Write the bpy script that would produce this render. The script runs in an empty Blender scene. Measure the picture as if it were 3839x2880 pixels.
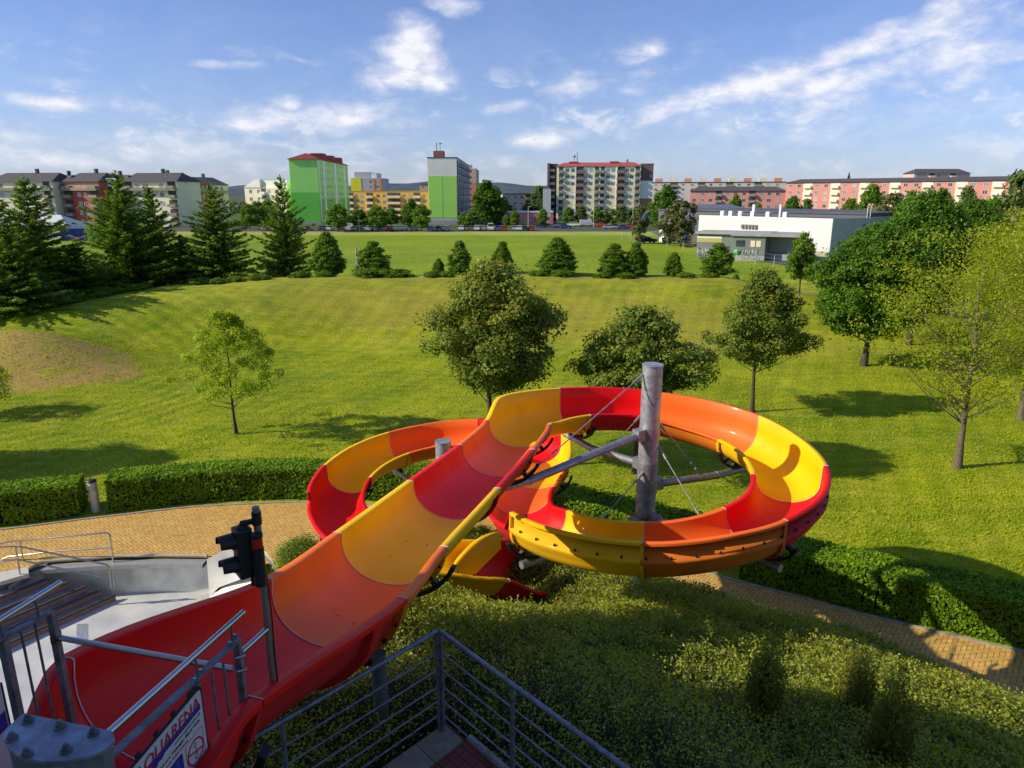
import bpy, bmesh, math, random
import numpy as np
from mathutils import Vector, Matrix, Euler
R=math.radians; PI=math.pi
random.seed(7)
sc=bpy.context.scene; COL=sc.collection
# ---------------------------------------------------------------- camera
H=10.5; PITCH=R(14.96); FPX=2660.0; CP,SP=math.cos(PITCH),math.sin(PITCH)
cam=bpy.data.cameras.new('camera'); camo=bpy.data.objects.new('camera',cam); COL.objects.link(camo)
cam.sensor_width=36; cam.lens=36*FPX/3839; cam.clip_end=9000; cam.clip_start=.05
camo.location=(0,0,H); camo.rotation_euler=(PI/2-PITCH,0,0); sc.camera=camo
def ray(x,y):
    dy=y-1440.; return (x-1919.5, FPX*CP-dy*SP, -FPX*SP-dy*CP)
def at(x,y,z=0.):
    r=ray(x,y); t=(z-H)/r[2]; return Vector((r[0]*t,r[1]*t,z))
def atY(x,y,Y):
    r=ray(x,y); t=Y/r[1]; return Vector((r[0]*t,Y,H+r[2]*t))
def onpl(x,y,x0,y0,k):      # meets the upright plane X = x0 + k (Y-y0)
    r=ray(x,y); t=(x0-k*y0)/(r[0]-k*r[1]); return Vector((r[0]*t,r[1]*t,H+r[2]*t))
# ---------------------------------------------------------------- tagging
def tag(o,label=None,cat=None,group=None,kind=None):
    if label: o['label']=label
    if cat: o['category']=cat
    if group: o['group']=group
    if kind: o['kind']=kind
    return o
def empty(name,loc=(0,0,0),rz=0,label=None,cat=None,group=None):
    o=bpy.data.objects.new(name,None); COL.objects.link(o); o.location=loc; o.rotation_euler=(0,0,rz)
    o.empty_display_size=.2
    return tag(o,label,cat,group)
def mobj(name,me,parent=None,loc=None):
    o=bpy.data.objects.new(name,me); COL.objects.link(o)
    if parent is not None: o.parent=parent
    if loc is not None: o.location=loc
    return o
def kids(o): return list(o.children)
def copy_tree(o,parent=None,mm=None):
    c=o.copy(); COL.objects.link(c); c.parent=parent
    if mm and c.type=='MESH':
        for a,b in mm.items():
            if a in c.name: 
                c.material_slots[0].link='OBJECT'; c.material_slots[0].material=b
    for k in kids(o): copy_tree(k,c,mm)
    return c
# ---------------------------------------------------------------- materials
MATS={}
def mat(name,col,rough=.7,metal=0.,var=.12,scale=6.,bump=0.,bscale=None,spec=.5,coat=0.,var2=None,coord='Object',dirt=0.):
    if name in MATS: return MATS[name]
    m=bpy.data.materials.new(name); m.use_nodes=True; nt=m.node_tree; N=nt.nodes; L=nt.links
    b=N['Principled BSDF']; b.inputs['Roughness'].default_value=rough; b.inputs['Metallic'].default_value=metal
    b.inputs['Specular IOR Level'].default_value=spec
    if coat: b.inputs['Coat Weight'].default_value=coat; b.inputs['Coat Roughness'].default_value=.12
    tc=N.new('ShaderNodeTexCoord')
    n=N.new('ShaderNodeTexNoise'); n.inputs['Scale'].default_value=scale; n.inputs['Detail'].default_value=6
    L.new(tc.outputs[coord],n.inputs['Vector'])
    r=N.new('ShaderNodeValToRGB')
    c=col; lo=tuple(max(0,x*(1-var)) for x in c[:3])+(1,); hi=tuple(min(1,x*(1+var)) for x in c[:3])+(1,)
    if var2: hi=tuple(var2)+(1,)
    r.color_ramp.elements[0].position=.32; r.color_ramp.elements[1].position=.68
    r.color_ramp.elements[0].color=lo; r.color_ramp.elements[1].color=hi
    L.new(n.outputs['Fac'],r.inputs['Fac']); out=r.outputs['Color']
    if dirt:
        n2=N.new('ShaderNodeTexNoise'); n2.inputs['Scale'].default_value=scale*.23; n2.inputs['Detail'].default_value=8; n2.inputs['Roughness'].default_value=.7
        L.new(tc.outputs[coord],n2.inputs['Vector'])
        r2=N.new('ShaderNodeValToRGB'); r2.color_ramp.elements[0].position=.45; r2.color_ramp.elements[1].position=.75
        r2.color_ramp.elements[0].color=(1,1,1,1); r2.color_ramp.elements[1].color=(1-dirt,1-dirt,1-dirt,1)
        L.new(n2.outputs['Fac'],r2.inputs['Fac'])
        mx=N.new('ShaderNodeMixRGB'); mx.blend_type='MULTIPLY'; mx.inputs['Fac'].default_value=1
        L.new(out,mx.inputs['Color1']); L.new(r2.outputs['Color'],mx.inputs['Color2']); out=mx.outputs['Color']
        mr=N.new('ShaderNodeMapRange'); mr.inputs['To Min'].default_value=rough*.8; mr.inputs['To Max'].default_value=min(1,rough*1.6+.05)
        L.new(n2.outputs['Fac'],mr.inputs['Value']); L.new(mr.outputs['Result'],b.inputs['Roughness'])
    L.new(out,b.inputs['Base Color'])
    if bump:
        n3=N.new('ShaderNodeTexNoise'); n3.inputs['Scale'].default_value=bscale or scale*4; n3.inputs['Detail'].default_value=4
        L.new(tc.outputs[coord],n3.inputs['Vector'])
        bp=N.new('ShaderNodeBump'); bp.inputs['Strength'].default_value=bump; bp.inputs['Distance'].default_value=.02
        L.new(n3.outputs['Fac'],bp.inputs['Height']); L.new(bp.outputs['Normal'],b.inputs['Normal'])
    MATS[name]=m; return m
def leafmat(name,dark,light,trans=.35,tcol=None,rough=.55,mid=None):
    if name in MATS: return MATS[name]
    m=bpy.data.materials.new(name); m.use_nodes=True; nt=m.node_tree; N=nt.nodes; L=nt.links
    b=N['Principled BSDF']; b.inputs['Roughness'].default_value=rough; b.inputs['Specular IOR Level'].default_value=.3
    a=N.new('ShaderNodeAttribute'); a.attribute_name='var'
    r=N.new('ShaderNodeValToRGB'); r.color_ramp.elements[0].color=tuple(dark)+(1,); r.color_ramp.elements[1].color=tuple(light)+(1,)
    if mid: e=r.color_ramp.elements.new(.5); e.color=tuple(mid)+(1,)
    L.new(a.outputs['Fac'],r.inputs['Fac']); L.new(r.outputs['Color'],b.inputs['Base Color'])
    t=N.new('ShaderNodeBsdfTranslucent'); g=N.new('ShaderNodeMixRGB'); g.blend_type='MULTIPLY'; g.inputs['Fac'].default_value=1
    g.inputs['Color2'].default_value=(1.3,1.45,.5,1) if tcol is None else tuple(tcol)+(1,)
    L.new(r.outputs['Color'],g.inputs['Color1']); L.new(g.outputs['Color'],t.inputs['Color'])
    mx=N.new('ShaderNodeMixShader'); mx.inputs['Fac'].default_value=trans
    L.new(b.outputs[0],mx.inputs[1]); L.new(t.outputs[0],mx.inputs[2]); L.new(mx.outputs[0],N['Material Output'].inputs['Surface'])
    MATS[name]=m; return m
# ---------------------------------------------------------------- mesh builder
class MB:
    def __init__(s): s.v=[]; s.f=[]; s.m=[]; s.mi=0; s.sm=[]
    def add(s,vs,fs,smooth=False):
        o=len(s.v); s.v.extend([tuple(v) for v in vs])
        for f in fs: s.f.append(tuple(i+o for i in f)); s.m.append(s.mi); s.sm.append(smooth)
    def box(s,x0,x1,y0,y1,z0,z1,M=None):
        vs=[Vector(p) for p in ((x0,y0,z0),(x1,y0,z0),(x1,y1,z0),(x0,y1,z0),(x0,y0,z1),(x1,y0,z1),(x1,y1,z1),(x0,y1,z1))]
        if M is not None: vs=[M@v for v in vs]
        s.add(vs,[(0,3,2,1),(4,5,6,7),(0,1,5,4),(1,2,6,5),(2,3,7,6),(3,0,4,7)])
    def bevbox(s,x0,x1,y0,y1,z0,z1,b,M=None):
        bm=bmesh.new(); bmesh.ops.create_cube(bm,size=1)
        for v in bm.verts: v.co=Vector((x0+(v.co.x+.5)*(x1-x0),y0+(v.co.y+.5)*(y1-y0),z0+(v.co.z+.5)*(z1-z0)))
        bmesh.ops.bevel(bm,geom=bm.edges[:],offset=b,segments=2,profile=.7,affect='EDGES')
        vs=[(M@v.co if M is not None else v.co) for v in bm.verts]; bm.verts.index_update()
        s.add(vs,[tuple(v.index for v in f.verts) for f in bm.faces],False); bm.free()
    def tube(s,pts,r,n=12,r2=None,cap=True,smooth=True):
        pts=[Vector(p) for p in pts]; k=len(pts); rings=[]; ref=None
        for i,p in enumerate(pts):
            d=(pts[min(i+1,k-1)]-pts[max(i-1,0)]).normalized()
            if ref is None: ref=Vector((0,0,1)) if abs(d.z)<.9 else Vector((1,0,0))
            a=(ref-d*ref.dot(d)).normalized(); b=d.cross(a); ref=a
            rr=r if r2 is None else r+(r2-r)*i/(k-1)
            if isinstance(r,(list,tuple)): rr=r[i]
            rings.append([p+a*rr*math.cos(2*PI*j/n)+b*rr*math.sin(2*PI*j/n) for j in range(n)])
        vs=[v for g in rings for v in g]; fs=[]
        for i in range(k-1):
            for j in range(n): fs.append((i*n+j,i*n+(j+1)%n,(i+1)*n+(j+1)%n,(i+1)*n+j))
        s.add(vs,fs,smooth)
        if cap: s.add(rings[0],[tuple(range(n))[::-1]]); s.add(rings[-1],[tuple(range(n))])
    def prism(s,poly,z0,z1,M=None):
        n=len(poly); vs=[Vector((p[0],p[1],z0)) for p in poly]+[Vector((p[0],p[1],z1)) for p in poly]
        if M is not None: vs=[M@v for v in vs]
        s.add(vs,[tuple(range(n))[::-1],tuple(range(n,2*n))]+[(i,(i+1)%n,n+(i+1)%n,n+i) for i in range(n)])
    def hull(s,bot,top):
        n=len(bot); s.add(list(bot)+list(top),[tuple(range(n))[::-1],tuple(range(n,2*n))]+[(i,(i+1)%n,n+(i+1)%n,n+i) for i in range(n)])
    def grid(s,rows,smooth=True,close=False):
        k=len(rows[0]); vs=[v for r in rows for v in r]; fs=[]
        for i in range(len(rows)-1):
            for j in range(k-1 if not close else k):
                fs.append((i*k+j,i*k+(j+1)%k,(i+1)*k+(j+1)%k,(i+1)*k+j))
        s.add(vs,fs,smooth)
    def ball(s,c,r,n=10,sz=1.):
        rows=[]
        for i in range(n//2+1):
            a=PI*i/(n//2); rows.append([Vector((c[0]+r*math.sin(a)*math.cos(2*PI*j/n),c[1]+r*math.sin(a)*math.sin(2*PI*j/n),c[2]+r*sz*math.cos(a))) for j in range(n)])
        s.grid(rows,True,True)
    def build(s,name,mats,parent=None,loc=None):
        me=bpy.data.meshes.new(name); me.from_pydata(s.v,[],s.f)
        if not isinstance(mats,(list,tuple)): mats=[mats]
        for m in mats: me.materials.append(m)
        me.polygons.foreach_set('material_index',s.m); me.polygons.foreach_set('use_smooth',s.sm); me.update()
        return mobj(name,me,parent,loc)
def npmesh(name,V,F4,mats,var=None,smooth=False,mi=None):
    me=bpy.data.meshes.new(name); nv=len(V); nf=len(F4)
    me.vertices.add(nv); me.vertices.foreach_set('co',np.asarray(V,dtype=np.float32).ravel())
    me.loops.add(nf*4); me.loops.foreach_set('vertex_index',np.asarray(F4,dtype=np.int32).ravel())
    me.polygons.add(nf); me.polygons.foreach_set('loop_start',np.arange(0,nf*4,4,dtype=np.int32))
    if mi is not None: me.polygons.foreach_set('material_index',np.asarray(mi,dtype=np.int32))
    if not isinstance(mats,(list,tuple)): mats=[mats]
    for m in mats: me.materials.append(m)
    if var is not None:
        a=me.attributes.new('var','FLOAT','FACE'); a.data.foreach_set('value',np.asarray(var,dtype=np.float32))
    me.update(calc_edges=True); me.validate()
    if smooth: me.polygons.foreach_set('use_smooth',[True]*nf)
    return me
# ---------------------------------------------------------------- leaves
def leafquads(C,Nn,S,rng,asp=.6,fold=.0,D=None):
    n=len(C); Nn=Nn/np.linalg.norm(Nn,axis=1,keepdims=True)
    t=rng.normal(size=(n,3)) if D is None else D+rng.normal(size=(n,3))*.15
    t-=Nn*(t*Nn).sum(1,keepdims=True); t/=np.linalg.norm(t,axis=1,keepdims=True)+1e-9
    b=np.cross(Nn,t); S=S[:,None]
    V=np.stack([C-t*S,C+b*S*asp+t*S*.1,C+t*S,C-b*S*asp+t*S*.1],1).reshape(-1,3)
    F=np.arange(4*n).reshape(n,4); return V,F
def joinq(parts):
    V=[];F=[];A=[];M=[];o=0
    for v,f,a,m in parts:
        V.append(v);F.append(f+o);A.append(a);M.append(np.full(len(f),m)); o+=len(v)
    return np.concatenate(V),np.concatenate(F),np.concatenate(A),np.concatenate(M)
def vnoise(x,y,s,seed=0):
    k=[(1.0,.37,1.3),(-.62,1.1,2.1),(.83,-.91,.4),(.2,1.7,4.),(1.9,.3,5.)]
    r=0
    for i,(a,b,c) in enumerate(k): r=r+np.sin((a*x+b*y)/s*1.7+c+seed*1.9+1.5*np.sin((b*x-a*y)/s*.9+seed+i))
    return r/5.
# ---------------------------------------------------------------- trees
bark=mat('bark',(.075,.055,.038),.9,var=.35,scale=9,bump=.6)
bark_pale=mat('bark_pale',(.15,.12,.075),.9,var=.3,scale=9,bump=.5)
L_maple=leafmat('leaf_maple',(.04,.08,.008),(.50,.41,.08),.38,(1.3,1.25,.4),mid=(.19,.28,.03))
L_young=leafmat('leaf_young',(.19,.29,.010),(.52,.56,.03),.45)
L_dark=leafmat('leaf_dark',(.02,.06,.003),(.15,.30,.012),.35)
L_horn=leafmat('leaf_hornbeam',(.04,.11,.006),(.24,.38,.02),.35)
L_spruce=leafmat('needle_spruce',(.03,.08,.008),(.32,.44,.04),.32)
L_locust=leafmat('leaf_locust',(.22,.26,.010),(.48,.50,.035),.5)
L_birch=leafmat('leaf_pale',(.05,.1,.015),(.18,.24,.05),.35)
L_pine=leafmat('needle_pine',(.04,.06,.015),(.2,.2,.06),.2)
def crown(rng,prof,z0,z1,ncl,per,cs,ls,inner=.35,flat=.75,up=.5,lob=.18,lf=3):
    """leaf clumps through a crown envelope"""
    Cs=[];Vr=[];lobes=rng.uniform(0,2*PI,6)
    k=0; cl=[]; ncl=int(max(14,ncl/lf)); per=int(per*lf); cs*=1+.05*lf
    while k<ncl:
        h=rng.uniform(0,1); r0=prof(h)
        if r0<=0 or rng.uniform()>(r0/ max(1e-3,prof.mx))**.8+.1: continue
        a=rng.uniform(0,2*PI)
        bump=1+lob*(math.sin(3*a+lobes[0]+h*4)+math.sin(5*a+lobes[1]-h*7)+math.sin(2*a+lobes[2]+h*11))*.6
        rr=r0*bump*(inner+(1-inner)*rng.uniform()**.45)
        cl.append((rr*math.cos(a),rr*math.sin(a),z0+h*(z1-z0),rr/(r0*bump+1e-6))); k+=1
    cl=np.array(cl)
    n=ncl*per; idx=np.repeat(np.arange(ncl),per)
    rl=(cs*rng.uniform(.7,1.35,ncl))[idx]
    d=rng.normal(size=(n,3))+np.array([0,0,.35])+cl[idx,:3]*np.array([1,1,0])*.12; d/=np.linalg.norm(d,axis=1,keepdims=True)
    rad=rl*(.45+.6*rng.uniform(size=n)**.45)*(1+.35*np.sin(d[:,0]*5+idx)*np.sin(d[:,1]*6+idx*2)*np.cos(d[:,2]*5))
    off=d*rad[:,None]*np.array([1.1,1.1,flat])
    stray=rng.uniform(size=n)<.13; off[stray]*=1.5
    C=cl[idx,:3]+off
    Nn=d*.9+rng.normal(size=(n,3))*.55+np.array([0,0,up])
    S=ls*rng.uniform(.6,1.3,n)
    V,F=leafquads(C,Nn,S,rng,.62)
    cv=rng.uniform(0,1,ncl)
    var=np.clip(.05+.25*cv[idx]+.3*(rad/rl-.6)+.3*(cl[idx,3]-.55)+.22*d[:,2]+rng.uniform(-.15,.3,n),0,1)  # clump tops and outsides painted lighter, insides darker, as light would leave them
    return V,F,var,cl
class Prof:
    def __init__(s,pts): s.p=pts; s.mx=max(q[1] for q in pts)
    def __call__(s,h):
        p=s.p
        for i in range(len(p)-1):
            if p[i][0]<=h<=p[i+1][0]:
                t=(h-p[i][0])/(p[i+1][0]-p[i][0]); return p[i][1]+(p[i+1][1]-p[i][1])*t
        return 0
def trunkmesh(rng,h,r,cl,nl=14,lean=.0,zb=1.2,name='trunk',m=None,lr=.35):
    mb=MB(); pts=[];x=y=0
    for i in range(8):
        t=i/7; pts.append((x,y,h*t)); x+=rng.normal()*.02*h*.3+lean*.1; y+=rng.normal()*.02*h*.3
    rad=[r*(1.35 if i==0 else 1)*(1-.85*i/7) for i in range(8)]
    mb.tube(pts,rad,8)
    if cl is not None:
        sel=rng.permutation(len(cl))[:nl]
        for q in sel:
            e=cl[q]; zs=max(zb,e[2]-math.hypot(e[0],e[1])*rng.uniform(.5,1.1)); zs=min(zs,h*.9)
            i=min(6,int(zs/h*7)); t=zs/h*7-i; p0=Vector(pts[i]).lerp(Vector(pts[i+1]),t)
            e=Vector(e[:3])*.97; e.z=max(e.z,zs+.1)
            mid=p0.lerp(e,.5)+Vector((rng.normal()*.1,rng.normal()*.1,-.05*(e-p0).length))
            rr=rad[i]*lr
            mb.tube([p0,mid,e],[rr,rr*.6,rr*.2],5,cap=False)
    return mb
MESH={}
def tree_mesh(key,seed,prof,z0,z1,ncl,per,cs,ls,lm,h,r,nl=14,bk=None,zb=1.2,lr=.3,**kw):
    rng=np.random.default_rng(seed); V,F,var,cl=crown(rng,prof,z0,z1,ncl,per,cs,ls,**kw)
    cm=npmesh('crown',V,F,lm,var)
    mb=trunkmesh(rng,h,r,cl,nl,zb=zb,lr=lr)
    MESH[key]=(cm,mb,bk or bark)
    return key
def put_tree(name,key,loc,label,group=None,rz=0,s=(1,1,1),cat='tree'):
    root=empty(name,loc,rz,label,cat,group); root.scale=s
    cm,tm,bk=MESH[key]
    if isinstance(tm,MB):
        t=tm.build('trunk',bk,root); MESH[key]=(cm,t.data,bk)
    else: mobj('trunk',tm,root)
    mobj('crown',cm,root); return root
PR_round=Prof([(0,.35),(.12,.75),(.35,1),(.6,.95),(.82,.62),(.95,.3),(1,.08)])
def scaled(p,k): return Prof([(a,b*k) for a,b in p.p])
PR_tear=Prof([(0,.72),(.12,.98),(.3,1),(.55,.78),(.8,.42),(1,.06)])
def spruce(key,seed,h,rad,lm=L_spruce,dens=1.,droop=.25):
    """tiers of drooping boughs set with needle sprays"""
    rng=np.random.default_rng(seed); C=[];D=[];Nn=[];S=[];Vr=[]; mb=MB()
    mb.tube([(0,0,0),(0,0,h*.5),(0,0,h*.98)],[.14,.09,.015],7)
    nt=int(h*3.3*dens); 
    for i in range(nt):
        z=h*(.04+.94*i/nt); t=z/h; rl=rad*(1-t)**.85*(.9 if t>.12 else .75)*(1+.18*math.sin(i*2.1))
        nb=max(4,int(10*(1-t)+4))
        a0=rng.uniform(0,2*PI)
        for b in range(nb):
            if rng.uniform()<.1: continue
            a=a0+2*PI*b/nb+rng.normal()*.2; l=rl*rng.uniform(.5,1.3)+.12
            zz=z+rng.normal()*.1; dx,dy=math.cos(a),math.sin(a)
            tone=rng.uniform(0,1)
            m=int(max(10,l*44*dens))
            s=rng.uniform(.05,1,m)**.8
            lift=.35*(t)-droop*(1-t)
            px=s*l; pz=zz+lift*s*l+ .16*l*s*s+ .0*s
            side=rng.normal(size=m)*.13*l*(1.05-s)+rng.normal(size=m)*.04
            c=np.stack([dx*px-dy*side,dy*px+dx*side,pz+rng.normal(size=m)*.05-abs(side)*.25],1)
            C.append(c); d=np.tile([dx,dy,lift],(m,1))+np.sign(side)[:,None]*np.array([-dy,dx,0])*.6; D.append(d)
            Nn.append(np.tile([0,0,1.],(m,1))+rng.normal(size=(m,3))*.45)
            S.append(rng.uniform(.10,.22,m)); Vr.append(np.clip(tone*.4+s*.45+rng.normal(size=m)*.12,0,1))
            if rng.uniform()<.35: mb.tube([(0,0,zz),(dx*l*.9,dy*l*.9,zz+lift*l*.9)],[.025,.006],4,cap=False)
    # leader tip
    m=int(50); s=rng.uniform(0,1,m); C.append(np.stack([rng.normal(size=m)*.05,rng.normal(size=m)*.05,h*(.9+.12*s)],1)); D.append(rng.normal(size=(m,3))+[0,0,1.5]); Nn.append(rng.normal(size=(m,3))); S.append(np.full(m,.12)); Vr.append(s*.6)
    C=np.concatenate(C);D=np.concatenate(D);Nn=np.concatenate(Nn);S=np.concatenate(S);Vr=np.concatenate(Vr)
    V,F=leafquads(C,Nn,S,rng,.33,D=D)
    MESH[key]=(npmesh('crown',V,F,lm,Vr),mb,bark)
# ---------------------------------------------------------------- terrain
def sst(a,b,x): t=np.clip((x-a)/(b-a),0,1); return t*t*(3-2*t)
EDGE=[(-30,19.3),(-6.3,19.3),(-1,19.9),(2,19.1),(5.0,16.95),(7.0,15.6),(8.35,14.75),(10.2,13.15),(12.2,11.),(16,7.2)]   # near kerb of the paved path
def sdist(x,y):
    d=np.full(np.shape(x),1e9)
    for (ax,ay),(bx,by) in zip(EDGE[:-1],EDGE[1:]):
        ux,uy=bx-ax,by-ay; q=ux*ux+uy*uy
        t=np.clip(((x-ax)*ux+(y-ay)*uy)/q,0,1); d=np.minimum(d,np.hypot(x-ax-t*ux,y-ay-t*uy))
    ye=np.interp(x,[p[0] for p in EDGE],[p[1] for p in EDGE])
    return np.where(y<ye,d,-d)
def mound(x,y):
    s=sdist(x,y); z=5.25*np.clip((s-.2)/11.2,0,1)**.82*(1-.86*np.exp(-((x+.6)/2.9)**2-((y-15.3)/3.3)**2))
    z=z*sst(-5.6,-2.9,x)
    return np.where(s>0,z,0)
def terrain(x,y):
    x=np.asarray(x,float);y=np.asarray(y,float)
    # bank at the far side of the lawn
    toe=np.interp(x,[-60,-30,-12,10,30,60],[36,42,48.5,50,51,53]); cr=np.interp(x,[-60,-36,-20,0,20,26,60],[46,50,56,59,58,56,60])
    hh=np.interp(x,[-60,-36,-28,-18,0,18,27,40],[1.6,2.3,3.4,3.75,3.75,3.6,2.2,.4])
    b=hh*sst(0,1,(y-toe)/(cr-toe))*(1-sst(cr+4,cr+22,y))
    b=b+2.6*np.exp(-((x+30.)/6.)**2-((y-42.)/3.6)**2)
    b=b+.25*vnoise(x,y,9.)*sst(toe-6,toe+6,y)*(1-sst(64,80,y))
    f=vnoise(x,y,30,3)*.25*sst(80,110,y)*(1-sst(150,190,y))
    far=4.*sst(500,2500,y)
    z=b+f+mound(x,y)-.45*sst(.4,1.6,sdist(x,y))*(x>-5.)
    pool=(sst(-7.2,-7.6,x)*(1-0)) if False else np.where((x<-7.3)&(y<np.interp(x,[-17,-14.2,-13.3,-12,-11,-9,-8,-7],[17.2,18.6,19.1,19.35,19.35,19.2,18.9,18.8])+.1)&(y>0),1.,0.)
    return z-pool*2.2+far*0
ramp_grass=[]
def grassmat(name,cols,sc1=.35,specks=False,straw_shade=False,fine=14,bstr=.5):
    m=bpy.data.materials.new(name); m.use_nodes=True; nt=m.node_tree; N=nt.nodes; L=nt.links; b=N['Principled BSDF']
    b.inputs['Roughness'].default_value=.85; b.inputs['Specular IOR Level'].default_value=.15
    tc=N.new('ShaderNodeTexCoord')
    def noise(s,det=5,dist=0):
        n=N.new('ShaderNodeTexNoise'); n.inputs['Scale'].default_value=s; n.inputs['Detail'].default_value=det; n.inputs['Distortion'].default_value=dist
        L.new(tc.outputs['Object'],n.inputs['Vector']); return n
    def ramp(src,a,c):
        r=N.new('ShaderNodeValToRGB'); r.color_ramp.elements[0].position=a[0]; r.color_ramp.elements[1].position=a[1]
        r.color_ramp.elements[0].color=tuple(c[0])+(1,); r.color_ramp.elements[1].color=tuple(c[1])+(1,); L.new(src,r.inputs['Fac']); return r
    def mix(f,a,c,bt='MIX'):
        x=N.new('ShaderNodeMixRGB'); x.blend_type=bt
        if isinstance(f,float): x.inputs['Fac'].default_value=f
        else: L.new(f,x.inputs['Fac'])
        L.new(a,x.inputs['Color1'])
        if isinstance(c,tuple): x.inputs['Color2'].default_value=c+(1,)
        else: L.new(c,x.inputs['Color2'])
        return x.outputs['Color']
    o=ramp(noise(sc1,7,.6).outputs['Fac'],(.35,.66),cols[:2]).outputs['Color']
    # mown and trodden streaks
    mp=N.new('ShaderNodeMapping'); mp.inputs['Rotation'].default_value=(0,0,R(18)); mp.inputs['Scale'].default_value=(.25,1.1,1); L.new(tc.outputs['Object'],mp.inputs['Vector'])
    ns=N.new('ShaderNodeTexNoise'); ns.inputs['Scale'].default_value=1.6; ns.inputs['Detail'].default_value=6; ns.inputs['Roughness'].default_value=.65; L.new(mp.outputs[0],ns.inputs['Vector'])
    o=mix(ramp(ns.outputs['Fac'],(.42,.7),((0,0,0),(.75,.75,.75))).outputs['Color'],o,cols[2])
    fn=noise(fine,8); r=ramp(fn.outputs['Fac'],(.3,.7),((.42,.45,.4),(1.45,1.4,1.25))); o=mix(1.0,o,r.outputs['Color'],'MULTIPLY')
    if straw_shade:
        wv=N.new('ShaderNodeTexWave'); wv.inputs['Scale'].default_value=.28; wv.inputs['Distortion'].default_value=2.5; wv.inputs['Detail'].default_value=3; wv.inputs['Detail Scale'].default_value=.6; mpw=N.new('ShaderNodeMapping'); mpw.inputs['Rotation'].default_value=(0,0,R(24)); L.new(tc.outputs['Object'],mpw.inputs[0]); L.new(mpw.outputs[0],wv.inputs['Vector'])
        o=mix(1.0,o,ramp(wv.outputs['Fac'],(.2,.8),((.9,.93,.9),(1.06,1.04,1.05))).outputs['Color'],'MULTIPLY')
        nb=noise(.12,4,.8); o=mix(1.0,o,ramp(nb.outputs['Fac'],(.35,.65),((.8,.86,.8),(1.12,1.08,1.05))).outputs['Color'],'MULTIPLY')
        wr=N.new('ShaderNodeTexWave'); wr.wave_type='RINGS'; wr.rings_direction='Z'; wr.inputs['Scale'].default_value=.32; wr.inputs['Distortion'].default_value=3.5; wr.inputs['Detail'].default_value=2; mr_=N.new('ShaderNodeMapping'); mr_.inputs['Location'].default_value=(30.5,-39.8,0); L.new(tc.outputs['Object'],mr_.inputs[0]); L.new(mr_.outputs[0],wr.inputs['Vector']); aa=N.new('ShaderNodeAttribute'); aa.attribute_name='arc'
        o2=mix(1.0,o,ramp(wr.outputs['Fac'],(.25,.75),((.8,.84,.78),(1.04,1.03,1.03))).outputs['Color'],'MULTIPLY'); o=mix(aa.outputs['Fac'],o,o2)
        g=N.new('ShaderNodeNewGeometry'); a=N.new('ShaderNodeAttribute'); a.attribute_name='straw_shade'
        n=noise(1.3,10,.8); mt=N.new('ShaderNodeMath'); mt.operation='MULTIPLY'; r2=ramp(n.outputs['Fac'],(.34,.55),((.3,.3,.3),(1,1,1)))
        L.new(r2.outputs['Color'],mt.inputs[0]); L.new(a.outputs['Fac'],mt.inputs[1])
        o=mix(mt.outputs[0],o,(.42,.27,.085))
    if specks:
        v=N.new('ShaderNodeTexVoronoi'); v.inputs['Scale'].default_value=5.5; L.new(tc.outputs['Object'],v.inputs['Vector'])
        lt=N.new('ShaderNodeMath'); lt.operation='LESS_THAN'; lt.inputs[1].default_value=.16; L.new(v.outputs['Distance'],lt.inputs[0])
        n=noise(.16,3); r3=ramp(n.outputs['Fac'],(.5,.62),((0,0,0),(1,1,1))); mt=N.new('ShaderNodeMath'); mt.operation='MULTIPLY'
        L.new(lt.outputs[0],mt.inputs[0]); L.new(r3.outputs['Color'],mt.inputs[1]); 
        m3=N.new('ShaderNodeMath'); m3.operation='MULTIPLY'; m3.inputs[1].default_value=.9; L.new(mt.outputs[0],m3.inputs[0])
        o=mix(m3.outputs[0],o,(.55,.58,.42))
    L.new(o,b.inputs['Base Color'])
    bp=N.new('ShaderNodeBump'); bp.inputs['Strength'].default_value=bstr; bp.inputs['Distance'].default_value=.06; L.new(fn.outputs['Fac'],bp.inputs['Height']); L.new(bp.outputs['Normal'],b.inputs['Normal'])
    return m
G_lawn=grassmat('lawn_grass',[(.17,.26,.003),(.34,.40,.007),(.48,.44,.05)],specks=True,straw_shade=True)
G_field=grassmat('field_grass',[(.15,.26,.004),(.26,.36,.006),(.36,.39,.04)],.06,fine=3.)
G_verge=grassmat('verge_grass',[(.3,.38,.04),(.4,.44,.09),(.5,.5,.16)],.08,fine=2.)
G_soil=mat('garden_soil',(.03,.026,.012),.95,var=.4,scale=12,bump=.6)
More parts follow.
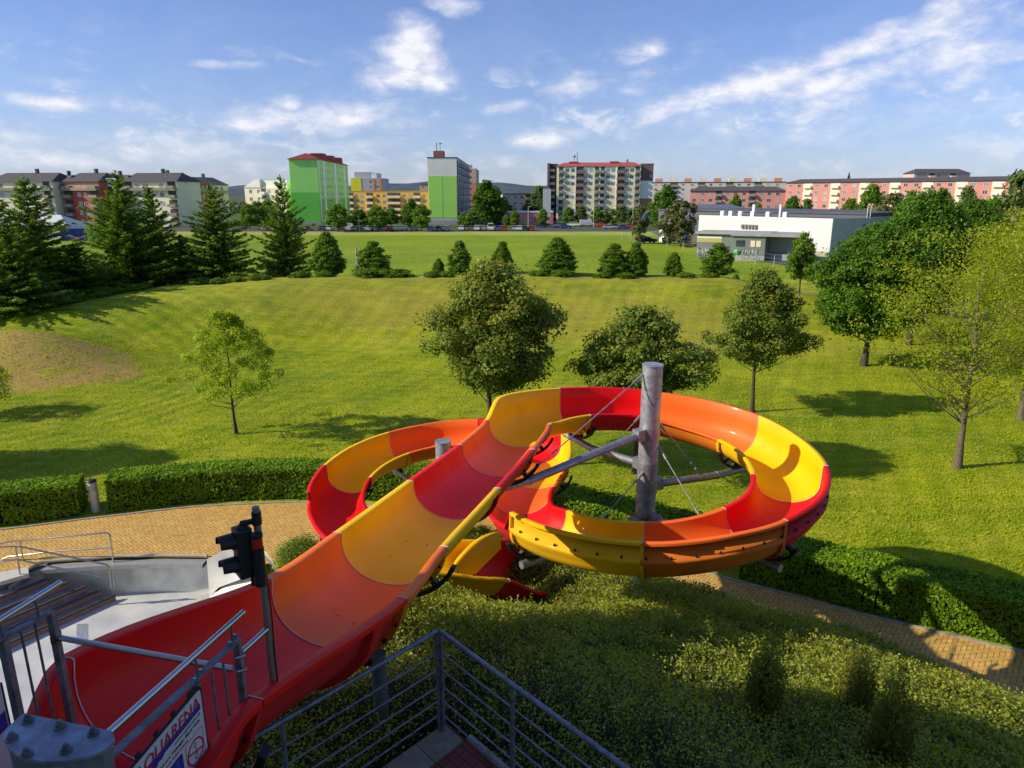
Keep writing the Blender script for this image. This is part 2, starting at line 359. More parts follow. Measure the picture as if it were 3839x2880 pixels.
def ground_sheet(name,xs,ys,m,zf,kind='structure',straw_shade=False,drop=0.):
    X,Y=np.meshgrid(xs,ys); Z=zf(X,Y)-drop; nx=len(xs); ny=len(ys)
    V=np.stack([X,Y,Z],-1).reshape(-1,3); i=np.arange((ny-1)*(nx-1)); r=i//(nx-1); c=i%(nx-1); a=r*nx+c
    F=np.stack([a,a+1,a+nx+1,a+nx],1); me=npmesh(name,V,F,m,None,True)
    if straw_shade:
        at_=me.attributes.new('straw_shade','FLOAT','POINT'); x=V[:,0];y=V[:,1]
        s=1.9*sst(1.1,.92,np.hypot((x+30.5)/8.0,(y-40.2)/3.9)+.12*vnoise(x,y,1.7))+.55*np.exp(-((x-17)/6)**2-((y-50)/3)**2)+.5*np.exp(-((x+2)/18)**2-((y-54)/3.)**2)+.35*np.exp(-((y-60)/2.2)**2)  # left patch is dry straw; brown on the bank face paints its shading
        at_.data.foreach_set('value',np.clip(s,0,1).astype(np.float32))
        rr_=np.hypot((x+30.5)/8.3*8,(y-39.8)/4.3*5.); a2=me.attributes.new('arc','FLOAT','POINT'); a2.data.foreach_set('value',(np.exp(-((rr_-13)/5.)**2)*(x>-34)).astype(np.float32))
    o=mobj(name,me); o['kind']=kind; return o
xs=np.unique(np.concatenate([np.linspace(-420,-60,46),np.arange(-60,60.1,.5),np.linspace(60,420,46)]))
ys=np.unique(np.concatenate([np.arange(-12,66.1,.5),np.linspace(66,96,40)]))
ground_sheet('lawn',xs,ys,G_lawn,terrain,straw_shade=True)
xf=np.concatenate([[-4000],np.linspace(-420,420,120),[4000]])
ground_sheet('field',xf,np.concatenate([np.linspace(96,193,40)]),G_field,lambda x,y:terrain(x,y))
ground_sheet('grass_verge',xf,np.linspace(193,212,8),G_verge,terrain)
asph=mat('asphalt',(.075,.075,.08),.9,var=.25,scale=1.2,bump=.2)
G_far=grassmat('far_ground',[(.07,.11,.02),(.1,.14,.03),(.15,.15,.06)],.02,fine=.5)
ground_sheet('car_park_road',xf,np.linspace(212,232,4),asph,terrain)
ground_sheet('far_ground',np.linspace(-4000,4000,20),np.linspace(232,6000,30),G_far,lambda x,y:terrain(x,y))
# ---------------------------------------------------------------- paving
def pavemat(name,c1,c2,cm,bw,bh,rot,bump=.4,rough=.85):
    m=bpy.data.materials.new(name); m.use_nodes=True; nt=m.node_tree; N=nt.nodes; L=nt.links; b=N['Principled BSDF']; b.inputs['Roughness'].default_value=rough
    tc=N.new('ShaderNodeTexCoord'); mp=N.new('ShaderNodeMapping'); mp.inputs['Rotation'].default_value=(0,0,R(rot)); L.new(tc.outputs['Object'],mp.inputs[0])
    br=N.new('ShaderNodeTexBrick'); br.inputs['Scale'].default_value=1; br.inputs['Brick Width'].default_value=bw; br.inputs['Row Height'].default_value=bh; br.inputs['Mortar Size'].default_value=.006; br.inputs['Mortar Smooth'].default_value=.3
    br.inputs['Color1'].default_value=c1+(1,); br.inputs['Color2'].default_value=c2+(1,); br.inputs['Mortar'].default_value=cm+(1,); L.new(mp.outputs[0],br.inputs['Vector'])
    n=N.new('ShaderNodeTexNoise'); n.inputs['Scale'].default_value=1.1; n.inputs['Detail'].default_value=8; L.new(tc.outputs['Object'],n.inputs['Vector'])
    r=N.new('ShaderNodeValToRGB'); r.color_ramp.elements[0].color=(.72,.7,.66,1); r.color_ramp.elements[1].color=(1.15,1.12,1.08,1); r.color_ramp.elements[0].position=.3; r.color_ramp.elements[1].position=.7; L.new(n.outputs['Fac'],r.inputs['Fac'])
    x=N.new('ShaderNodeMixRGB'); x.blend_type='MULTIPLY'; x.inputs['Fac'].default_value=1; L.new(br.outputs['Color'],x.inputs['Color1']); L.new(r.outputs['Color'],x.inputs['Color2']); L.new(x.outputs['Color'],b.inputs['Base Color'])
    bp=N.new('ShaderNodeBump'); bp.inputs['Strength'].default_value=bump; bp.inputs['Distance'].default_value=.01; bp.invert=True; L.new(br.outputs['Fac'],bp.inputs['Height']); L.new(bp.outputs['Normal'],b.inputs['Normal'])
    return m
def herringmat(name,c1,c2,cm,w,rot):
    """block paving laid herringbone: cells of width w, blocks 2w x w"""
    m=bpy.data.materials.new(name); m.use_nodes=True; nt=m.node_tree; N=nt.nodes; L=nt.links; b=N['Principled BSDF']; b.inputs['Roughness'].default_value=.8
    def M(op,a,c=None,cl=False):
        n=N.new('ShaderNodeMath'); n.operation=op; n.use_clamp=cl
        for i,q in enumerate((a,c)):
            if q is None: continue
            if isinstance(q,(int,float)): n.inputs[i].default_value=q
            else: L.new(q,n.inputs[i])
        return n.outputs[0]
    tc=N.new('ShaderNodeTexCoord'); mp=N.new('ShaderNodeMapping'); mp.inputs['Rotation'].default_value=(0,0,R(rot)); mp.inputs['Scale'].default_value=(1/w,1/w,1); L.new(tc.outputs['Object'],mp.inputs[0])
    sx=N.new('ShaderNodeSeparateXYZ'); L.new(mp.outputs[0],sx.inputs[0]); x,y=sx.outputs[0],sx.outputs[1]
    fx,fy=M('FLOOR',x),M('FLOOR',y); q=M('FLOORED_MODULO',M('SUBTRACT',fx,fy),4)
    ux,uy=M('SUBTRACT',x,fx),M('SUBTRACT',y,fy)
    g=.075
    eL=M('LESS_THAN',ux,g); eR=M('GREATER_THAN',ux,1-g); eB=M('LESS_THAN',uy,g); eT=M('GREATER_THAN',uy,1-g)
    def is_(k): return M('COMPARE',q,k) 
    def eqk(k):
        n=N.new('ShaderNodeMath'); n.operation='COMPARE'; L.new(q,n.inputs[0]); n.inputs[1].default_value=k; n.inputs[2].default_value=.1; return n.outputs[0]
    q0,q1,q2,q3=[eqk(k) for k in range(4)]
    # 0,1: a block lying along x ; 2,3: a block standing along y
    j=M('MULTIPLY',q0,M('MAXIMUM',M('MAXIMUM',eB,eT),eL))
    j=M('ADD',j,M('MULTIPLY',q1,M('MAXIMUM',M('MAXIMUM',eB,eT),eR)))
    j=M('ADD',j,M('MULTIPLY',q2,M('MAXIMUM',M('MAXIMUM',eL,eR),eT)))
    j=M('ADD',j,M('MULTIPLY',q3,M('MAXIMUM',M('MAXIMUM',eL,eR),eB)))
    n=N.new('ShaderNodeTexNoise'); n.inputs['Scale'].default_value=.9; n.inputs['Detail'].default_value=9; n.inputs['Roughness'].default_value=.65; L.new(tc.outputs['Object'],n.inputs['Vector'])
    r=N.new('ShaderNodeValToRGB'); r.color_ramp.elements[0].color=c1+(1,); r.color_ramp.elements[1].color=c2+(1,); r.color_ramp.elements[0].position=.3; r.color_ramp.elements[1].position=.7; L.new(n.outputs['Fac'],r.inputs['Fac'])
    mx=N.new('ShaderNodeMixRGB'); L.new(j,mx.inputs['Fac']); L.new(r.outputs['Color'],mx.inputs['Color1']); mx.inputs['Color2'].default_value=cm+(1,); n9=N.new('ShaderNodeTexNoise'); n9.inputs['Scale'].default_value=4.5; n9.inputs['Detail'].default_value=10; n9.inputs['Roughness'].default_value=.7; L.new(tc.outputs['Object'],n9.inputs['Vector'])
    r9=N.new('ShaderNodeValToRGB'); r9.color_ramp.elements[0].color=(.66,.66,.68,1); r9.color_ramp.elements[1].color=(1.12,1.1,1.06,1); r9.color_ramp.elements[0].position=.32; r9.color_ramp.elements[1].position=.62; L.new(n9.outputs['Fac'],r9.inputs['Fac'])
    m9=N.new('ShaderNodeMixRGB'); m9.blend_type='MULTIPLY'; m9.inputs['Fac'].default_value=1; L.new(mx.outputs['Color'],m9.inputs['Color1']); L.new(r9.outputs['Color'],m9.inputs['Color2']); L.new(m9.outputs['Color'],b.inputs['Base Color'])
    bp=N.new('ShaderNodeBump'); bp.inputs['Strength'].default_value=.35; bp.inputs['Distance'].default_value=.008; bp.invert=True; L.new(j,bp.inputs['Height']); L.new(bp.outputs['Normal'],b.inputs['Normal'])
    return m
PV=herringmat('yellow_block_paving',(.64,.38,.085),(.80,.50,.13),(.24,.14,.05),.105,40)
stone=mat('kerb_concrete',(.36,.34,.29),.9,var=.2,scale=5,bump=.2)
# hedge back line (outer) -> path far kerb
HB=[(-30,20.6),(-19.5,21.9),(-17.3,22.3),(-14.4,23.3),(-11.4,24.2),(-8,24.6),(-4,24.4),(-1,23.7),(1.83,22.25),(5.8,19.9),(9.76,17.5),(13.5,15.6),(18,12.6)]
def offs(line,d):
    out=[]
    for i,p in enumerate(line):
        a=line[max(i-1,0)]; b=line[min(i+1,len(line)-1)]; t=Vector((b[0]-a[0],b[1]-a[1])).normalized(); n=Vector((t.y,-t.x))
        out.append((p[0]+n.x*d,p[1]+n.y*d))
    return out
def dense(line,step=.4):
    out=[]
    for a,b in zip(line[:-1],line[1:]):
        n=max(1,int(math.dist(a,b)/step))
        for i in range(n): out.append((a[0]+(b[0]-a[0])*i/n,a[1]+(b[1]-a[1])*i/n))
    out.append(line[-1]); return out
HF=offs(HB,1.25); KF=offs(HB,1.55)
HBd=dense(HB); KFd=dense(KF)
# plaza + path sheet: between far kerb and the near edge
POOLARC=[tuple(at(px,py,0)[:2]) for px,py in ((60,2170),(149,2115),(248,2106),(422,2095),(596,2090),(775,2092))]
mb=MB()
near=[(-30,16.6),(-17,16.9)]+POOLARC+[(-8.6,19.0),(-7.6,18.6),(-6.3,19.2)]+EDGE[2:]
def resamp(line,n):
    d=[0]
    for a,b in zip(line[:-1],line[1:]): d.append(d[-1]+math.dist(a,b))
    xs_=[p[0] for p in line]; ys_=[p[1] for p in line]; q=np.linspace(0,d[-1],n)
    return list(zip(np.interp(q,d,xs_),np.interp(q,d,ys_)))
# strips by x so the two borders pair up
fx=[p[0] for p in KF]; fy=[p[1] for p in KF]; nx_=[p[0] for p in near]; ny_=[p[1] for p in near]
rows=[]
for t in np.linspace(0,1,160):
    # parametrise both borders: first by x up to x=0, then by arc
    if t<.6:
        x=-30+30*t/.6; a=(x,float(np.interp(x,nx_,ny_))); b=(x,float(np.interp(x,fx,fy)))
    else:
        u=(t-.6)/.4
        if t<.61 or 'RN' not in globals():
            RN=[(0,float(np.interp(0,nx_,ny_)))]+[p for p in near if p[0]>0]; RF=[(0,float(np.interp(0,fx,fy)))]+[p for p in KF if p[0]>0]
            RNs=resamp(RN,200); RFs=resamp(RF,200)
        a=RNs[int(u*199)]; b=RFs[int(u*199)]
    rows.append([Vector((a[0]+(b[0]-a[0])*k/6,a[1]+(b[1]-a[1])*k/6,.012)) for k in range(7)])
mb.grid(rows); o=mb.build('paved_path',PV); o['kind']='structure'
def ribbon(mb,line,w,z0,z1):
    a=line; b=offs(line,w)
    rows=[[Vector((p[0],p[1],z0)),Vector((p[0],p[1],z1)),Vector((q[0],q[1],z1)),Vector((q[0],q[1],z0))] for p,q in zip(a,b)]
    mb.grid(rows,False)
mb=MB(); ribbon(mb,KFd,-.08,-.05,.045); 
o=mb.build('path_kerb',stone); o['kind']='structure'
mb=MB(); ribbon(mb,dense(EDGE[1:]),.08,-.05,.05); o=mb.build('garden_kerb',stone); o['kind']='structure'
# ---------------------------------------------------------------- hedges
L_hedge=leafmat('leaf_hedge',(.05,.13,.005),(.34,.52,.015),.38)
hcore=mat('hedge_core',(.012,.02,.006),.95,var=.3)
def hedge(line,h,w,seed,label,dens=1.,ls=.05):
    rng=np.random.default_rng(seed); dl=dense(line,.25); fr=offs(dl,w); mb=MB()
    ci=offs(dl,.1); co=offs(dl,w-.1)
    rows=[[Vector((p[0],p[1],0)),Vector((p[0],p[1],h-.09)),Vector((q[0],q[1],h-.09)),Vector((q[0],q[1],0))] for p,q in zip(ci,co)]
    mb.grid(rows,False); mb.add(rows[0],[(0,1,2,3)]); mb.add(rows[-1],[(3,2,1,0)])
    P=[];Nn=[]
    for (p,q,p2,q2) in zip(dl[:-1],fr[:-1],dl[1:],fr[1:]):
        L_=math.dist(p,p2); t=Vector((p2[0]-p[0],p2[1]-p[1],0)).normalized(); nf=Vector((t.y,-t.x,0))
        for (n,kind) in ((int(L_*w*900*dens),'top'),(int(L_*h*800*dens),'front'),(int(L_*h*260*dens),'back')):
            for _ in range(max(1,n)):
                u=rng.uniform(); v=rng.uniform()
                if kind=='top':
                    x=p[0]+(q[0]-p[0])*v+t.x*u*L_; y=p[1]+(q[1]-p[1])*v+t.y*u*L_; e=min(v,1-v)*w
                    P.append((x,y,h-(.09 if e<.05 else 0)-rng.exponential(.025))); Nn.append((0,0,1))
                else:
                    s=q if kind=='front' else p; sg=1 if kind=='front' else -1; dd=rng.exponential(.03)
                    P.append((s[0]+t.x*u*L_-nf.x*sg*dd,s[1]+t.y*u*L_-nf.y*sg*dd,h*v)); Nn.append((nf.x*sg,nf.y*sg,.25))
    for end in (0,-1):
        p,q=dl[end],fr[end]; t=Vector((dl[1][0]-dl[0][0],dl[1][1]-dl[0][1],0)).normalized() if end==0 else Vector((dl[-1][0]-dl[-2][0],dl[-1][1]-dl[-2][1],0)).normalized()
        sg=-1 if end==0 else 1
        for _ in range(int(w*h*800*dens)):
            v=rng.uniform(); P.append((p[0]+(q[0]-p[0])*v,p[1]+(q[1]-p[1])*v,h*rng.uniform())); Nn.append((t.x*sg,t.y*sg,.2))
    P=np.array(P);Nn=np.array(Nn)
    bump=vnoise(P[:,0]*1.0,P[:,1]+P[:,2],.8,seed)*.05+vnoise(P[:,0],P[:,1]-P[:,2],.25,seed+2)*.02
    P=P+Nn*bump[:,None]+rng.normal(size=P.shape)*.012; P[:,2]=np.maximum(P[:,2],.01)
    NN=Nn+rng.normal(size=P.shape)*.55; S=ls*rng.uniform(.6,1.2,len(P))
    V,F=leafquads(P,NN,S,rng,.7)
    var=np.clip(.35+bump*4+rng.uniform(-.3,.4,len(P))+.15*(Nn[:,2]>.9),0,1)
    root=empty('clipped_hedge',(0,0,0),0,label,'hedge'); mb.build('branches',hcore,root)
    mobj('foliage',npmesh('foliage',V,F,L_hedge,var),root)
HBL=[p for p in HB if p[0]<-14.]+[]
gapL=(-14.95,23.12); gapR=(-14.1,23.4)
hedge([(-24,21.2),(-19.5,21.9),(-17.3,22.3),gapL],1.15,1.2,11,'clipped green hedge left of the bollard light, running out of frame',.8,.05)
hedge([gapR]+[p for p in HB if -14.0<p[0]<7],1.15,1.2,12,'long clipped green hedge right of the bollard light, behind the slide loops',.8,.05)
hedge([(7.1,19.1),(9.76,17.5),(13.5,15.6),(17,13.3)],1.15,1.35,13,'clipped green hedge beside the narrow path at the lower right, crossed by slide shadows',1.2,.045)
# bollard lights
steel_g=mat('galvanised_steel',(.36,.38,.41),.42,.75,var=.18,scale=14,bump=.12,bscale=30,dirt=.25)
white_m=mat('white_painted_metal',(.6,.6,.57),.45,.1,var=.08,scale=3)
black_p=mat('black_plastic',(.018,.018,.02),.45,var=.1)
def bollard(loc,label,rz=0):
    r=empty('bollard_light',loc,rz,label,'lamp','bollard lights beside the paved path')
    mb=MB(); mb.tube([(0,0,0),(0,0,.78)],.145,20); mb.build('post',white_m,r)
    mb=MB(); mb.tube([(0,0,.78),(0,0,1.08)],.12,20)
    o=mb.build('lamp_housing',mat('bollard_glass',(.7,.66,.55),.35),r)
    mb=MB()
    for k in range(5): mb.tube([(0,0,.80+k*.055),(0,0,.815+k*.055)],.15,20)
    mb.build('louvre',white_m,r)
    mb=MB(); mb.tube([(0,0,1.08),(0,0,1.13),(0,0,1.16)],[.16,.16,.1],20); mb.build('cap',black_p,r)
    return r
bollard(at(361,1916,0),'white bollard light with dark cap standing in the gap of the hedge on the left')
bollard((4.9,18.9,0),'white bollard light seen through the big loop, right of the steel mast')
# ---------------------------------------------------------------- water slide
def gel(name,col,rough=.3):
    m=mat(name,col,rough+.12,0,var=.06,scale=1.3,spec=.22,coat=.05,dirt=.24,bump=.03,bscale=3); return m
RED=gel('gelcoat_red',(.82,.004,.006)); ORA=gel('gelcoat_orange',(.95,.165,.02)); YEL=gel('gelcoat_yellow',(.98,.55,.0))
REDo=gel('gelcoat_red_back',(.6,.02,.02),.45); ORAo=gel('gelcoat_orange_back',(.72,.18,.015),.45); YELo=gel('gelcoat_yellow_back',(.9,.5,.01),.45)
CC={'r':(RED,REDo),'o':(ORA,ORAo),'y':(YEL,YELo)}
seal=mat('white_sealant',(.62,.58,.55),.6); blackm=mat('black_steel',(.02,.02,.024),.5,.3,var=.2)
slide=empty('water_slide',(0,0,0),0,'long red, orange and yellow open water slide winding round two loops','water slide')
def lerpkeys(keys,t):
    for a,b in zip(keys[:-1],keys[1:]):
        if a[0]<=t<=b[0]:
            u=(t-a[0])/(b[0]-a[0]); return a,b,u
    return keys[-1],keys[-1],0
def catm(P,t):
    """smooth curve through rows P=[(t,x,y,z),...]"""
    n=len(P)
    for i in range(n-1):
        if P[i][0]<=t<=P[i+1][0]: break
    else: i=n-2
    p1,p2=P[i],P[i+1]; p0=P[i-1] if i>0 else None; p3=P[i+2] if i+2<n else None
    h=p2[0]-p1[0]; u=(t-p1[0])/h; out=[]
    for k in range(1,len(p1)):
        m1=(p2[k]-p0[k])/(p2[0]-p0[0]) if p0 else (p2[k]-p1[k])/h
        m2=(p3[k]-p1[k])/(p3[0]-p1[0]) if p3 else (p2[k]-p1[k])/h
        out.append((2*u**3-3*u*u+1)*p1[k]+(u**3-2*u*u+u)*h*m1+(-2*u**3+3*u*u)*p2[k]+(u**3-u*u)*h*m2)
    return out
def ringp(c,R_,th,z): a=R(th); return (c[0]+R_*math.cos(a),c[1]+R_*math.sin(a),z)
C1=(2.96,14.5); C2=(-1.86,18.1); RO,RI=3.54,2.25
# keys: t, left rim xyz, right rim xyz, extension height on left / right
K=[(-1.,-2.52,2.45,7.2,-1.64,2.25,7.66,0,0),(0.,-2.74,3.42,7.52,-1.60,3.2,7.68,0,0),
   (.5,-2.8,3.92,7.63,-1.56,3.57,7.63,0,0),
   (3.,-2.31,6.10,6.92,-1.06,5.79,6.92,0,0),
   (5.,-2.1,7.95,6.47,-.86,7.66,6.45,0,0),
   (7.4,-1.52,10.15,6.24,-.27,9.84,6.26,0,0),
   (10.,-.93,12.5,5.98,.32,12.18,6.01,0,0),
   (11.6,-.58,14.3,5.76,.66,13.9,5.78,0,0)]
def addr(t,th,zo,zi,el=.0): 
    a=ringp(C1,RO,th,zo-.36); b=ringp(C1,RI,th,zi); K.append((t,)+a+b+(el,0))
K.append((12.7,-.49,15.25,5.6,.80,14.95,5.6,.0,0))
zo={150:5.86,135:5.76,119:5.67,101:5.59,83:5.51,54:5.4,32:5.32,11:5.2,-12:5.12,-35:5.04,-60:4.97,-77:4.91,-92:4.82,-102:4.77,-118:4.71,-134:4.65,-146:4.63}
zi={150:5.42,135:5.37,119:5.33,101:5.28,83:5.22,54:5.04,32:4.98,11:4.92,-12:4.8,-35:4.7,-60:4.64,-77:4.57,-92:4.5,-102:4.47,-118:4.4,-134:4.33,-146:4.29}
tt=13.55
for th in (150,135,119,101,83,54,32,11,-12,-35,-60,-77,-92,-102,-118,-134,-146):
    if th!=150: tt+=R(abs(pth-th))*2.9
    addr(tt,th,zo[th],zi[th],.36); pth=th
TE=tt   # the raised outer wall stops here
K.append((tt+.75,-.36,13.15,4.25,.78,13.62,4.25,0,0))
K.append((tt+1.6,-.47,14.05,4.2,.80,14.3,4.27,0,0))
K.append((tt+2.4,-.36,15.0,4.1,1.0,14.95,4.23,0,0))
K.append((tt+3.7,-.05,16.4,3.92,1.31,16.3,4.13,0,0))
K.append((tt+5.2,.30,17.8,3.72,1.5,17.9,3.95,0,.0))
def addr2(t,th,z_o,z_i,er): a=ringp(C2,RI,th,z_i); b=ringp(C2,RO,th,z_o); K.append((t,)+a+b+(0,er))
z2o={22:3.62,45:3.48,70:3.3,85:3.22,101:3.13,124:3.0,145:2.88,166:2.74,180:2.64,-172:2.6,-160:2.54,-140:2.46,-120:2.38,-100:2.28,-86:2.2,-73:1.97,-60:1.72,-45:1.05,-30:.65,-12:.3,5:.1}
z2i={22:3.55,45:3.4,70:3.25,85:3.19,101:3.14,124:3.04,145:2.93,166:2.8,180:2.67,-172:2.6,-160:2.55,-140:2.5,-120:2.44,-100:2.36,-86:2.3,-73:2.2,-60:2.08,-45:1.9,-30:1.65,-12:1.3,5:.9}
tt+=5.2+1.5; first=True; J={}
for th in (22,45,70,85,101,124,145,166,180,-172,-160,-140,-120,-100,-86,-73,-60,-45,-30,-12,5):
    if not first:
        d=(th-pth)%360; tt+=R(d)*2.9
    first=False; pth=th; J[th]=tt
    addr2(tt,th,z2o[th],z2i[th],.3 if th in (22,45,70,85,101,124,145,166,180) else 0)
TEND=tt
KL=[(k[0],k[1],k[2],k[3]) for k in K]; KR=[(k[0],k[4],k[5],k[6]) for k in K]
def ext(t,side):
    i=7 if side<0 else 8
    a,b,u=lerpkeys(K,t)
    return a[i]+(b[i]-a[i])*u
def extL(t):
    if t<12.75 or t>TE: return 0
    if t<13.2: return .36*(t-12.75)/.45
    return .36
def extR(t):
    if t<J[22]-1.6 or t>J[-172]+.15: return 0
    if t<J[22]-.9: return .3*(t-J[22]+1.6)/.7
    return .3
def frame(t):
    Lp=Vector(catm(KL,t)); Rp=Vector(catm(KR,t)); a=(Rp-Lp); w=a.length; a.normalize()
    L2=Vector(catm(KL,min(t+.05,TEND))); R2=Vector(catm(KR,min(t+.05,TEND))); L1=Vector(catm(KL,max(-1,t-.05))); R1=Vector(catm(KR,max(-1,t-.05)))
    fwd=((L2+R2)-(L1+R1)).normalized(); up=a.cross(fwd); 
    if up.z<0: up=-up
    up.normalize(); return Lp,Rp,a,up,fwd,w
LIP=.105; DEP=.56; NP=20
def profile(t):
    Lp,Rp,a,up,fwd,w=frame(t); Z=Vector((0,0,1))
    inn=[]
    for i in range(NP+1):
        s=i/NP; x=.5-.5*math.cos(PI*s); inn.append(Lp+a*(w*x)-up*(DEP+.28*float(sst(J[-120],J[-86],t)))*(math.sin(PI*s)**(.82-.25*float(sst(J[-120],J[-86],t)))))
    eL,eR=extL(t),extR(t)
    return Lp,Rp,a,up,fwd,w,inn,eL,eR
def section(t0,t1,col,n=None,dep=None):
    n=n or max(4,int((t1-t0)/.14)); g=.006; mb=MB()
    rows=[];rowo=[];lipL=[];lipR=[]
    for i in range(n+1):
        t=t0+g+(t1-t0-2*g)*i/n
        Lp,Rp,a,up,fwd,w,inn,eL,eR=profile(t); Z=Vector((0,0,1))
        topL=Lp+Z*eL; topR=Rp+Z*eR
        rin=[topL-a*LIP-Z*.045,topL-a*LIP,topL-a*LIP*.98+Z*.008,topL-a*.012+Z*.008,topL]
        if eL>0: rin+= [Lp+Z*(eL*.12)-a*.0]
        else: rin+=[Lp+Z*.0-up*.001]
        rin+=inn[1:-1]
        rin+=[Rp+Z*(eR*.12 if eR>0 else -.001),topR,topR+a*.012+Z*.008,topR+a*LIP*.98+Z*.008,topR+a*LIP,topR+a*LIP-Z*.045]
        rows.append(rin)
        th=.02
        out=[]
        for j,p in enumerate(inn):
            s=j/NP; nx=-math.cos(PI*s)*.6; out.append(p+a*nx*th*1.6-up*th)
        oL=[topL-a*.03-Z*.02,Lp-a*.035+Z*.045 if eL>.05 else topL-a*.03-Z*.022]; oR=[Rp+a*.035+Z*.045 if eR>.05 else topR+a*.03-Z*.022,topR+a*.03-Z*.02]
        fl=[Lp-a*(.10 if eL>.05 else .03)+Z*(.04 if eL>.05 else -.022),Lp-a*(.10 if eL>.05 else .03)-Z*(.03 if eL>.05 else .024)]
        fr=[Rp+a*(.10 if eR>.05 else .03)-Z*(.03 if eR>.05 else .024),Rp+a*(.10 if eR>.05 else .03)+Z*(.04 if eR>.05 else -.022)]
        rowo.append([rin[0],topL-a*.03-Z*.045]+oL+fl+out[1:-1]+fr+oR+[topR+a*.03-Z*.045,rin[-1]])
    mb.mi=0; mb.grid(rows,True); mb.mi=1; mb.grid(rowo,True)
    # end faces so the shell has thickness
    return mb.build('trough_section',list(CC[col]),slide)
def joint(t):
    """bolted transverse flange under a joint"""
    mb=MB(); Lp,Rp,a,up,fwd,w,inn,eL,eR=profile(t); Z=Vector((0,0,1))
    pts=[Lp+Z*(eL-.06)]+inn[1:-1]+[Rp+Z*(eR-.06)]; cen=(Lp+Rp)/2
    rows=[]
    for off in (-.035,.035):
        r=[]
        for j,p in enumerate(pts):
            d=(p-cen); d.normalize(); r.append((p+d*.022+fwd*off,p+d*.085+fwd*off))
        rows.append(r)
    rr=[]
    for j in range(len(pts)): rr.append([rows[0][j][0],rows[0][j][1],rows[1][j][1],rows[1][j][0]])
    mb.grid(rr,False,True); return mb,pts,cen,fwd
def jointobj(t,m=None,bolts=True):
    mb,pts,cen,fwd=joint(t); o=mb.build('joint_flange',m or CC['o'][1],slide)
    b=MB()
    for j in range(2,len(pts)-1,2):
        d=(pts[j]-cen).normalized(); p=pts[j]+d*.055
        b=MB(); b.tube([p-fwd*.052,p+fwd*.052],.017 if j%4 else .024,6); b.build('bolt',black_p,o)
    # thin pale sealant bead in the joint
    s=MB(); Lp,Rp,a,up,fw,w,inn,eL,eR=profile(t); Z=Vector((0,0,1))
    line=[Lp+Z*(eL+.011)-a*LIP,Lp+Z*(eL+.012)-a*.01]+[p+(cen-p).normalized()*.004 for p in [Lp+Z*eL*.9]+inn[1:-1]+[Rp+Z*eR*.9]]+[Rp+Z*(eR+.012)+a*.01,Rp+Z*(eR+.011)+a*LIP]
    s.tube(line,.006,4,cap=False); s.build('joint_sealant',seal,slide)
def cradle(t,bolts=5):
    """black curved steel bracket carrying the trough"""
    mb=MB(); Lp,Rp,a,up,fwd,w,inn,eL,eR=profile(t); cen=(Lp+Rp)/2
    N_=NP; rows=[]
    sel=range(2,N_-1)
    for j in sel:
        p=inn[j]; d=(p-cen).normalized(); q=p+d*.16
        rows.append([q-fwd*.05,q+fwd*.05,q+d*.055+fwd*.05,q+d*.055-fwd*.05])
    mb.grid(rows,False,True); mb.add(rows[0],[(3,2,1,0)]); mb.add(rows[-1],[(0,1,2,3)])
    for j in range(3,N_-2,3):
        p=inn[j]; d=(p-cen).normalized(); tdir=(inn[j+1]-inn[j-1]).normalized()*.035
        mb.hull([p+d*.02-tdir-fwd*.045,p+d*.02+tdir-fwd*.045,p+d*.02+tdir+fwd*.045,p+d*.02-tdir+fwd*.045],[p+d*.17-tdir-fwd*.045,p+d*.17+tdir-fwd*.045,p+d*.17+tdir+fwd*.045,p+d*.17-tdir+fwd*.045])
    return mb.build('cradle_bracket',blackm,slide)
def T1(th):  # ring 1 param from angle
    t=13.55; p=150
    return t+R(150-th)*2.9
JT=TE
secs=[(-.98,.5,'r'),(.5,3.,'r'),(3.,5.,'o'),(5.,7.4,'y'),(7.4,10.,'r'),(10.,12.55,'o'),(12.55,T1(119),'y'),(T1(119),T1(76),'r'),(T1(76),T1(32),'o'),(T1(32),T1(-14),'y'),(T1(-14),T1(-59),'r'),(T1(-59),T1(-102),'o'),
 (T1(-102),TE-.01,'y'),(TE-.01,TE+1.9,'r'),(TE+1.9,TE+3.7,'o'),(TE+3.7,J[22],'y'),(J[22],J[70]+.4,'r'),(J[70]+.4,J[124],'o'),(J[124],J[166],'y'),(J[166],J[-160]+1.3,'r'),(J[-160]+1.3,J[-100],'o'),(J[-100],J[-60],'y'),(J[-60],TEND,'r')]
for i,(a,b,c) in enumerate(secs):
    section(a,b,c)
    if i: jointobj(a,CC[secs[i-1][2]][1] if i in (6,7,13) else CC[c][1])
for t in (5.15,10.1,12.4,T1(119)+.12,T1(32)+.2,T1(-59)-.25,T1(-146),J[166]+.2,TE+3.5,J[-86]): cradle(t)
# raised wall end + bolts along the near raised wall
def rim_bolts(ts,side):
    for t in ts:
        Lp,Rp,a,up,fwd,w,inn,eL,eR=profile(t); Z=Vector((0,0,1)); b=MB()
        p=(Lp-a*.07+Z*.05) if side<0 else (Rp+a*.07+Z*.05)
        b.tube([p,p+Z*.03],.022,6); b.tube([p+Z*.03,p+Z*.05],.011,5); b.build('rim_bolt',black_p,slide)
rim_bolts(np.arange(T1(-20),T1(-145),.34),-1)
rim_bolts(np.arange(J[145],J[180]+.3,.36),1)
rim_bolts(np.arange(J[-86]+.3,J[-60],.3),1)
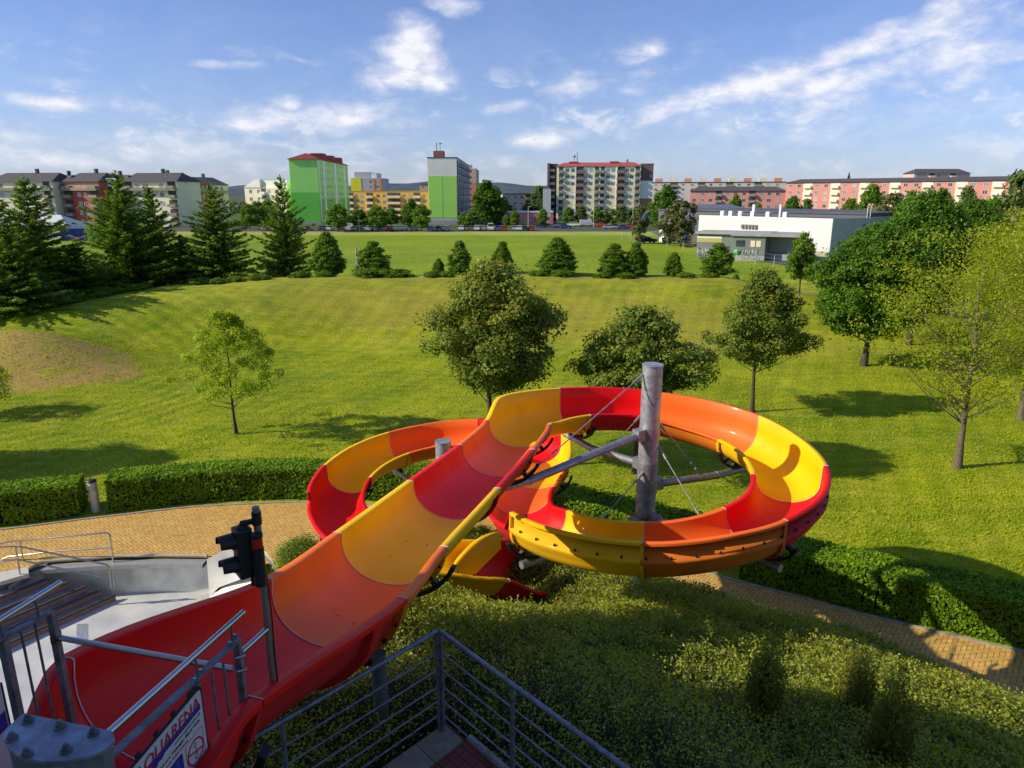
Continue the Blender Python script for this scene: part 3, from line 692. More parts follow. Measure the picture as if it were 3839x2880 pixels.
# end plates of the raised outer walls
for t,side,m in ((TE-.004,-1,YELo),(J[-172]+.15,1,REDo)):
    Lp,Rp,a,up,fwd,w,inn,eL,eR=profile(t-.01); Z=Vector((0,0,1)); e=.36 if side<0 else .3; p=Lp if side<0 else Rp; s=-a if side<0 else a
    mb=MB(); mb.hull([p-fwd*.02,p+s*.10-fwd*.02,p+s*.10+fwd*.02,p+fwd*.02],[p+Z*e-fwd*.02,p+s*.085+Z*e-fwd*.02,p+s*.085+Z*e+fwd*.02,p+Z*e+fwd*.02]); mb.build('wall_end_plate',m,slide)
# yellow splash tongue rising inside the last trough
mb=MB(); A=Vector(at(1700,2150,2.0)); rows=[]
T0=atY(1695,2136,14.72); T9=atY(1872,1995,16.0)
for i in range(19):
    u=i/18; p=T0.lerp(T9,u); hw=.30*math.sin(PI*u)**.6+.02
    side=Vector((-.75,.66,.15)).normalized()
    bulge=Vector((0,0,.16*math.sin(PI*u)))
    rows.append([p+bulge*0+Vector((.05,-.05,-.62+.2*u)),p+bulge*.6+Vector((.03,-.03,-.2)),p+bulge,p+bulge+side*hw*.35+Vector((0,0,.012)),p+side*hw+Vector((0,0,-.10)),p+side*hw*1.1+Vector((0,0,-.22)),p+side*(hw*1.5)+Vector((0,0,-.45+.1*u))])
mb.grid(rows,True); mb.build('splash_tongue',[YEL],slide)
# ------ masts with arms and tie rods
def mast(c,r,z0,z1,n=28):
    mb=MB(); mb.tube([(c[0],c[1],z0),(c[0],c[1],z1)],r,n); mb.tube([(c[0],c[1],z1),(c[0],c[1],z1+.025)],r+.012,n)
    o=mb.build('support_mast',mat('mast_galvanised',(.42,.45,.5),.4,.6,var=.28,scale=9,bump=.1,bscale=26,dirt=.25),slide); return o
m1=mast(C1,.213,-.3,7.03); m2=mast(C2,.213,-.3,4.05)
def cl_pt(t): Lp,Rp,a,up,fwd,w,inn,eL,eR=profile(t); return (Lp+Rp)/2-up*(DEP+.27),a,fwd
def arm(parent,c,z,t,r=.085,lug=True):
    e,a,fwd=cl_pt(t); d=Vector((e.x-c[0],e.y-c[1],0)).normalized(); p0=Vector((c[0],c[1],z))+d*.2
    knee=e-d*.75; knee.z=e.z
    mb=MB(); mb.tube([p0,knee],r,16); mb.build('support_arm',steel_g,parent)
    mb=MB(); mb.tube([knee-(knee-p0).normalized()*.02,knee+d*.02],r*1.12,16); mb.tube([knee,e+d*.5],r*.98,16); mb.build('arm_end',steel_g,parent)
    mb=MB(); mb.tube([(c[0],c[1],z-.13),(c[0],c[1],z+.13)],.225,24); 
    k=p0+d*.05; mb.box(-.05,.16,-.1,.1,-.12,.12,Matrix.Translation(k)@Matrix.Rotation(math.atan2(d.y,d.x),4,'Z')); mb.build('mast_collar',steel_g,parent)
    mb=MB(); s=Vector((-d.y,d.x,0))
    mb.hull([e-s*.06-d*.16,e+s*.06-d*.16,e+s*.06+d*.16,e-s*.06+d*.16],[e-s*.05-d*.14+Vector((0,0,.16)),e+s*.05-d*.14+Vector((0,0,.16)),e+s*.05+d*.14+Vector((0,0,.16)),e-s*.05+d*.14+Vector((0,0,.16))]); mb.build('arm_saddle',blackm,parent)
    return knee,d
def tie(parent,p0,p1):
    p0=Vector(p0);p1=Vector(p1); d=(p1-p0).normalized(); mb=MB(); mb.tube([p0,p1],.0125,8); mb.build('tie_rod',steel_g,parent)
    mb=MB(); mb.tube([p0.lerp(p1,.78)-d*.07,p0.lerp(p1,.78)+d*.07],.024,8); mb.build('turnbuckle',steel_g,parent)
    for q0,q1 in ((p0,p0+d*.32),(p1-d*.3,p1)): mb=MB(); mb.tube([q0,q1],.03,8); mb.build('rod_end',steel_g,parent)
kA,dA=arm(m1,C1,5.55,10.1)           # to the straight chute
kB,dB=arm(m1,C1,4.75,T1(119)+.12)    # far left
kC,dC=arm(m1,C1,4.3,T1(32)+.2)       # far right
kD,dD=arm(m1,C1,3.6,T1(-59)-.25)
kE,dE=arm(m1,C1,3.5,T1(-146))
ztop=6.75
tie(m1,(C1[0]-.2,C1[1]-.05,6.85),kA+Vector((0,0,.12))-dA*(-.05))
tie(m1,(C1[0]-.18,C1[1]+.1,5.9),kB+Vector((0,0,.1))-dB*.6)
tie(m1,(C1[0]+.2,C1[1]+.08,5.75),kC+Vector((0,0,.1))-dC*.5)
tie(m1,(C1[0]+.2,C1[1]-.08,5.25),kD+Vector((0,0,.1))-dD*.4)
tie(m1,(C1[0]-.12,C1[1]-.18,4.7),kE+Vector((0,0,.1))-dE*.4)
for (tx,zz) in ((J[124]+.1,2.6),(J[-160],1.9)): arm(m2,C2,zz,tx)
arm(m2,C2,2.4,J[70])
# support leg under the start of the chute
e,a,fwd=cl_pt(3.0); lg=MB(); lp=atY(1418,2450,5.95); lg.tube([(lp.x,lp.y,3.),(lp.x,lp.y,6.22)],.075,18); o=lg.build('support_leg',mat('grey_green_steel',(.16,.19,.18),.5,.4,var=.15,bump=.05),slide)
lg=MB(); lg.tube([(lp.x-.0,lp.y,6.16),(lp.x-.5,lp.y,6.1)],.06,12); lg.build('leg_bracket',blackm,slide)
# brown stiffening rib under the red start section
def rib(t):
    mb=MB(); Lp,Rp,a,up,fwd,w,inn,eL,eR=profile(t); cen=(Lp+Rp)/2; rows=[]
    for j in range(3,NP+1):
        p=inn[j]; d=(p-cen).normalized(); rows.append([p+d*.02-fwd*.09,p+d*.10-fwd*.09,p+d*.10+fwd*.09,p+d*.02+fwd*.09])
    mb.grid(rows,False,True); mb.build('stiffening_rib',REDo,slide)
rib(2.3); cradle(.35)
# ---------------------------------------------------------------- start deck, railings, signal
inox=mat('polished_inox',(.5,.51,.53),.24,1.,var=.04,scale=3)
galv=mat('galvanised_flat',(.2,.22,.25),.5,.55,var=.3,scale=16,bump=.15,bscale=40,dirt=.3)
XR=(-1.58,3.5,.14); XL=(-2.66,3.73,.14)
def pr(x,y): return onpl(x,y,*XR)
def pl(x,y): return onpl(x,y,*XL)
def flat(mb,p,q,w=.05,t=.008,up=Vector((0,0,1))):
    p=Vector(p);q=Vector(q); d=(q-p).normalized(); s=d.cross(up).normalized(); u=s.cross(d).normalized()
    mb.hull([p-s*t-u*w/2,p+s*t-u*w/2,p+s*t+u*w/2,p-s*t+u*w/2],[q-s*t-u*w/2,q+s*t-u*w/2,q+s*t+u*w/2,q-s*t+u*w/2])
def sq(mb,p,q,wx,wy):
    p=Vector(p);q=Vector(q)
    c=[Vector((-wx,-wy,0)),Vector((wx,-wy,0)),Vector((wx,wy,0)),Vector((-wx,wy,0))]; mb.hull([p+v for v in c],[q+v for v in c])
rr=empty('deck_railing',(-1.6,3.2,7.2),0,'grey steel railing with polished handrail right of the slide start, holding the information sign','railing'); O=rr.location.copy()
def rel(mb,name,m,root): 
    o=root.location; mb.v=[(v[0]-o.x,v[1]-o.y,v[2]-o.z) for v in mb.v]; return mb.build(name,m,root)
h0,h1=pr(410,2745),pr(912,2296); h0e=h0+(h0-h1)*.25
mb=MB(); mb.tube([h0e,h1],.0172,20); rel(mb,'handrail',inox,rr)
b0,b1=pr(429,2822),pr(888,2401); b0e=b0+(b0-b1)*.2
mb=MB(); flat(mb,b0e,b1,.012,.02); rel(mb,'top_bar',galv,rr)
for (x0,y0,x1,y1) in ((888,2401,925,2710),(732,2564,800,2980)):
    p,q=pr(x0,y0),pr(x1,y1); q=Vector((p.x,p.y,q.z)); mb=MB(); sq(mb,q,p,.018,.02); rel(mb,'post',galv,rr)
for (x0,y0,x1,y1) in ((793,2519,836,2849),(836,2483,870,2781)):
    p,q=pr(x0,y0),pr(x1,y1); q=Vector((p.x,p.y,q.z)); mb=MB(); mb.tube([q,p],.007,8); rel(mb,'baluster',galv,rr)
p,q=pr(927,2713),pr(800,2905); mb=MB(); flat(mb,q+(q-p)*.4,p,.03,.006); rel(mb,'bottom_bar',galv,rr)
for (x0,y0,x1,y1) in ((870,2352,872,2405),(737,2483,742,2540)):
    p=pr(x0,y0+0);q=pr(x1,y1); hp=h1+(h0-h1)*((h1.y-q.y)/(h1.y-h0.y)); mb=MB(); mb.tube([q,(q.x,q.y,hp.z)],.006,8); mb.box(q.x-.018,q.x+.018,q.y-.05,q.y+.05,q.z+.007,q.z+.012); rel(mb,'handrail_bracket',galv,rr)
    for s in (-.035,.035):
        mb=MB(); mb.tube([(q.x,q.y+s,q.z+.012),(q.x,q.y+s,q.z+.022)],.009,6); rel(mb,'bolt_head',inox,rr)
# deck under the railings
deckm=mat('deck_grating',(.12,.13,.14),.6,.5,var=.3,scale=20,bump=.3)
dk=empty('start_deck',(-2.2,2.2,7.0),0,'grey metal start deck at the head of the slide','deck')
mb=MB(); mb.box(-1.1,.62,-3.0,1.15,-.06,.0); o=mb.build('deck_plate',deckm,dk)
for (x,y) in ((-1.0,-2.),(.5,-2.),(-1.0,.9),(.5,.9)):
    mb=MB(); mb.tube([(x,y,-7.0),(x,y,-.06)],.06,12); mb.build('leg',galv,dk)
# left railing
lr=empty('deck_railing',(-2.7,3.5,7.2),0,'grey steel railing with polished handrail left of the slide start, at the left edge','railing')
g0,g1=pl(0,2325),pl(226,2184); g0e=g0+(g0-g1)*.6
mb=MB(); mb.tube([g0e,g1],.0172,20); rel(mb,'handrail',inox,lr)
a0,a1=pl(0,2397),pl(192,2291); a0e=a0+(a0-a1)*.7
mb=MB(); flat(mb,a0e,a1,.012,.02); rel(mb,'top_bar',galv,lr)
for (x0,y0,zz) in ((190,2294,7.05),(11,2400,7.0)):
    p=pl(x0,y0); mb=MB(); sq(mb,(p.x,p.y,zz),p,.018,.02); rel(mb,'post',galv,lr)
for (x0,y0) in ((77,2362),(129,2332)):
    p=pl(x0,y0); mb=MB(); mb.tube([(p.x,p.y,7.1),p],.007,8); rel(mb,'baluster',galv,lr)
for x0,y0,f in ((168,2235,.27),(4,2330,1.0)):
    q=a1+(a0-a1)*(f*.95); hp=g1+(g0-g1)*((g1.y-q.y)/(g1.y-g0.y)); mb=MB(); mb.tube([q,(q.x,q.y,hp.z)],.006,8); mb.box(q.x-.018,q.x+.018,q.y-.05,q.y+.05,q.z+.007,q.z+.012); rel(mb,'handrail_bracket',galv,lr)
mb=MB(); mb.box(a0.x-.35,a1.x-.02,a1.y+.0,a1.y+.03,7.02,7.05)
# barrier bar across the slide
c0,c1=pl(212,2389),pr(872,2508); bb=empty('barrier_bar',c0,0,'polished steel barrier bar across the head of the red chute','barrier')
mb=MB(); mb.tube([c0,c1],.0172,20); rel(mb,'bar',inox,bb)
mb=MB(); mb.tube([c0-Vector((.012,0,0)),c0+Vector((.006,0,0))],.045,6); rel(mb,'hinge_plate',mat('rusty_plate',(.17,.09,.05),.8,.3,var=.4,scale=25,bump=.3),bb)
for s in (-.04,.05,): 
    mb=MB(); mb.tube([c1+Vector((.01,.03,s)),c1+Vector((.06,.05,s))],.01,8); rel(mb,'bolt',inox,bb)
# column with bolted cap, close by
cw=empty('steel_column',(-1.6,2.08,7.0),0,'short thick galvanised column with a bolted cap plate at the bottom left corner','column')
cz=8.62
cx,cy=at(255,2745,cz)[:2]
capP=[tuple(at(x,y,cz)[:2]) for x,y in ((88,2674),(420,2741),(432,2775),(395,2810),(330,2838),(250,2852),(160,2855),(80,2840),(30,2805),(12,2770),(25,2730))]
ccx=sum(p[0] for p in capP)/len(capP); ccy=sum(p[1] for p in capP)/len(capP)
mb=MB(); mb.prism([(p[0]+1.6,p[1]-2.08) for p in capP],cz-7.012,cz-7.0); mb.build('cap_plate',mat('cap_galvanised',(.3,.34,.42),.4,.6,var=.3,scale=12,bump=.15,bscale=60,dirt=.45),cw)
inn_=[((p[0]-ccx)*.93+ccx+1.6,(p[1]-ccy)*.93+ccy-2.08) for p in capP]
mb=MB(); mb.prism(inn_,-.0,cz-7.012); mb.build('shaft',galv,cw)
for (x,y) in ((104,2700),(225,2722),(350,2748),(45,2768),(100,2828),(248,2812)):
    p=at(x,y,cz+.004); mb=MB(); o=cw.location; px,py,pz=p.x-o.x,p.y-o.y,cz-7.0
    mb.tube([(px,py,pz),(px,py,pz+.005)],.021,20); mb.tube([(px,py,pz+.005),(px,py,pz+.019)],.014,6); mb.tube([(px,py,pz+.019),(px,py,pz+.03)],.008,10); mb.build('bolt',galv,cw)
# traffic light on its pole
tl=empty('signal_light',(-1.495,3.81,7.5),0,'black two-lamp traffic light with red beacon on a thin steel pole beside the red chute','traffic light')
mb=MB(); mb.tube([(0,0,-.0),(0,0,1.24)],.0215,20); mb.build('pole',mat('dull_pole',(.3,.29,.25),.45,.6,var=.15,dirt=.2),tl)
for (x0,y0,x1,y1) in ((905,2446,1003,2356),(927,2655,1030,2565)):
    p=pr(x0,y0); q=atY(x1,y1,3.81); q=Vector((0,0,q.z-7.5)); p=p-tl.location; mb=MB(); mb.tube([p,q],.0172,18); mb.build('pole_bracket',inox,tl)
SM=Matrix.Translation((-.085,-.02,.83))@Matrix.Rotation(R(-52),4,'Z')
def tb(f,name,m,root=tl): mb=MB(); f(mb); return mb.build(name,m,root)
hs=tb(lambda mb:mb.bevbox(-.05,.05,-.05,.045,-.02,.29,.012,SM),'signal_housing',black_p)
lensr=mat('red_lens',(.5,.03,.015),.2,var=.2,scale=60); lensg=mat('green_lens',(.01,.3,.18),.2,var=.2,scale=60)
for i,(zz,lm) in enumerate(((.215,lensr),(.065,lensg))):
    mb=MB(); rows=[]
    for k in range(6):
        rad=.045*math.sqrt(max(0,1-(k/5)**2)); rows.append([SM@Vector((rad*math.cos(2*PI*j/20),-.052-.012*(k/5),zz+rad*math.sin(2*PI*j/20))) for j in range(20)])
    mb.grid(rows,True,True); mb.build('lens',lm,hs)
    mb=MB(); rows=[]
    for k in range(6):
        u=k/5; rows.append([SM@Vector(((.053)*math.cos(a),-.045-.095*u*(.35+.65*(1 if math.sin(a)>-.2 else .0)),zz+.053*math.sin(a))) for a in [R(-35)+R(250)*j/20 for j in range(21)]])
    mb.grid(rows,True); rows=[[Vector(v)+ (SM.to_3x3()@Vector((0,0,0))) for v in r] for r in rows]
    o=mb.build('lens_hood',black_p,hs); sm=o.modifiers.new('thickness','SOLIDIFY'); sm.thickness=.004
mb=MB(); mb.ball(SM@Vector((0,0,.29)),.035,12,.6); mb.build('housing_knuckle',black_p,hs)
mb=MB(); mb.tube([SM@Vector((0,0,.30)),SM@Vector((.0,.0,.315)),(-.03,-.005,1.15),(-.0,0,1.17)],.018,10); mb.tube([(0,0,1.13),(0,0,1.21)],.028,16); mb.build('mounting_arm',black_p,tl)
mb=MB(); mb.tube([(.005,-.045,.76),(.005,-.045,1.0)],.036,16); mb.build('beacon_base',black_p,tl)
mb=MB(); mb.tube([(.005,-.045,1.005),(.005,-.045,1.07)],.033,18); mb.build('beacon_lens',lensr,tl)
mb=MB(); mb.tube([(.005,-.045,1.07),(.005,-.045,1.092)],.036,18); mb.build('beacon_cap',black_p,tl)
mb=MB(); mb.tube([(0,0,.74),(0,0,.80)],.03,14); mb.box(-.06,.0,-.03,.02,.74,.80); mb.build('lower_clamp',black_p,tl)
# information sign on the right railing
P00=pr(475,2822)
def textmesh(s,size,m,parent,M,name='lettering',shear=0.,extr=.0006,sx=1.):
    cu=bpy.data.curves.new('t','FONT'); cu.body=s; cu.size=size; cu.extrude=extr; cu.shear=shear; cu.space_character=1.0
    o=bpy.data.objects.new('t',cu); COL.objects.link(o); dg=bpy.context.evaluated_depsgraph_get(); dg.update()
    me=bpy.data.meshes.new_from_object(o.evaluated_get(dg)); bpy.data.objects.remove(o)
    me.transform(Matrix.Diagonal((sx,1,1,1))); me.transform(M); me.materials.clear(); me.materials.append(m)
    me.name=name; return mobj(name,me,parent)
# sign local frame: u along +Y (slightly +X), v up, w outward (+X)
su=Vector((.14,1,0)).normalized(); sv=Vector((0,0,1)); sw=su.cross(sv)
s0=pr(726,2589); s1=pr(475,2822); SW=(s0-s1).dot(su)+.03; SH=.62
org=Vector((s0.x,s0.y,s0.z))-su*SW+sw*.028
sg=empty('information_sign',org,0,'white rules sign with red AQUARENA lettering hung on the right railing','sign')
FM=Matrix(((su.x,sv.x,sw.x,0),(su.y,sv.y,sw.y,0),(su.z,sv.z,sw.z,0),(0,0,0,1)))
def rrect(x0,x1,y0,y1,r,n=5):
    out=[]
    for cx,cy,a in ((x1-r,y1-r,0),(x0+r,y1-r,90),(x0+r,y0+r,180),(x1-r,y0+r,270)):
        for k in range(n+1): t=R(a+90*k/n); out.append((cx+r*math.cos(t),cy+r*math.sin(t)))
    return out
signw=mat('sign_white',(.66,.63,.66),.35,var=.04); signb=mat('sign_blue',(.008,.035,.32),.4,var=.06); signr=mat('sign_red',(.5,.02,.07),.4,var=.05); ink=mat('sign_ink',(.02,.02,.03),.5)
def sp(poly,z0,z1,m,name): mb=MB(); mb.prism(poly,z0,z1,FM); return mb.build(name,m,sg)
sp(rrect(-.025,SW+.025,-SH,.025,.03),-.006,.0,black_p,'sign_frame')
sp(rrect(-.008,SW+.008,-SH+.01,.008,.02),.0,.003,signw,'sign_board')
k=SW/.62
TM=FM@Matrix.Translation((SW*.02,-.088*k,.0062))
AQ=textmesh('AQUARENA',.105*k,signr,sg,TM,sx=1.0,shear=.12)
wd=max(v.co.x for v in AQ.data.vertices) # scale width to the board
xs_=[ (FM.inverted()@v.co).x for v in AQ.data.vertices]; w_=max(xs_)-min(xs_)
AQ.data.transform(FM@Matrix.Translation((SW*.02,0,0))@Matrix.Diagonal((SW*.95/w_,1,1,1))@Matrix.Translation((-min(xs_),0,0))@FM.inverted())
sp([(SW*.02,-.112*k),(SW*.98,-.112*k),(SW*.98,-.075*k),(SW*.02,-.075*k)],.003,.0045,signb,'blue_band')
sp([(SW*.10,-.112*k),(SW*.42,-.112*k),(SW*.37,-.128*k),(SW*.33,-.121*k),(SW*.29,-.138*k),(SW*.26,-.126*k),(SW*.24,-.155*k),(SW*.22,-.150*k),(SW*.225,-.13*k),(SW*.17,-.145*k),(SW*.14,-.125*k)],.003,.0043,signb,'blue_drip')
def tline(s,x,y,size,m,w=None):
    o=textmesh(s,size*k,m,sg,FM@Matrix.Translation((x*SW,y*k,.0048)))
    if w:
        xs_=[(FM.inverted()@v.co).x for v in o.data.vertices]; ww=max(xs_)-min(xs_); x0=min(xs_)
        o.data.transform(FM@Matrix.Translation((x0,0,0))@Matrix.Diagonal((w*SW/ww,1,1,1))@Matrix.Translation((-x0,0,0))@FM.inverted())
    return o
tline('www.aquarena.sk',.55,-.140,.022,ink,.42)
tline('Řád ke klouzání pro Tobogán Black Hole',.04,-.178,.026,ink,.9)
tline('Všeobecné informace',.22,-.212,.024,signr,.52)
for (x0,x1,y0,y1) in ((.04,.30,-.44,-.235),(.36,.64,-.44,-.235)): sp(rrect(x0*SW,x1*SW,y0*k,y1*k,.012),.003,.0045,signb,'pictogram_panel')
def ringpoly(cx,cy,ro,ri,m,name,n=28):
    mb=MB(); vo=[FM@Vector((cx+ro*math.cos(2*PI*j/n),cy+ro*math.sin(2*PI*j/n),.0052)) for j in range(n)]; vi=[FM@Vector((cx+ri*math.cos(2*PI*j/n),cy+ri*math.sin(2*PI*j/n),.0052)) for j in range(n)]
    mb.grid([vo,vi],False,True) ; return mb.build(name,m,sg)
def stroke(pts,w,m,name,z=.0056):
    mb=MB()
    for a,b in zip(pts[:-1],pts[1:]):
        a=Vector((a[0],a[1]));b=Vector((b[0],b[1])); d=(b-a).normalized(); n=Vector((-d.y,d.x))*w/2; mb.prism([tuple(a-n),tuple(b-n),tuple(b+n),tuple(a+n)],z-.0008,z,FM)
    return mb.build(name,m,sg)
for (x0,x1,y0,y1) in ((.69,.97,-.44,-.225),):
    for s in (rrect(x0*SW,x1*SW,y0*k,y1*k,.012),): stroke(s+[s[0]],.0015,ink,'pictogram_border',.0045)
cx,cy,rr_=.83*SW,-.333*k,.082*k
ringpoly(cx,cy,rr_,rr_*.86,signr,'prohibition_ring'); stroke([(cx-rr_*.8,cy+rr_*.25),(cx+rr_*.8,cy-rr_*.25)],rr_*.13,signr,'prohibition_bar',.006)
stroke([(cx-.012*k,cy+.05*k),(cx+.01*k,cy+.055*k),(cx+.012*k,cy+.035*k),(cx-.008*k,cy+.03*k),(cx-.012*k,cy+.05*k)],.002*k,ink,'pictogram_figure'); stroke([(cx,cy+.03*k),(cx+.012*k,cy),(cx-.01*k,cy-.02*k),(cx-.004*k,cy-.05*k),(cx+.014*k,cy-.05*k),(cx+.01*k,cy-.01*k)],.003*k,ink,'pictogram_figure')
lightb=mat('sign_light_blue',(.1,.3,.75),.4)
stroke([(.42*SW,-.42*k),(.48*SW,-.37*k),(.52*SW,-.30*k),(.56*SW,-.25*k),(.57*SW,-.30*k),(.53*SW,-.35*k),(.58*SW,-.40*k)],.003*k,lightb,'pictogram_figure')
sp(rrect(.69*SW,.99*SW,-.66*k,-.47*k,.012),.003,.0045,signb,'pictogram_panel')
mb=MB(); n=26; mb.prism([(.84*SW+.07*k*math.cos(2*PI*j/n),-.555*k+.07*k*math.sin(2*PI*j/n)) for j in range(n)],.0045,.0055,FM); mb.build('pictogram_disc',ink,sg)
stroke([(.82*SW,-.60*k),(.84*SW,-.57*k),(.83*SW,-.54*k),(.86*SW,-.52*k),(.87*SW,-.55*k)],.003*k,signw,'pictogram_figure',.0066)
sp(rrect(.36*SW,.66*SW,-.66*k,-.47*k,.012),.003,.0045,signb,'pictogram_panel')
for u in (.12,.37,.62,.87):
    mb=MB(); mb.box(u*SW-.014,u*SW+.014,.0,.045,-.01,-.004,FM); mb.build('hanger_clip',black_p,sg)
# second sign at the left edge
q0=pl(6,2600)
s2=empty('information_sign',q0,0,'white and blue information sign on the left railing, cut by the left edge','sign')
mb=MB(); mb.box(-.004,.004,-.5,.0,-.5,.06); mb.build('sign_board',signw,s2)
mb=MB(); mb.box(.004,.007,-.4,-.01,-.2,-.1); mb.build('blue_band',signb,s2)
mb=MB(); mb.box(.003,.0045,-.52,.014,-.52,.072); mb.box(-.0035,.0035,.0,.014,-.52,.072); 
mb=MB(); mb.box(-.006,.006,.0,.012,-.5,.06); mb.build('sign_frame',black_p,s2)
# ---------------------------------------------------------------- landing fence + landing
gal=mat('galvanised_tube',(.22,.26,.33),.42,.5,var=.3,scale=14,bump=.1,bscale=30,dirt=.25)
ZF=6.6; f0=at(1645,2363,ZF); f1=at(945,2768,ZF); f2=at(2345,2880,ZF)
f1=f0+(f1-f0)*1.3; f2=f0+(f2-f0)*1.25
zs=[6.37,6.19,6.01,5.85,5.69]
def fence(name,a,b,posts,label,inset):
    root=empty(name,(a.x,a.y,5.5),0,label,'railing'); d=(b-a).normalized(); a=a+d*inset
    mb=MB(); mb.tube([a,b],.0215,16); rel(mb,'top_rail',gal,root)
    for z in zs: mb=MB(); mb.tube([Vector((a.x,a.y,z)),Vector((b.x,b.y,z))],.0085,10); rel(mb,'rail',gal,root)
    for t in posts:
        p=a+(b-a)*t; mb=MB(); mb.tube([Vector((p.x,p.y,5.4)),p],.0185,14); rel(mb,'post',gal,root)
# cable of the traffic light and a few dry leaves in the chute
mb=MB(); mb.tube([(.028,.0,.78),(.03,.004,.5),(.027,0,.3),(.03,-.004,.02)],.005,6); mb.build('cable',black_p,tl)
rl_=random.Random(8); leafb=mat('dry_leaf',(.09,.05,.02),.9,var=.3)
for i in range(9):
    t=rl_.uniform(3.2,9.5); Lp,Rp,a,up,fwd,w,inn,eL,eR=profile(t); j=rl_.randint(7,15); p=inn[j]+(Lp.lerp(Rp,.5)-inn[j]).normalized()*.012
    s=rl_.uniform(.018,.035); an=rl_.uniform(0,6); d1=(fwd*math.cos(an)+a*math.sin(an))*s; d2=(a*math.cos(an)-fwd*math.sin(an))*s*.45
    mb=MB(); mb.add([p-d1,p+d2,p+d1+up*.006,p-d2],[(0,1,2,3)]); o=mb.build('dry_leaf',leafb); tag(o,'tiny dry brown leaf lying in the sunny part of the chute','leaf','dry leaves in the chute')
fence('landing_fence',f0,f1,[0.0,(f0-at(1054,2730,6.5)).length/(f1-f0).length],'blue-grey pipe fence of the landing, run leading left towards the slide',.03)
fence('landing_fence',f0,f2,[0.0,(f0-at(1922,2569,6.57)).length/(f2-f0).length],'blue-grey pipe fence of the landing, run leading down to the right',.03)
ca=at(1655,2712,5.5); 
dl_=(f1-f0).normalized(); dr_=(f2-f0).normalized(); dl_.z=dr_.z=0
flag=mat('pale_slab',(.32,.29,.22),.85,var=.25,scale=6,bump=.3,dirt=.3)
redp=pavemat('red_block_paving',(.2,.05,.04),(.26,.075,.06),(.05,.03,.025),.2,.1,45)
c0_=Vector((f0.x,f0.y,0))+Vector((.03,.08,0))
def quad(u0,u1,v0,v1): return [tuple((c0_+dl_*u+dr_*v)[:2]) for u,v in ((u0,v0),(u1,v0),(u1,v1),(u0,v1))]
ln=empty('landing',(0,0,0)); bpy.data.objects.remove(ln)
mb=MB(); mb.prism(quad(-.02,2.6,-.02,2.4),5.2,5.495); o=mb.build('landing_pavement',redp); o['kind']='structure'
for i in range(7):
    mb=MB(); mb.prism([tuple(p) for p in quad(.02+i*.36,.02+i*.36+.35,.0,.3)],5.494,5.515)
    o=mb.build('paving_slab',flag); tag(o,'pale square slab edging the red brick landing beneath the fence','paving slab','pale slabs along the landing edge')
mb=MB(); mb.prism(quad(-.08,-.02,.3,2.4),5.2,5.53); o=mb.build('landing_kerb',stone); o['kind']='structure'
# ---------------------------------------------------------------- pool
b=None; poolm=mat('pool_inox',(.58,.59,.6),.33,.55,var=.1,scale=1.4,dirt=.22); wallm=mat('pool_wall_inox',(.78,.78,.73),.38,.2,var=.3,scale=1.1,dirt=.2)
arc=resamp([(-17,17.0)]+[tuple(p) for p in POOLARC],40)
ZB=-1.12
arcA=[p for p in arc if p[0]>-13.9]
mb=MB(); rows=[[Vector((p[0],p[1],-.16)),Vector((p[0]*.995,p[1]-.06,ZB))] for p in resamp(POOLARC,30)]
mb.grid(rows,True); o=mb.build('pool_wall',wallm); tag(o,'curved stainless steel wall of the empty splash pool below the yellow paving','pool wall')
mb=MB(); rows=[[Vector((p[0],p[1]+.02,-.05)),Vector((p[0],p[1]-.32,-.05)),Vector((p[0],p[1]-.34,-.16)),Vector((p[0],p[1],-.17))] for p in resamp(POOLARC,30)]
mb.grid(rows,False); mb2=MB()
o=mb.build('overflow_channel',mat('overflow_grey',(.4,.4,.38),.5,.3,var=.1)); tag(o,'pale overflow ledge running along the curved pool edge','pool edge')
mb=MB(); mb.tube([Vector((p[0],p[1]+.05,.05)) for p in resamp(POOLARC,30)],.045,10); o=mb.build('pool_coping',mat('coping_inox',(.66,.6,.45),.35,.5)); tag(o,'rounded metal coping tube around the far rim of the pool','pool coping')
# ribbed floor
fm=bpy.data.materials.new('ribbed_pool_floor'); fm.use_nodes=True; N=fm.node_tree.nodes; Lk=fm.node_tree.links; b=N['Principled BSDF']; b.inputs['Metallic'].default_value=.08; b.inputs['Roughness'].default_value=.42
tc=N.new('ShaderNodeTexCoord'); mp=N.new('ShaderNodeMapping'); mp.inputs['Rotation'].default_value=(0,0,R(35)); Lk.new(tc.outputs['Object'],mp.inputs[0])
wv=N.new('ShaderNodeTexWave'); wv.inputs['Scale'].default_value=4.2; wv.bands_direction='X'; Lk.new(mp.outputs[0],wv.inputs['Vector'])
rp=N.new('ShaderNodeValToRGB'); rp.color_ramp.elements[0].color=(.55,.56,.57,1); rp.color_ramp.elements[1].color=(.86,.86,.84,1); Lk.new(wv.outputs['Fac'],rp.inputs['Fac'])
nn=N.new('ShaderNodeTexNoise'); nn.inputs['Scale'].default_value=.9; nn.inputs['Detail'].default_value=8; Lk.new(tc.outputs['Object'],nn.inputs['Vector'])
r2=N.new('ShaderNodeValToRGB'); r2.color_ramp.elements[0].position=.35; r2.color_ramp.elements[1].position=.7; r2.color_ramp.elements[0].color=(.75,.76,.8,1); r2.color_ramp.elements[1].color=(1.1,1.1,1.05,1); Lk.new(nn.outputs['Fac'],r2.inputs['Fac'])
mx=N.new('ShaderNodeMixRGB'); mx.blend_type='MULTIPLY'; mx.inputs['Fac'].default_value=1; Lk.new(rp.outputs[0],mx.inputs[1]); Lk.new(r2.outputs[0],mx.inputs[2]); Lk.new(mx.outputs[0],b.inputs['Base Color'])
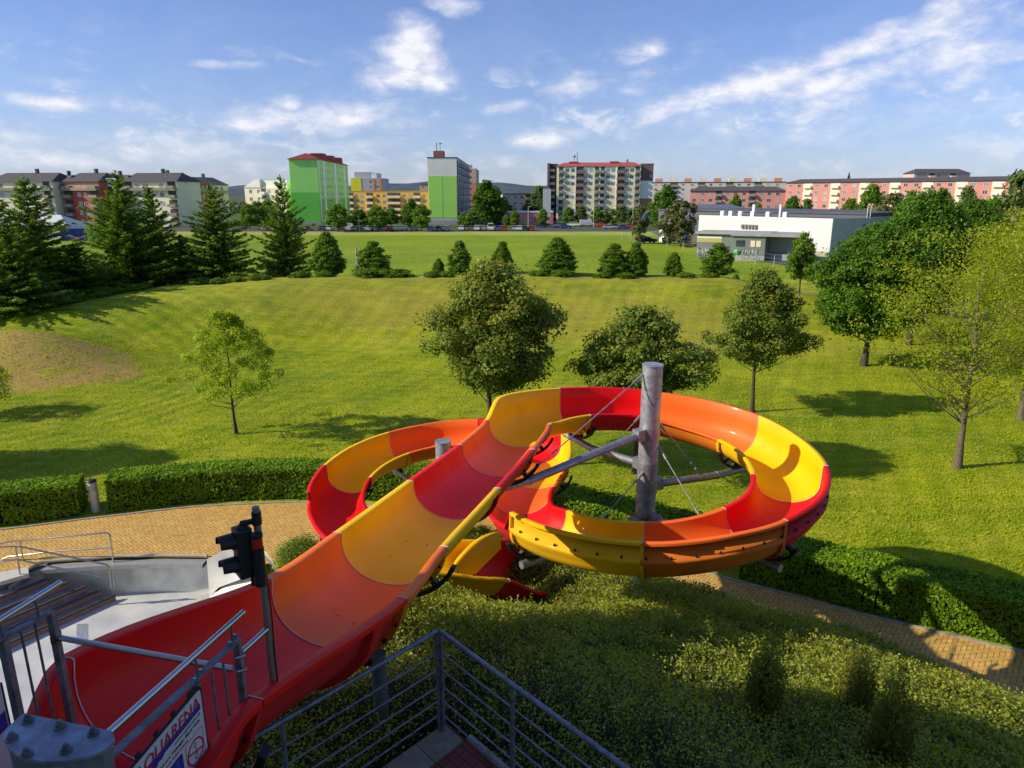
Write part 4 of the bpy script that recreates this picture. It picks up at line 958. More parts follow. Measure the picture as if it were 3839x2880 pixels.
bp=N.new('ShaderNodeBump'); bp.inputs['Strength'].default_value=.4; bp.inputs['Distance'].default_value=.02; Lk.new(wv.outputs['Fac'],bp.inputs['Height']); Lk.new(bp.outputs['Normal'],b.inputs['Normal'])
mb=MB(); pf=[(p[0],p[1]+.05) for p in resamp(POOLARC,20)]+[(-7.2,18.4),(-5.6,16),(-5.4,4),(-20,4),(-20,17)]
mb.add([Vector((p[0],p[1],ZB)) for p in pf],[tuple(range(len(pf)))]); o=mb.build('pool_floor',fm); o['kind']='structure'
g1=at(262,2315,ZB);
mb=MB(); mb.add([at(x,y,ZB+.004) for x,y in ((288,2340),(330,2338),(330,2470),(285,2480))],[(3,2,1,0)]); o=mb.build('floor_grate',mat('grate',(.5,.52,.55),.4,.5,var=.3,scale=40)); tag(o,'rectangular drain grate set in the ribbed pool floor','drain grate')
# near/right side wall of the pool
mb=MB(); mb.box(-5.55,-5.4,4,16.4,ZB,.3); o=mb.build('pool_wall',wallm); tag(o,'straight stainless pool wall hidden behind the slide chute','pool wall')
# steps
stepm=mat('step_stone',(.30,.28,.29),.7,var=.2,scale=5,dirt=.3); nose=mat('dark_nosing',(.07,.055,.055),.8); riser=mat('step_riser',(.3,.19,.19),.8,var=.15)
sd=Vector((-1.72,-2.42,0)).normalized(); st=empty('pool_steps',(-13.8,18.2,0),0,'broad grey steps with dark nosings going down into the pool','steps')
ends=[(109,2152),(184,2167),(256,2182),(321,2197),(375,2212),(432,2229)]; zst=[0,-.17,-.36,-.55,-.74,-.93]
E0=[at(x,y,z) for (x,y),z in zip(ends,zst)]
for i,(e,z) in enumerate(zip(E0,zst)):
    nxt=E0[i]; prev=E0[i-1] if i else e+Vector((-2.2,.9,0))
    curve=[]; 
    for q in range(9):
        u=q/8*7; bow=.35*math.sin(min(1,u/7)*PI*.5)
        curve.append(u)
    top=[]; 
    def ptc(e,u): return e+sd*u+Vector((.05*u*u*.25,-.02*u*u*.2,0))
    back=prev
    mb=MB(); pf_=[ptc(e,u) for u in curve]; pb_=[ptc(Vector((back.x,back.y,z)),u) for u in curve]
    rows=[[Vector((a.x,a.y,z-.19)),Vector((a.x,a.y,z))] for a in pf_]; mb.mi=1; mb.grid(rows,False)
    mb.mi=0; mb.grid([[Vector((a.x,a.y,z)),Vector((b_.x,b_.y,z+(.004 if i==0 else 0)))] for a,b_ in zip(pf_,pb_)],False)
    o=mb.build('step',[stepm,riser],None); o.parent=st; o.matrix_parent_inverse=Matrix.Translation(-st.location)
    mb=MB(); mb.grid([[Vector((a.x+.012,a.y-.008,z-.05)),Vector((a.x+.012,a.y-.008,z+.006)),Vector((a.x-.06,a.y+.04,z+.006))] for a in pf_],False)
    o=mb.build('step_nosing',nose,None); o.parent=st; o.matrix_parent_inverse=Matrix.Translation(-st.location)
# white kerb left of steps
mb=MB(); mb.hull([at(x,y,0) for x,y in ((-60,2215),(110,2165),(108,2140),(-60,2172))],[at(x,y,0)+Vector((0,0,.12)) for x,y in ((-60,2215),(110,2165),(108,2140),(-60,2172))]); o=mb.build('pool_kerb',mat('white_kerb',(.6,.58,.5),.7,var=.1,scale=4)); tag(o,'white kerb block at the head of the pool steps','kerb')
# pool handrails
def prail(pts_list,label):
    o0=Vector(pts_list[0][0]); root=empty('pool_handrail',(o0.x,o0.y,0),0,label,'handrail')
    for i,(nm,pts) in enumerate(zip(['top_rail','mid_rail','post','post','post'],pts_list)):
        mb=MB(); mb.tube(pts,.024,10); rel(mb,nm,inox2,root)
inox2=mat('dull_inox',(.5,.47,.42),.3,.9,var=.1)
F=lambda x,y,Y: atY(x,y,Y)
zz=lambda x,y:(x*.4973,1700+y*.4973)
def Fz(x,y,Y): a,b_=zz(x,y); return atY(a,b_,Y)
prail([[Fz(0,685,18.9),Fz(50,668,19.),Fz(400,635,19.0),Fz(800,598,19.0),Fz(822,605,19.),Fz(832,640,19.),Fz(855,820,19.)],
       [Fz(15,800,19.0),Fz(60,780,19.),Fz(400,740,19.0),Fz(838,708,19.)],
       [Fz(150,665,19.),Fz(188,868,19.)]],'bent stainless handrail on the paving behind the pool steps')
prail([[Fz(0,705,17.9),Fz(120,702,17.95),Fz(160,705,18.0),Fz(800,838,18.3),Fz(818,850,18.3),Fz(832,1010,18.3),Fz(850,1028,18.3),Fz(858,1000,18.35),Fz(842,870,18.4)],
       [Fz(0,820,17.9),Fz(130,800,17.95),Fz(200,815,18.),Fz(820,945,18.3)],
       [Fz(118,700,17.95),Fz(158,955,18.0)]],'stainless handrail sloping down along the pool steps')
# steel run-out at the pool
ro=empty('slide_run_out',(-7.8,18,0),0,'bright stainless run-out trough and side panel ending in the pool','slide run-out')
mb=MB(); pts=[Fz(1558,800,18.75),Fz(1700,722,18.3),Fz(1975,752,17.6),Fz(2005,900,17.2),Fz(1800,955,17.5),Fz(1650,1010,18.),Fz(1580,1080,18.6)]
c=sum(pts,Vector())/len(pts); mb.add([c]+pts,[(0,i+1,(i+1)%len(pts)+1) for i in range(len(pts))]); rel(mb,'side_panel',mat('brushed_panel',(.62,.62,.6),.4,.6,var=.12,scale=1),ro)
mb=MB(); rows=[]
for i in range(9):
    u=i/8; a=Fz(1578+(2060-1578)*u,1085-160*u-60*math.sin(PI*u),18.2-.9*u); b_=Fz(1575+(2060-1575)*u,1145-150*u+40*u,17.3-.8*u)
    rows.append([a.lerp(b_,v)+Vector((0,0,-.12*math.sin(PI*v))) for v in [k_/6 for k_ in range(7)]])
mb.grid(rows,True); rel(mb,'trough',mat('bright_trough',(.8,.78,.72),.45,.2,var=.05),ro)
mb=MB(); rows=[]
for (x0,y0,x1,y1) in ((1975,752,2005,740),(2060,860,2110,900),(2100,960,2160,985)):
    rows.append([Fz(x0,y0,17.6),Fz((x0+x1)/2,(y0+y1)/2-10,17.55),Fz(x1,y1,17.5)])
mb.grid(rows,True); rel(mb,'side_flank',mat('bright_trough',(.8,.78,.72)),ro)
# ---------------------------------------------------------------- shrub cover of the mound (nobody could count it)
rng=np.random.default_rng(5)
L_cov=leafmat('leaf_cotoneaster',(.035,.06,.008),(.44,.45,.06),.42,rough=.42,mid=(.2,.24,.025))
def cov_h(x,y): return .32+.17*vnoise(x,y,1.3,2)+.12*vnoise(x,y,.45,5)+.05*vnoise(x,y,.2,8)
cand=rng.uniform([-6.2,4.2],[12.3,20.],size=(110000,2)); 
dist=np.hypot(cand[:,0],cand[:,1]-0); keep=(sdist(cand[:,0],cand[:,1])>-.12)&(cand[:,0]>-4.9+rng.uniform(0,.5,len(cand)))&(np.abs(cand[:,0])<.86*cand[:,1]+3.0)
# keep clear of the landing
rel_=cand-np.array([c0_.x,c0_.y]); Mx=np.linalg.inv(np.array([[dl_.x,dr_.x],[dl_.y,dr_.y]])); uv=rel_@Mx.T
keep&=~((uv[:,0]>-.1)&(uv[:,1]>-.12)&(cand[:,1]<6.4)); keep&=rng.uniform(size=len(cand))<np.clip(1.5*9/np.maximum(dist,6)/1.6,0.35,1)
cand=cand[keep]; nS=len(cand); per=9
h=cov_h(cand[:,0],cand[:,1]); edge=sst(.1,1.1,sdist(cand[:,0],cand[:,1])); h=h*(.4+.6*edge)*(1-.6*np.exp(-((cand[:,0]+.5)/2.4)**2-((cand[:,1]-14.6)/1.8)**2))+.45*np.exp(-((cand[:,0]-2.8)/.7)**2-((cand[:,1]-13.5)/.6)**2)
lean=rng.normal(size=(nS,2))*.25; idx=np.repeat(np.arange(nS),per); s=np.tile(np.linspace(.25,1,per),nS)
hh=(h+rng.exponential(.035,nS)+.03)[idx]*s
X=cand[idx,0]+lean[idx,0]*hh+rng.normal(size=nS*per)*.035; Y=cand[idx,1]+lean[idx,1]*hh+rng.normal(size=nS*per)*.035
Z=mound(X,Y)+hh
sz=rng.uniform(.015,.03,nS*per)*np.clip(dist[keep][idx]/9,.7,1.25)
Nn=rng.normal(size=(nS*per,3))*.8+[0,0,.7]
V,F_=leafquads(np.stack([X,Y,Z],1),Nn,sz,rng,.6)
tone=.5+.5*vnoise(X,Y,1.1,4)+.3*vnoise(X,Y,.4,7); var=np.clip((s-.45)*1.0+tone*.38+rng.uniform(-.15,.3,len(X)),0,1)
sel=rng.permutation(len(X))[:5200]; q1=np.stack([X[sel],Y[sel],Z[sel]+.012],1); V1,F1=leafquads(q1,rng.normal(size=(5200,3))*.4+[0,-.3,1],rng.uniform(.006,.012,5200),rng,.9)
sel=rng.permutation(len(X))[:1500]; q2=np.stack([X[sel],Y[sel],Z[sel]+.03],1); V2,F2=leafquads(q2,rng.normal(size=(1500,3))+[0,-.6,.8],rng.uniform(.06,.16,1500),rng,.035,D=rng.normal(size=(1500,3))*[1,1,.5]+[0,0,.4])
sel=rng.permutation(len(X))[:2600]; q3=np.stack([X[sel],Y[sel],Z[sel]+.02],1); q3=q3[(vnoise(q3[:,0],q3[:,1],1.7,3)>.25)]; V3,F3=leafquads(q3,rng.normal(size=(len(q3),3))*.5+[0,0,1],rng.uniform(.04,.07,len(q3)),rng,.42)
V,F_,var,mi=joinq([(V,F_,var,0),(V1,F1,np.ones(5200),1),(V2,F2,np.ones(1500),2),(V3,F3,rng.uniform(.3,1,len(q3)),3)])
o=mobj('shrub_ground_cover',npmesh('shrub_ground_cover',V,F_,[L_cov,mat('blossom_white',(.6,.6,.55),.7),mat('dead_twig',(.16,.12,.07),.9,var=.3),leafmat('leaf_weed',(.05,.12,.01),(.3,.42,.04),.4)],var,mi=mi)); tag(o,'low dark green cotoneaster carpet covering the mound under the slide','ground cover',kind='stuff')
# dark bed beneath
gx=np.arange(-5.6,14,.2); gy=np.arange(3.6,20.4,.2)
def bedz(x,y): return np.where(sdist(x,y)>.15,mound(x,y)+cov_h(x,y)*.45*(.3+.7*sst(.1,1.,sdist(x,y)))*np.where(((x>c0_.x-2.6)&(y<6.2)&(x<c0_.x+2.2)),0,1),-.05)
def soilz(x,y):
    q=(np.stack([x-c0_.x,y-c0_.y],-1))@Mx.T; ins=(q[...,0]>-.12)&(q[...,1]>-.14)&(y<6.6)
    return np.where(ins,np.minimum(bedz(x,y),5.1),bedz(x,y))
ground_sheet('mound_soil',gx,gy,G_soil,soilz)
# upright yews and tall sprigs on the mound
L_yew=leafmat('needle_yew',(.04,.07,.01),(.40,.38,.04),.35)
def upright(key,seed,h,r,n,ls,lm):
    rng=np.random.default_rng(seed); ns=int(n/40); C=[];D=[];V_=[]
    for i in range(ns):
        a=rng.uniform(0,2*PI); q=r*math.sqrt(rng.uniform()); hh=h*(1-.35*(q/r)**1.5)*rng.uniform(.6,1.08)
        z=np.linspace(.05,1,40)*hh; spread=(.75+.3*np.sin(PI*np.clip(z/h,0,1)**.8))
        C.append(np.stack([q*math.cos(a)*spread+rng.normal(size=40)*.02,q*math.sin(a)*spread+rng.normal(size=40)*.02,z],1)); D.append(rng.normal(size=(40,3))*.7+[math.cos(a)*.3,math.sin(a)*.3,1]); V_.append(np.clip(.15+.5*z/h*rng.uniform(.5,1.2)+rng.normal(size=40)*.12,0,1))
    C=np.concatenate(C);D=np.concatenate(D);V_=np.concatenate(V_)
    V,F=leafquads(C,rng.normal(size=C.shape),rng.uniform(.6,1.3,len(C))*ls,rng,.35,D=D)
    mb=MB(); mb.tube([(0,0,-.1),(0,0,h*.7)],[.03,.008],6)
    MESH[key]=(npmesh('crown',V,F,lm,V_),mb,bark)
upright('yewA',21,1.35,.2,5200,.028,L_yew); upright('yewB',22,1.3,.19,5200,.028,L_yew)
def mz(x,y): return float(mound(np.array([x]),np.array([y]))[0])
def at_mound(px,py,extra=0.):
    r=ray(px,py); 
    t=0.0005
    while t<.02:
        x,y,z=r[0]*t,r[1]*t,H+r[2]*t
        if z<mz(x,y)+extra: return Vector((x,y,mz(x,y)))
        t+=.00001
    return Vector((x,y,0))
for i,(px,py,key,hs,lb) in enumerate(((2858,2700,'yewA',1.0,'upright dark yew with olive tips, leftmost of three on the mound'),(3195,2690,'yewB',1.0,'upright dark yew in the middle of three on the mound, widest at the base'),(3325,2870,'yewA',1.08,'upright dark yew, nearest to the lower right corner of three on the mound'))):
    p=at_mound(px,py,.15); put_tree('upright_yew',key,p,lb,'upright yews on the mound',i*1.3,(hs,hs,hs),'shrub')
upright('sprig',31,.75,.28,1500,.03,leafmat('leaf_sprig',(.05,.08,.01),(.3,.33,.06),.4))
for i,(px,py,s,lb) in enumerate(((2520,2420,1.,'tall pale sprigs rising from the ground cover, left of the shaded band'),(2650,2440,.9,'pale leafy sprigs on the sunny crest of the mound'),(2790,2400,.85,'pale feathery sprigs at the edge of the ring shadow'),(2960,2430,.7,'small pale sprigs near the narrow path'),(3310,2600,.9,'yellow-green sprigs right of the middle yew'),(1520,2330,.5,'small green sprigs under the orange chute'))):
    put_tree('leafy_sprig','sprig',at_mound(px,py,.2),lb,'tall sprigs on the mound',i*.9,(s,s,s),'plant')
# bushes on the plaza edge behind the chute
PR_b=Prof([(0,.9),(.4,1),(.8,.7),(1,.2)])
tree_mesh('bush',41,scaled(PR_b,.9),0,.8,260,26,.16,.03,L_horn,.5,.03,6,zb=.05,inner=.2)
for i,(px,py,s,lb) in enumerate(((1130,2080,.95,'low juniper-like bush left of the orange chute at the paving edge'),(1790,1990,.55,'small round bush between the yellow chute and the splash tongue'))):
    p=at(px,py,.25); put_tree('low_bush','bush',(p.x,p.y,0),lb,None,i,(s,s,s*.8),'shrub')
# ---------------------------------------------------------------- buildings
def plaster(name,c,**k): return mat(name,tuple(min(.85,v*1.35) for v in c),.85,var=k.pop('var',.06),scale=.25,dirt=k.pop('dirt',.12))
glassm=mat('window_glass',(.05,.065,.085),.12,.2,var=.4,scale=.4,spec=.8); framew=mat('window_frame',(.62,.63,.63),.5,var=.04); darkrec=mat('loggia_shade',(.07,.065,.06),.8,var=.3)
rooft=mat('roof_slate',(.085,.08,.08),.85,var=.2,scale=1.5,bump=.3); roofr=mat('roof_red',(.26,.035,.03),.7,var=.12,scale=1); concm=mat('concrete_panel',(.38,.38,.36),.9,var=.12,scale=.6,dirt=.2)
roofg=mat('roof_felt',(.10,.105,.12),.8,var=.2,scale=.3)
glass2=mat('window_glass_sky',(.22,.27,.33),.15,.2,var=.3,scale=.4,spec=.8); glass3=mat('window_curtain',(.42,.41,.38),.4,var=.15,scale=.6); wrng=random.Random(12)
def winmesh(w,h,key):
    key=wrng.choice((0,0,1,1,2)); k=('win',round(w,2),round(h,2),key)
    if k not in MESH:
        mb=MB(); mb.mi=0; t=.09
        mb.box(-w/2,w/2,-.05,.06,-h/2,-h/2+t); mb.box(-w/2,w/2,-.05,.06,h/2-t,h/2); mb.box(-w/2,-w/2+t,-.05,.06,-h/2+t,h/2-t); mb.box(w/2-t,w/2,-.05,.06,-h/2+t,h/2-t); mb.box(-t/2,t/2,-.045,.05,-h/2+t,h/2-t)
        mb.mi=1; mb.box(-w/2+t,w/2-t,-.02,.03,-h/2+t,h/2-t)
        o=mb.build('window',[framew,(glassm,glass2,glass3)[key]]); MESH[k]=o.data; bpy.data.objects.remove(o)
    return MESH[k]
class Bld:
    """upright box on the ground; A,B = front corners (world xy) seen from the camera, depth behind"""
    def __init__(s,name,A,B,dep,h,wallm,label,cat='building',z0=0.,group=None,wall=True):
        A=Vector((A[0],A[1]));B=Vector((B[0],B[1])); s.L=(B-A).length; ang=math.atan2(B.y-A.y,B.x-A.x)
        s.root=empty(name,(A.x,A.y,z0),ang,label,cat,group); s.h=h; s.dep=dep
        if wall: s.part('wall',wallm,lambda mb:mb.box(0,s.L,0,dep,-.5,h))
    def part(s,name,m,fn,lab=None):
        mb=MB(); fn(mb); o=mb.build(name,m,s.root)
        if lab: o['label']=lab
        return o
    def box(s,name,m,x0,x1,y0,y1,z0,z1): return s.part(name,m,lambda mb:mb.box(x0,x1,y0,y1,z0,z1))
    def win(s,x,z,w=1.5,h=1.4,side=0,y=None):
        me=winmesh(w,h,0); o=mobj('window',me,s.root)
        if side==0: o.location=(x,0 if y is None else y,z)
        elif side==1: o.location=(s.L,x,z); o.rotation_euler=(0,0,PI/2)
        else: o.location=(0,x,z); o.rotation_euler=(0,0,-PI/2)
        return o
    def balc(s,x,z,w,m,side=0,dep=1.1,rec=True):
        if side==0:
            if rec: s.box('loggia',darkrec,x-w/2,x+w/2,-.04,.05,z,z+2.3)
            s.box('balcony',m,x-w/2,x+w/2,-dep,-.045,z,z+1.0)
        else:
            xx=s.L
            if rec: s.box('loggia',darkrec,xx-.05,xx+.04,x-w/2,x+w/2,z,z+2.3)
            s.box('balcony',m,xx+.045,xx+dep,x-w/2,x+w/2,z,z+1.0)
def W(px,Y): r=ray(px,729); return (r[0]*Y/(FPX*CP-(729-1440)*SP),Y)
def hgt(py,Y): r=ray(1920,py); return H+r[2]*Y/r[1]
GA=plaster('plaster_light_green',(.27,.60,.14)); GB=plaster('plaster_green',(.11,.43,.05)); PG=plaster('plaster_pale_grey',(.6,.61,.55)); PLG=plaster('plaster_lime',(.30,.58,.10))
# green tower
b=Bld('tower_block',W(1092,264.6),W(1196,265),1,22.6,GA,'tall green apartment tower with dark red roof and three roof boxes',wall=False)
Lg=b.L; D=60
b.box('gable_wall_upper',GA,0,Lg,0,.3,11.2,22.6); b.box('gable_wall_lower',GB,0,Lg,0,.3,.9,11.2); b.box('plinth',concm,-.1,Lg+.1,-.1,D,-.5,.9)
b.box('wall',GA,0,Lg,.3,D,9.,22.6); b.box('wall_lower',GB,0,Lg,.3,D,.9,9.)
for (y0,y1) in ((1.2,2.6),(9.,11.8),(30,33),(50,52.5)): b.box('white_strip',PG,Lg,Lg+.12,y0,y1,.9,22.5)
for f in range(8):
    for y in (2,5.5,9.3,11.6,15,18,21,24.,28,31.5,36,39,42,45,51,56): b.win(y,2.6+f*2.7+(0 if y not in(11.6,31.5,51) else -1.3),1.5,1.4,1)
def hip(mb,x0,x1,y0,y1,z,rise,o=.7,ins=6):
    x0-=o;x1+=o;y0-=o;y1+=o; xm=(x0+x1)/2
    if (x1-x0)<=(y1-y0): v=[(x0,y0,z),(x1,y0,z),(x1,y1,z),(x0,y1,z),(xm,y0+ins,z+rise),(xm,y1-ins,z+rise)]; f=[(0,1,4),(1,2,5,4),(2,3,5),(3,0,4,5),(3,2,1,0)]
    else:
        ym=(y0+y1)/2; v=[(x0,y0,z),(x1,y0,z),(x1,y1,z),(x0,y1,z),(x0+ins,ym,z+rise),(x1-ins,ym,z+rise)]; f=[(0,1,5,4),(1,2,5),(2,3,4,5),(3,0,4),(3,2,1,0)]
    mb.add([Vector(q) for q in v],f)
b.part('roof',roofr,lambda mb:hip(mb,0,Lg,0,D,22.65,2.3))
for y in (14,30,46): b.box('roof_box',mat('roof_box_red',(.2,.03,.03),.8),Lg-5.5,Lg-.6,y,y+6,23.3,25.4)
# white and lime tower
b=Bld('tower_block',W(1606,262),W(1714,262),80,22.9,PG,'slim tower with lime green gable split by a white stripe below a pale top',wall=False)
b.box('wall',PG,0,b.L,.1,78,-.5,22.9); b.box('gable_panel',PLG,.15,b.L/2-.15,-.12,.1,2.4,16.8); b.box('gable_panel',PLG,b.L/2+.15,b.L-.15,-.12,.1,2.4,16.8); b.box('plinth',concm,-.2,b.L+.2,-.3,.09,-.5,1.6)
b.box('gable_top',PG,0,b.L,-.06,.09,16.8,22.9)
b.box('roof_edge',rooft,-.2,b.L+.2,-.2,78.2,22.91,23.2)
bm_=mat('balcony_grey',(.3,.3,.3),.8)
for f in range(8):
    for y in (4,14,24,34,44,54,64,74): b.balc(y,1.9+f*2.6,5.5,bm_,1)
b.box('lift_house',mat('brick_red',(.30,.12,.08),.9),b.L*.2,b.L*.55,1,6,23.2,25.4)
b.part('aerial',blackm,lambda mb:(mb.tube([(b.L*.3,3,25.4),(b.L*.3,3,28.2)],.12,6),mb.tube([(b.L*.42,3,25.4),(b.L*.42,3,28.4)],.08,6),mb.box(b.L*.38,b.L*.5,2.9,3.1,27.8,28.)))
# peach tower behind
PE=plaster('plaster_peach',(.46,.34,.24)); PO=plaster('plaster_terracotta',(.48,.22,.12))
b=Bld('tower_block',W(1738,360),W(1786,360),30,16,PO,'narrow peach and terracotta tower behind the lime tower'); b.box('wall_upper',PE,0,b.L,0,30,16,hgt(632,360)); b.box('lift_house',PO,.8,4,2,8,hgt(632,360),hgt(618,360))
# long ochre block
OC=plaster('plaster_ochre',(.60,.34,.05)); CR=plaster('plaster_cream',(.58,.52,.36))
b=Bld('apartment_block',W(1300,339),W(1612,333),14,hgt(719,335),OC,'long four-storey ochre block with cream balconies between the two towers')
b.box('roof_edge',mat('roof_edge_yellow',(.5,.3,.05),.8),-.2,b.L+.2,-.15,14.2,b.h,b.h+.35)
for f in range(4):
    z=1.6+f*2.75
    for x,kind in ((1.6,2),(4.4,0),(7.2,0),(11,1),(15.,0),(18,0),(21,1),(24.,1),(27.2,0),(30,0),(33.4,1),(36.5,0)):
        if x>b.L-1: continue
        if kind==0: b.win(x,z,1.6,1.5)
        else: b.balc(x,z-.9,3.2,CR)
# yellow and grey tower
YT=plaster('plaster_yellow',(.72,.58,.02)); GT=plaster('plaster_mid_grey',(.36,.37,.4)); OT=plaster('plaster_orange',(.6,.2,.03))
b=Bld('tower_block',W(1318,430),W(1436,430),22,hgt(668,430),GT,'distant tower with yellow gable and orange stripes behind the ochre block')
b.box('gable_panel',YT,0,b.L*.33,-.15,-.0,4,b.h); b.box('roof_storey',GT,b.L*.1,b.L*.6,2,18,b.h,hgt(645,430)); b.box('roof_storey',PG,b.L*.62,b.L*.8,2,18,b.h,hgt(648,430))
for x0,x1 in ((.70,.76),(.90,.97)): b.box('orange_stripe',OT,b.L*x0,b.L*x1,-.15,0,2,b.h-.3)
for f in range(6):
    for x in (.62,.80,.86): b.win(b.L*x,b.h-2-f*2.8,1.4,1.4)
# big cream apartment block
CRM=plaster('plaster_cream_green',(.60,.60,.40)); CRY=plaster('plaster_sand',(.63,.53,.32)); BRN=plaster('plaster_brown',(.115,.08,.07)); OCH=plaster('plaster_dark_ochre',(.27,.17,.06))
A=W(2086,301);B_=W(2399,296.5)
b=Bld('apartment_block',A,B_,13,hgt(622,298),CRM,'wide eight-storey cream apartment block with red roof edge and stacked balconies')
for f in range(3): b.box('wall_band',CRY,0,b.L,-.03,0,.5+f*2.66*2,.5+f*5.32+2.66)
b.part('roof',mat('roof_strip_red',(.45,.09,.07),.7),lambda mb:hip(mb,0,b.L,0,13,b.h,1.6,.5,3))
gx_=b.L/855.
for f in range(8):
    z=1.4+f*2.62
    for x in (107,168,295,350,525,578,716,765): b.win(x*gx_,z+.2,1.6,1.45)
    for x,w in ((45,45),(240,80),(412,42),(470,42),(655,80),(822,45)): b.balc(x*gx_,z-.8,w*gx_,mat('balcony_brown',(.24,.17,.14),.8) if w==80 else bm_)
for x in (195,615): b.box('drain_strip',PG,x*gx_-.25,x*gx_+.25,-.35,-.02,.2,b.h-.3)
b.part('aerial',mat('aerial_grey',(.3,.3,.32),.5,.5),lambda mb:(mb.tube([(200*gx_,6,b.h+1),(200*gx_,6,b.h+5.6)],.15,6),mb.tube([(170*gx_,6,b.h+1),(170*gx_,6,b.h+4)],.12,6),mb.ball((170*gx_,5.6,b.h+4),.6,8),mb.tube([(720*gx_,6,b.h+1),(720*gx_,6,b.h+3)],.1,6),mb.ball((715*gx_,5.6,b.h+2.2),.6,8)))
b.box('roof_hatch',roofr,120*gx_,210*gx_,4,8,b.h+.4,b.h+1.9); b.box('roof_hatch',roofr,540*gx_,630*gx_,4,8,b.h+.4,b.h+1.9)
gw=W(2052,300);b.box('gable_wall',BRN,-3.9,-3.0,.5,10,-.5,b.h+1.2); b.box('stair_recess',mat('recess_dark',(.05,.04,.045),.9),-3.0,-.01,2.2,10,-.5,b.h+1.)
for f in range(8): b.box('stair_landing',concm,-2.9,-.9,1.2,2.15,1.2+f*2.62,2.2+f*2.62)
b.box('gable_wall',BRN,b.L+.02,b.L+5.,1.2,10,15.8,b.h+.6); b.box('gable_panel',PG,b.L+.02,b.L+5.,1.15,10,8.9,15.8); b.box('gable_panel',OCH,b.L+.02,b.L+5.,1.2,10,4.2,8.9); b.box('gable_panel',PG,b.L+.02,b.L+5.,1.15,10,-.5,4.2)
b.box('roof_edge',concm,b.L-.2,b.L+5.2,1.,10.1,b.h+.61,b.h+.95)
# pink shop and white pylon
PK=plaster('plaster_pink',(.46,.17,.19))
b=Bld('shop_building',W(1880,262),W(2075,262),12,hgt(797,262),PK,'low pink flat-roofed shop in front of the car park'); b.box('roof_edge',PG,-.1,b.L+.1,-.15,12.1,b.h,b.h+.35)
b.box('door',mat('ochre_door',(.5,.4,.1),.6),8,10,-.06,.02,0,2.6); b.box('shop_window',glassm,9.8+2,14,-.05,.02,1,2.4)
bq=empty('advertising_pylon',(W(2052,255)[0],255,0),0,'white advertising pylon beside the pink shop','sign')
mb=MB(); mb.box(-1.5,1.2,-.3,.3,3.,12.4); mb.build('panel',white_m,bq); mb=MB(); mb.box(-.3,.3,-.2,.2,-.3,3.); mb.build('post',white_m,bq)
# left row houses
SL=plaster('plaster_pale_cream',(.63,.6,.42)); RD=plaster('plaster_brick_red',(.42,.085,.05)); RDl=plaster('plaster_rose',(.44,.2,.15)); GN=plaster('plaster_green_grey',(.2,.26,.22)); balg=mat('balcony_glass',(.30,.29,.2),.5)
Yh=245
def rowhouse(p0,p1,wall,label,Y0=Yh,Y1=Yh,upper=None,ez=680,roofy=646,rows=5,wx=None,bx=None,hipr=True,dep=13,rise=None):
    A=W(p0,Y0+2.);B_=W(p1,Y1-(1.5 if Y0==Y1 else 0)); h=hgt(ez,(Y0+Y1)/2); b=Bld('row_house',A,B_,dep,h,wall,label)
    if upper: b.box('upper_wall',upper,-.02,b.L+.02,-.1,0,h-3.0,h)
    rs=hgt(roofy,(Y0+Y1)/2)-h
    def gab(mb):
        x0,x1,y0,y1,o=-.5,b.L+.5,-.8,dep+.8,0; ym=dep/2
        i=2.5 if hipr else 0
        mb.add([Vector(q) for q in ((x0,y0,h-.1),(x1,y0,h-.1),(x1,y1,h-.1),(x0,y1,h-.1),(x0+i,ym,h+rs),(x1-i,ym,h+rs))],[(0,1,5,4),(1,2,5),(2,3,4,5),(3,0,4),(3,2,1,0)])
    b.part('roof',rooft,gab)
    b.box('chimney',rooft,b.L*.55,b.L*.55+.8,dep/2-.5,dep/2+.5,h+rs-.8,h+rs+1.3)
    fl=h/rows
    for f in range(rows):
        z=f*fl+fl*.45
        for x in (wx or []): b.win(x*b.L,z+.25,1.5,1.45,0,-.06 if (upper and f==rows-1) else None)
        for x,w in (bx or []): b.balc(x*b.L,z-.8,w*b.L,balg,dep=1.4)
    if bx or wx: b.box('balcony',balg,.3,b.L-.3,-1.3,-.12,h-3.,h-2.05)
    return b
rowhouse(-40,203,SL,'cream row house at the far left edge with dark hipped roof',wx=[.2,.44,.56,.72],bx=[(.9,.1)])
rowhouse(203,236,GN,'narrow recessed link house with arched dormer, left of the red house',Y0=Yh+3,Y1=Yh+3,ez=700,roofy=655,bx=[(.5,.8)],hipr=False,dep=8)
rowhouse(236,376,RD,'brick red row house with rose top storey and dark roof',upper=RDl,wx=[.44,.6],bx=[(.16,.22),(.86,.22)])
rowhouse(376,455,GN,'grey-green link house with white arched dormer, right of the red house',Y0=Yh+3,Y1=Yh+3,ez=703,roofy=655,bx=[(.3,.35),(.75,.35)],hipr=False,dep=8)
rowhouse(455,668,SL,'cream row house behind the big spruces with dark hipped roof',wx=[.3,.44,.72],bx=[(.9,.14),(.14,.14)])
rowhouse(668,722,GN,'dark green row house with arched gable, seen at an angle',Y0=Yh+4,Y1=Yh+14,ez=690,roofy=652,bx=[(.3,.4)],wx=[.75])
rowhouse(722,778,RD,'red-orange row house with balconies right of the dark green one',Y0=Yh+14,Y1=Yh+26,ez=688,roofy=662,bx=[(.25,.4)],wx=[.75])
rowhouse(778,856,SL,'last cream row house with dark gabled roof at the right end of the terrace',Y0=Yh+26,Y1=Yh+40,ez=694,roofy=664,wx=[.4,.7],bx=[(.15,.2)],hipr=False)
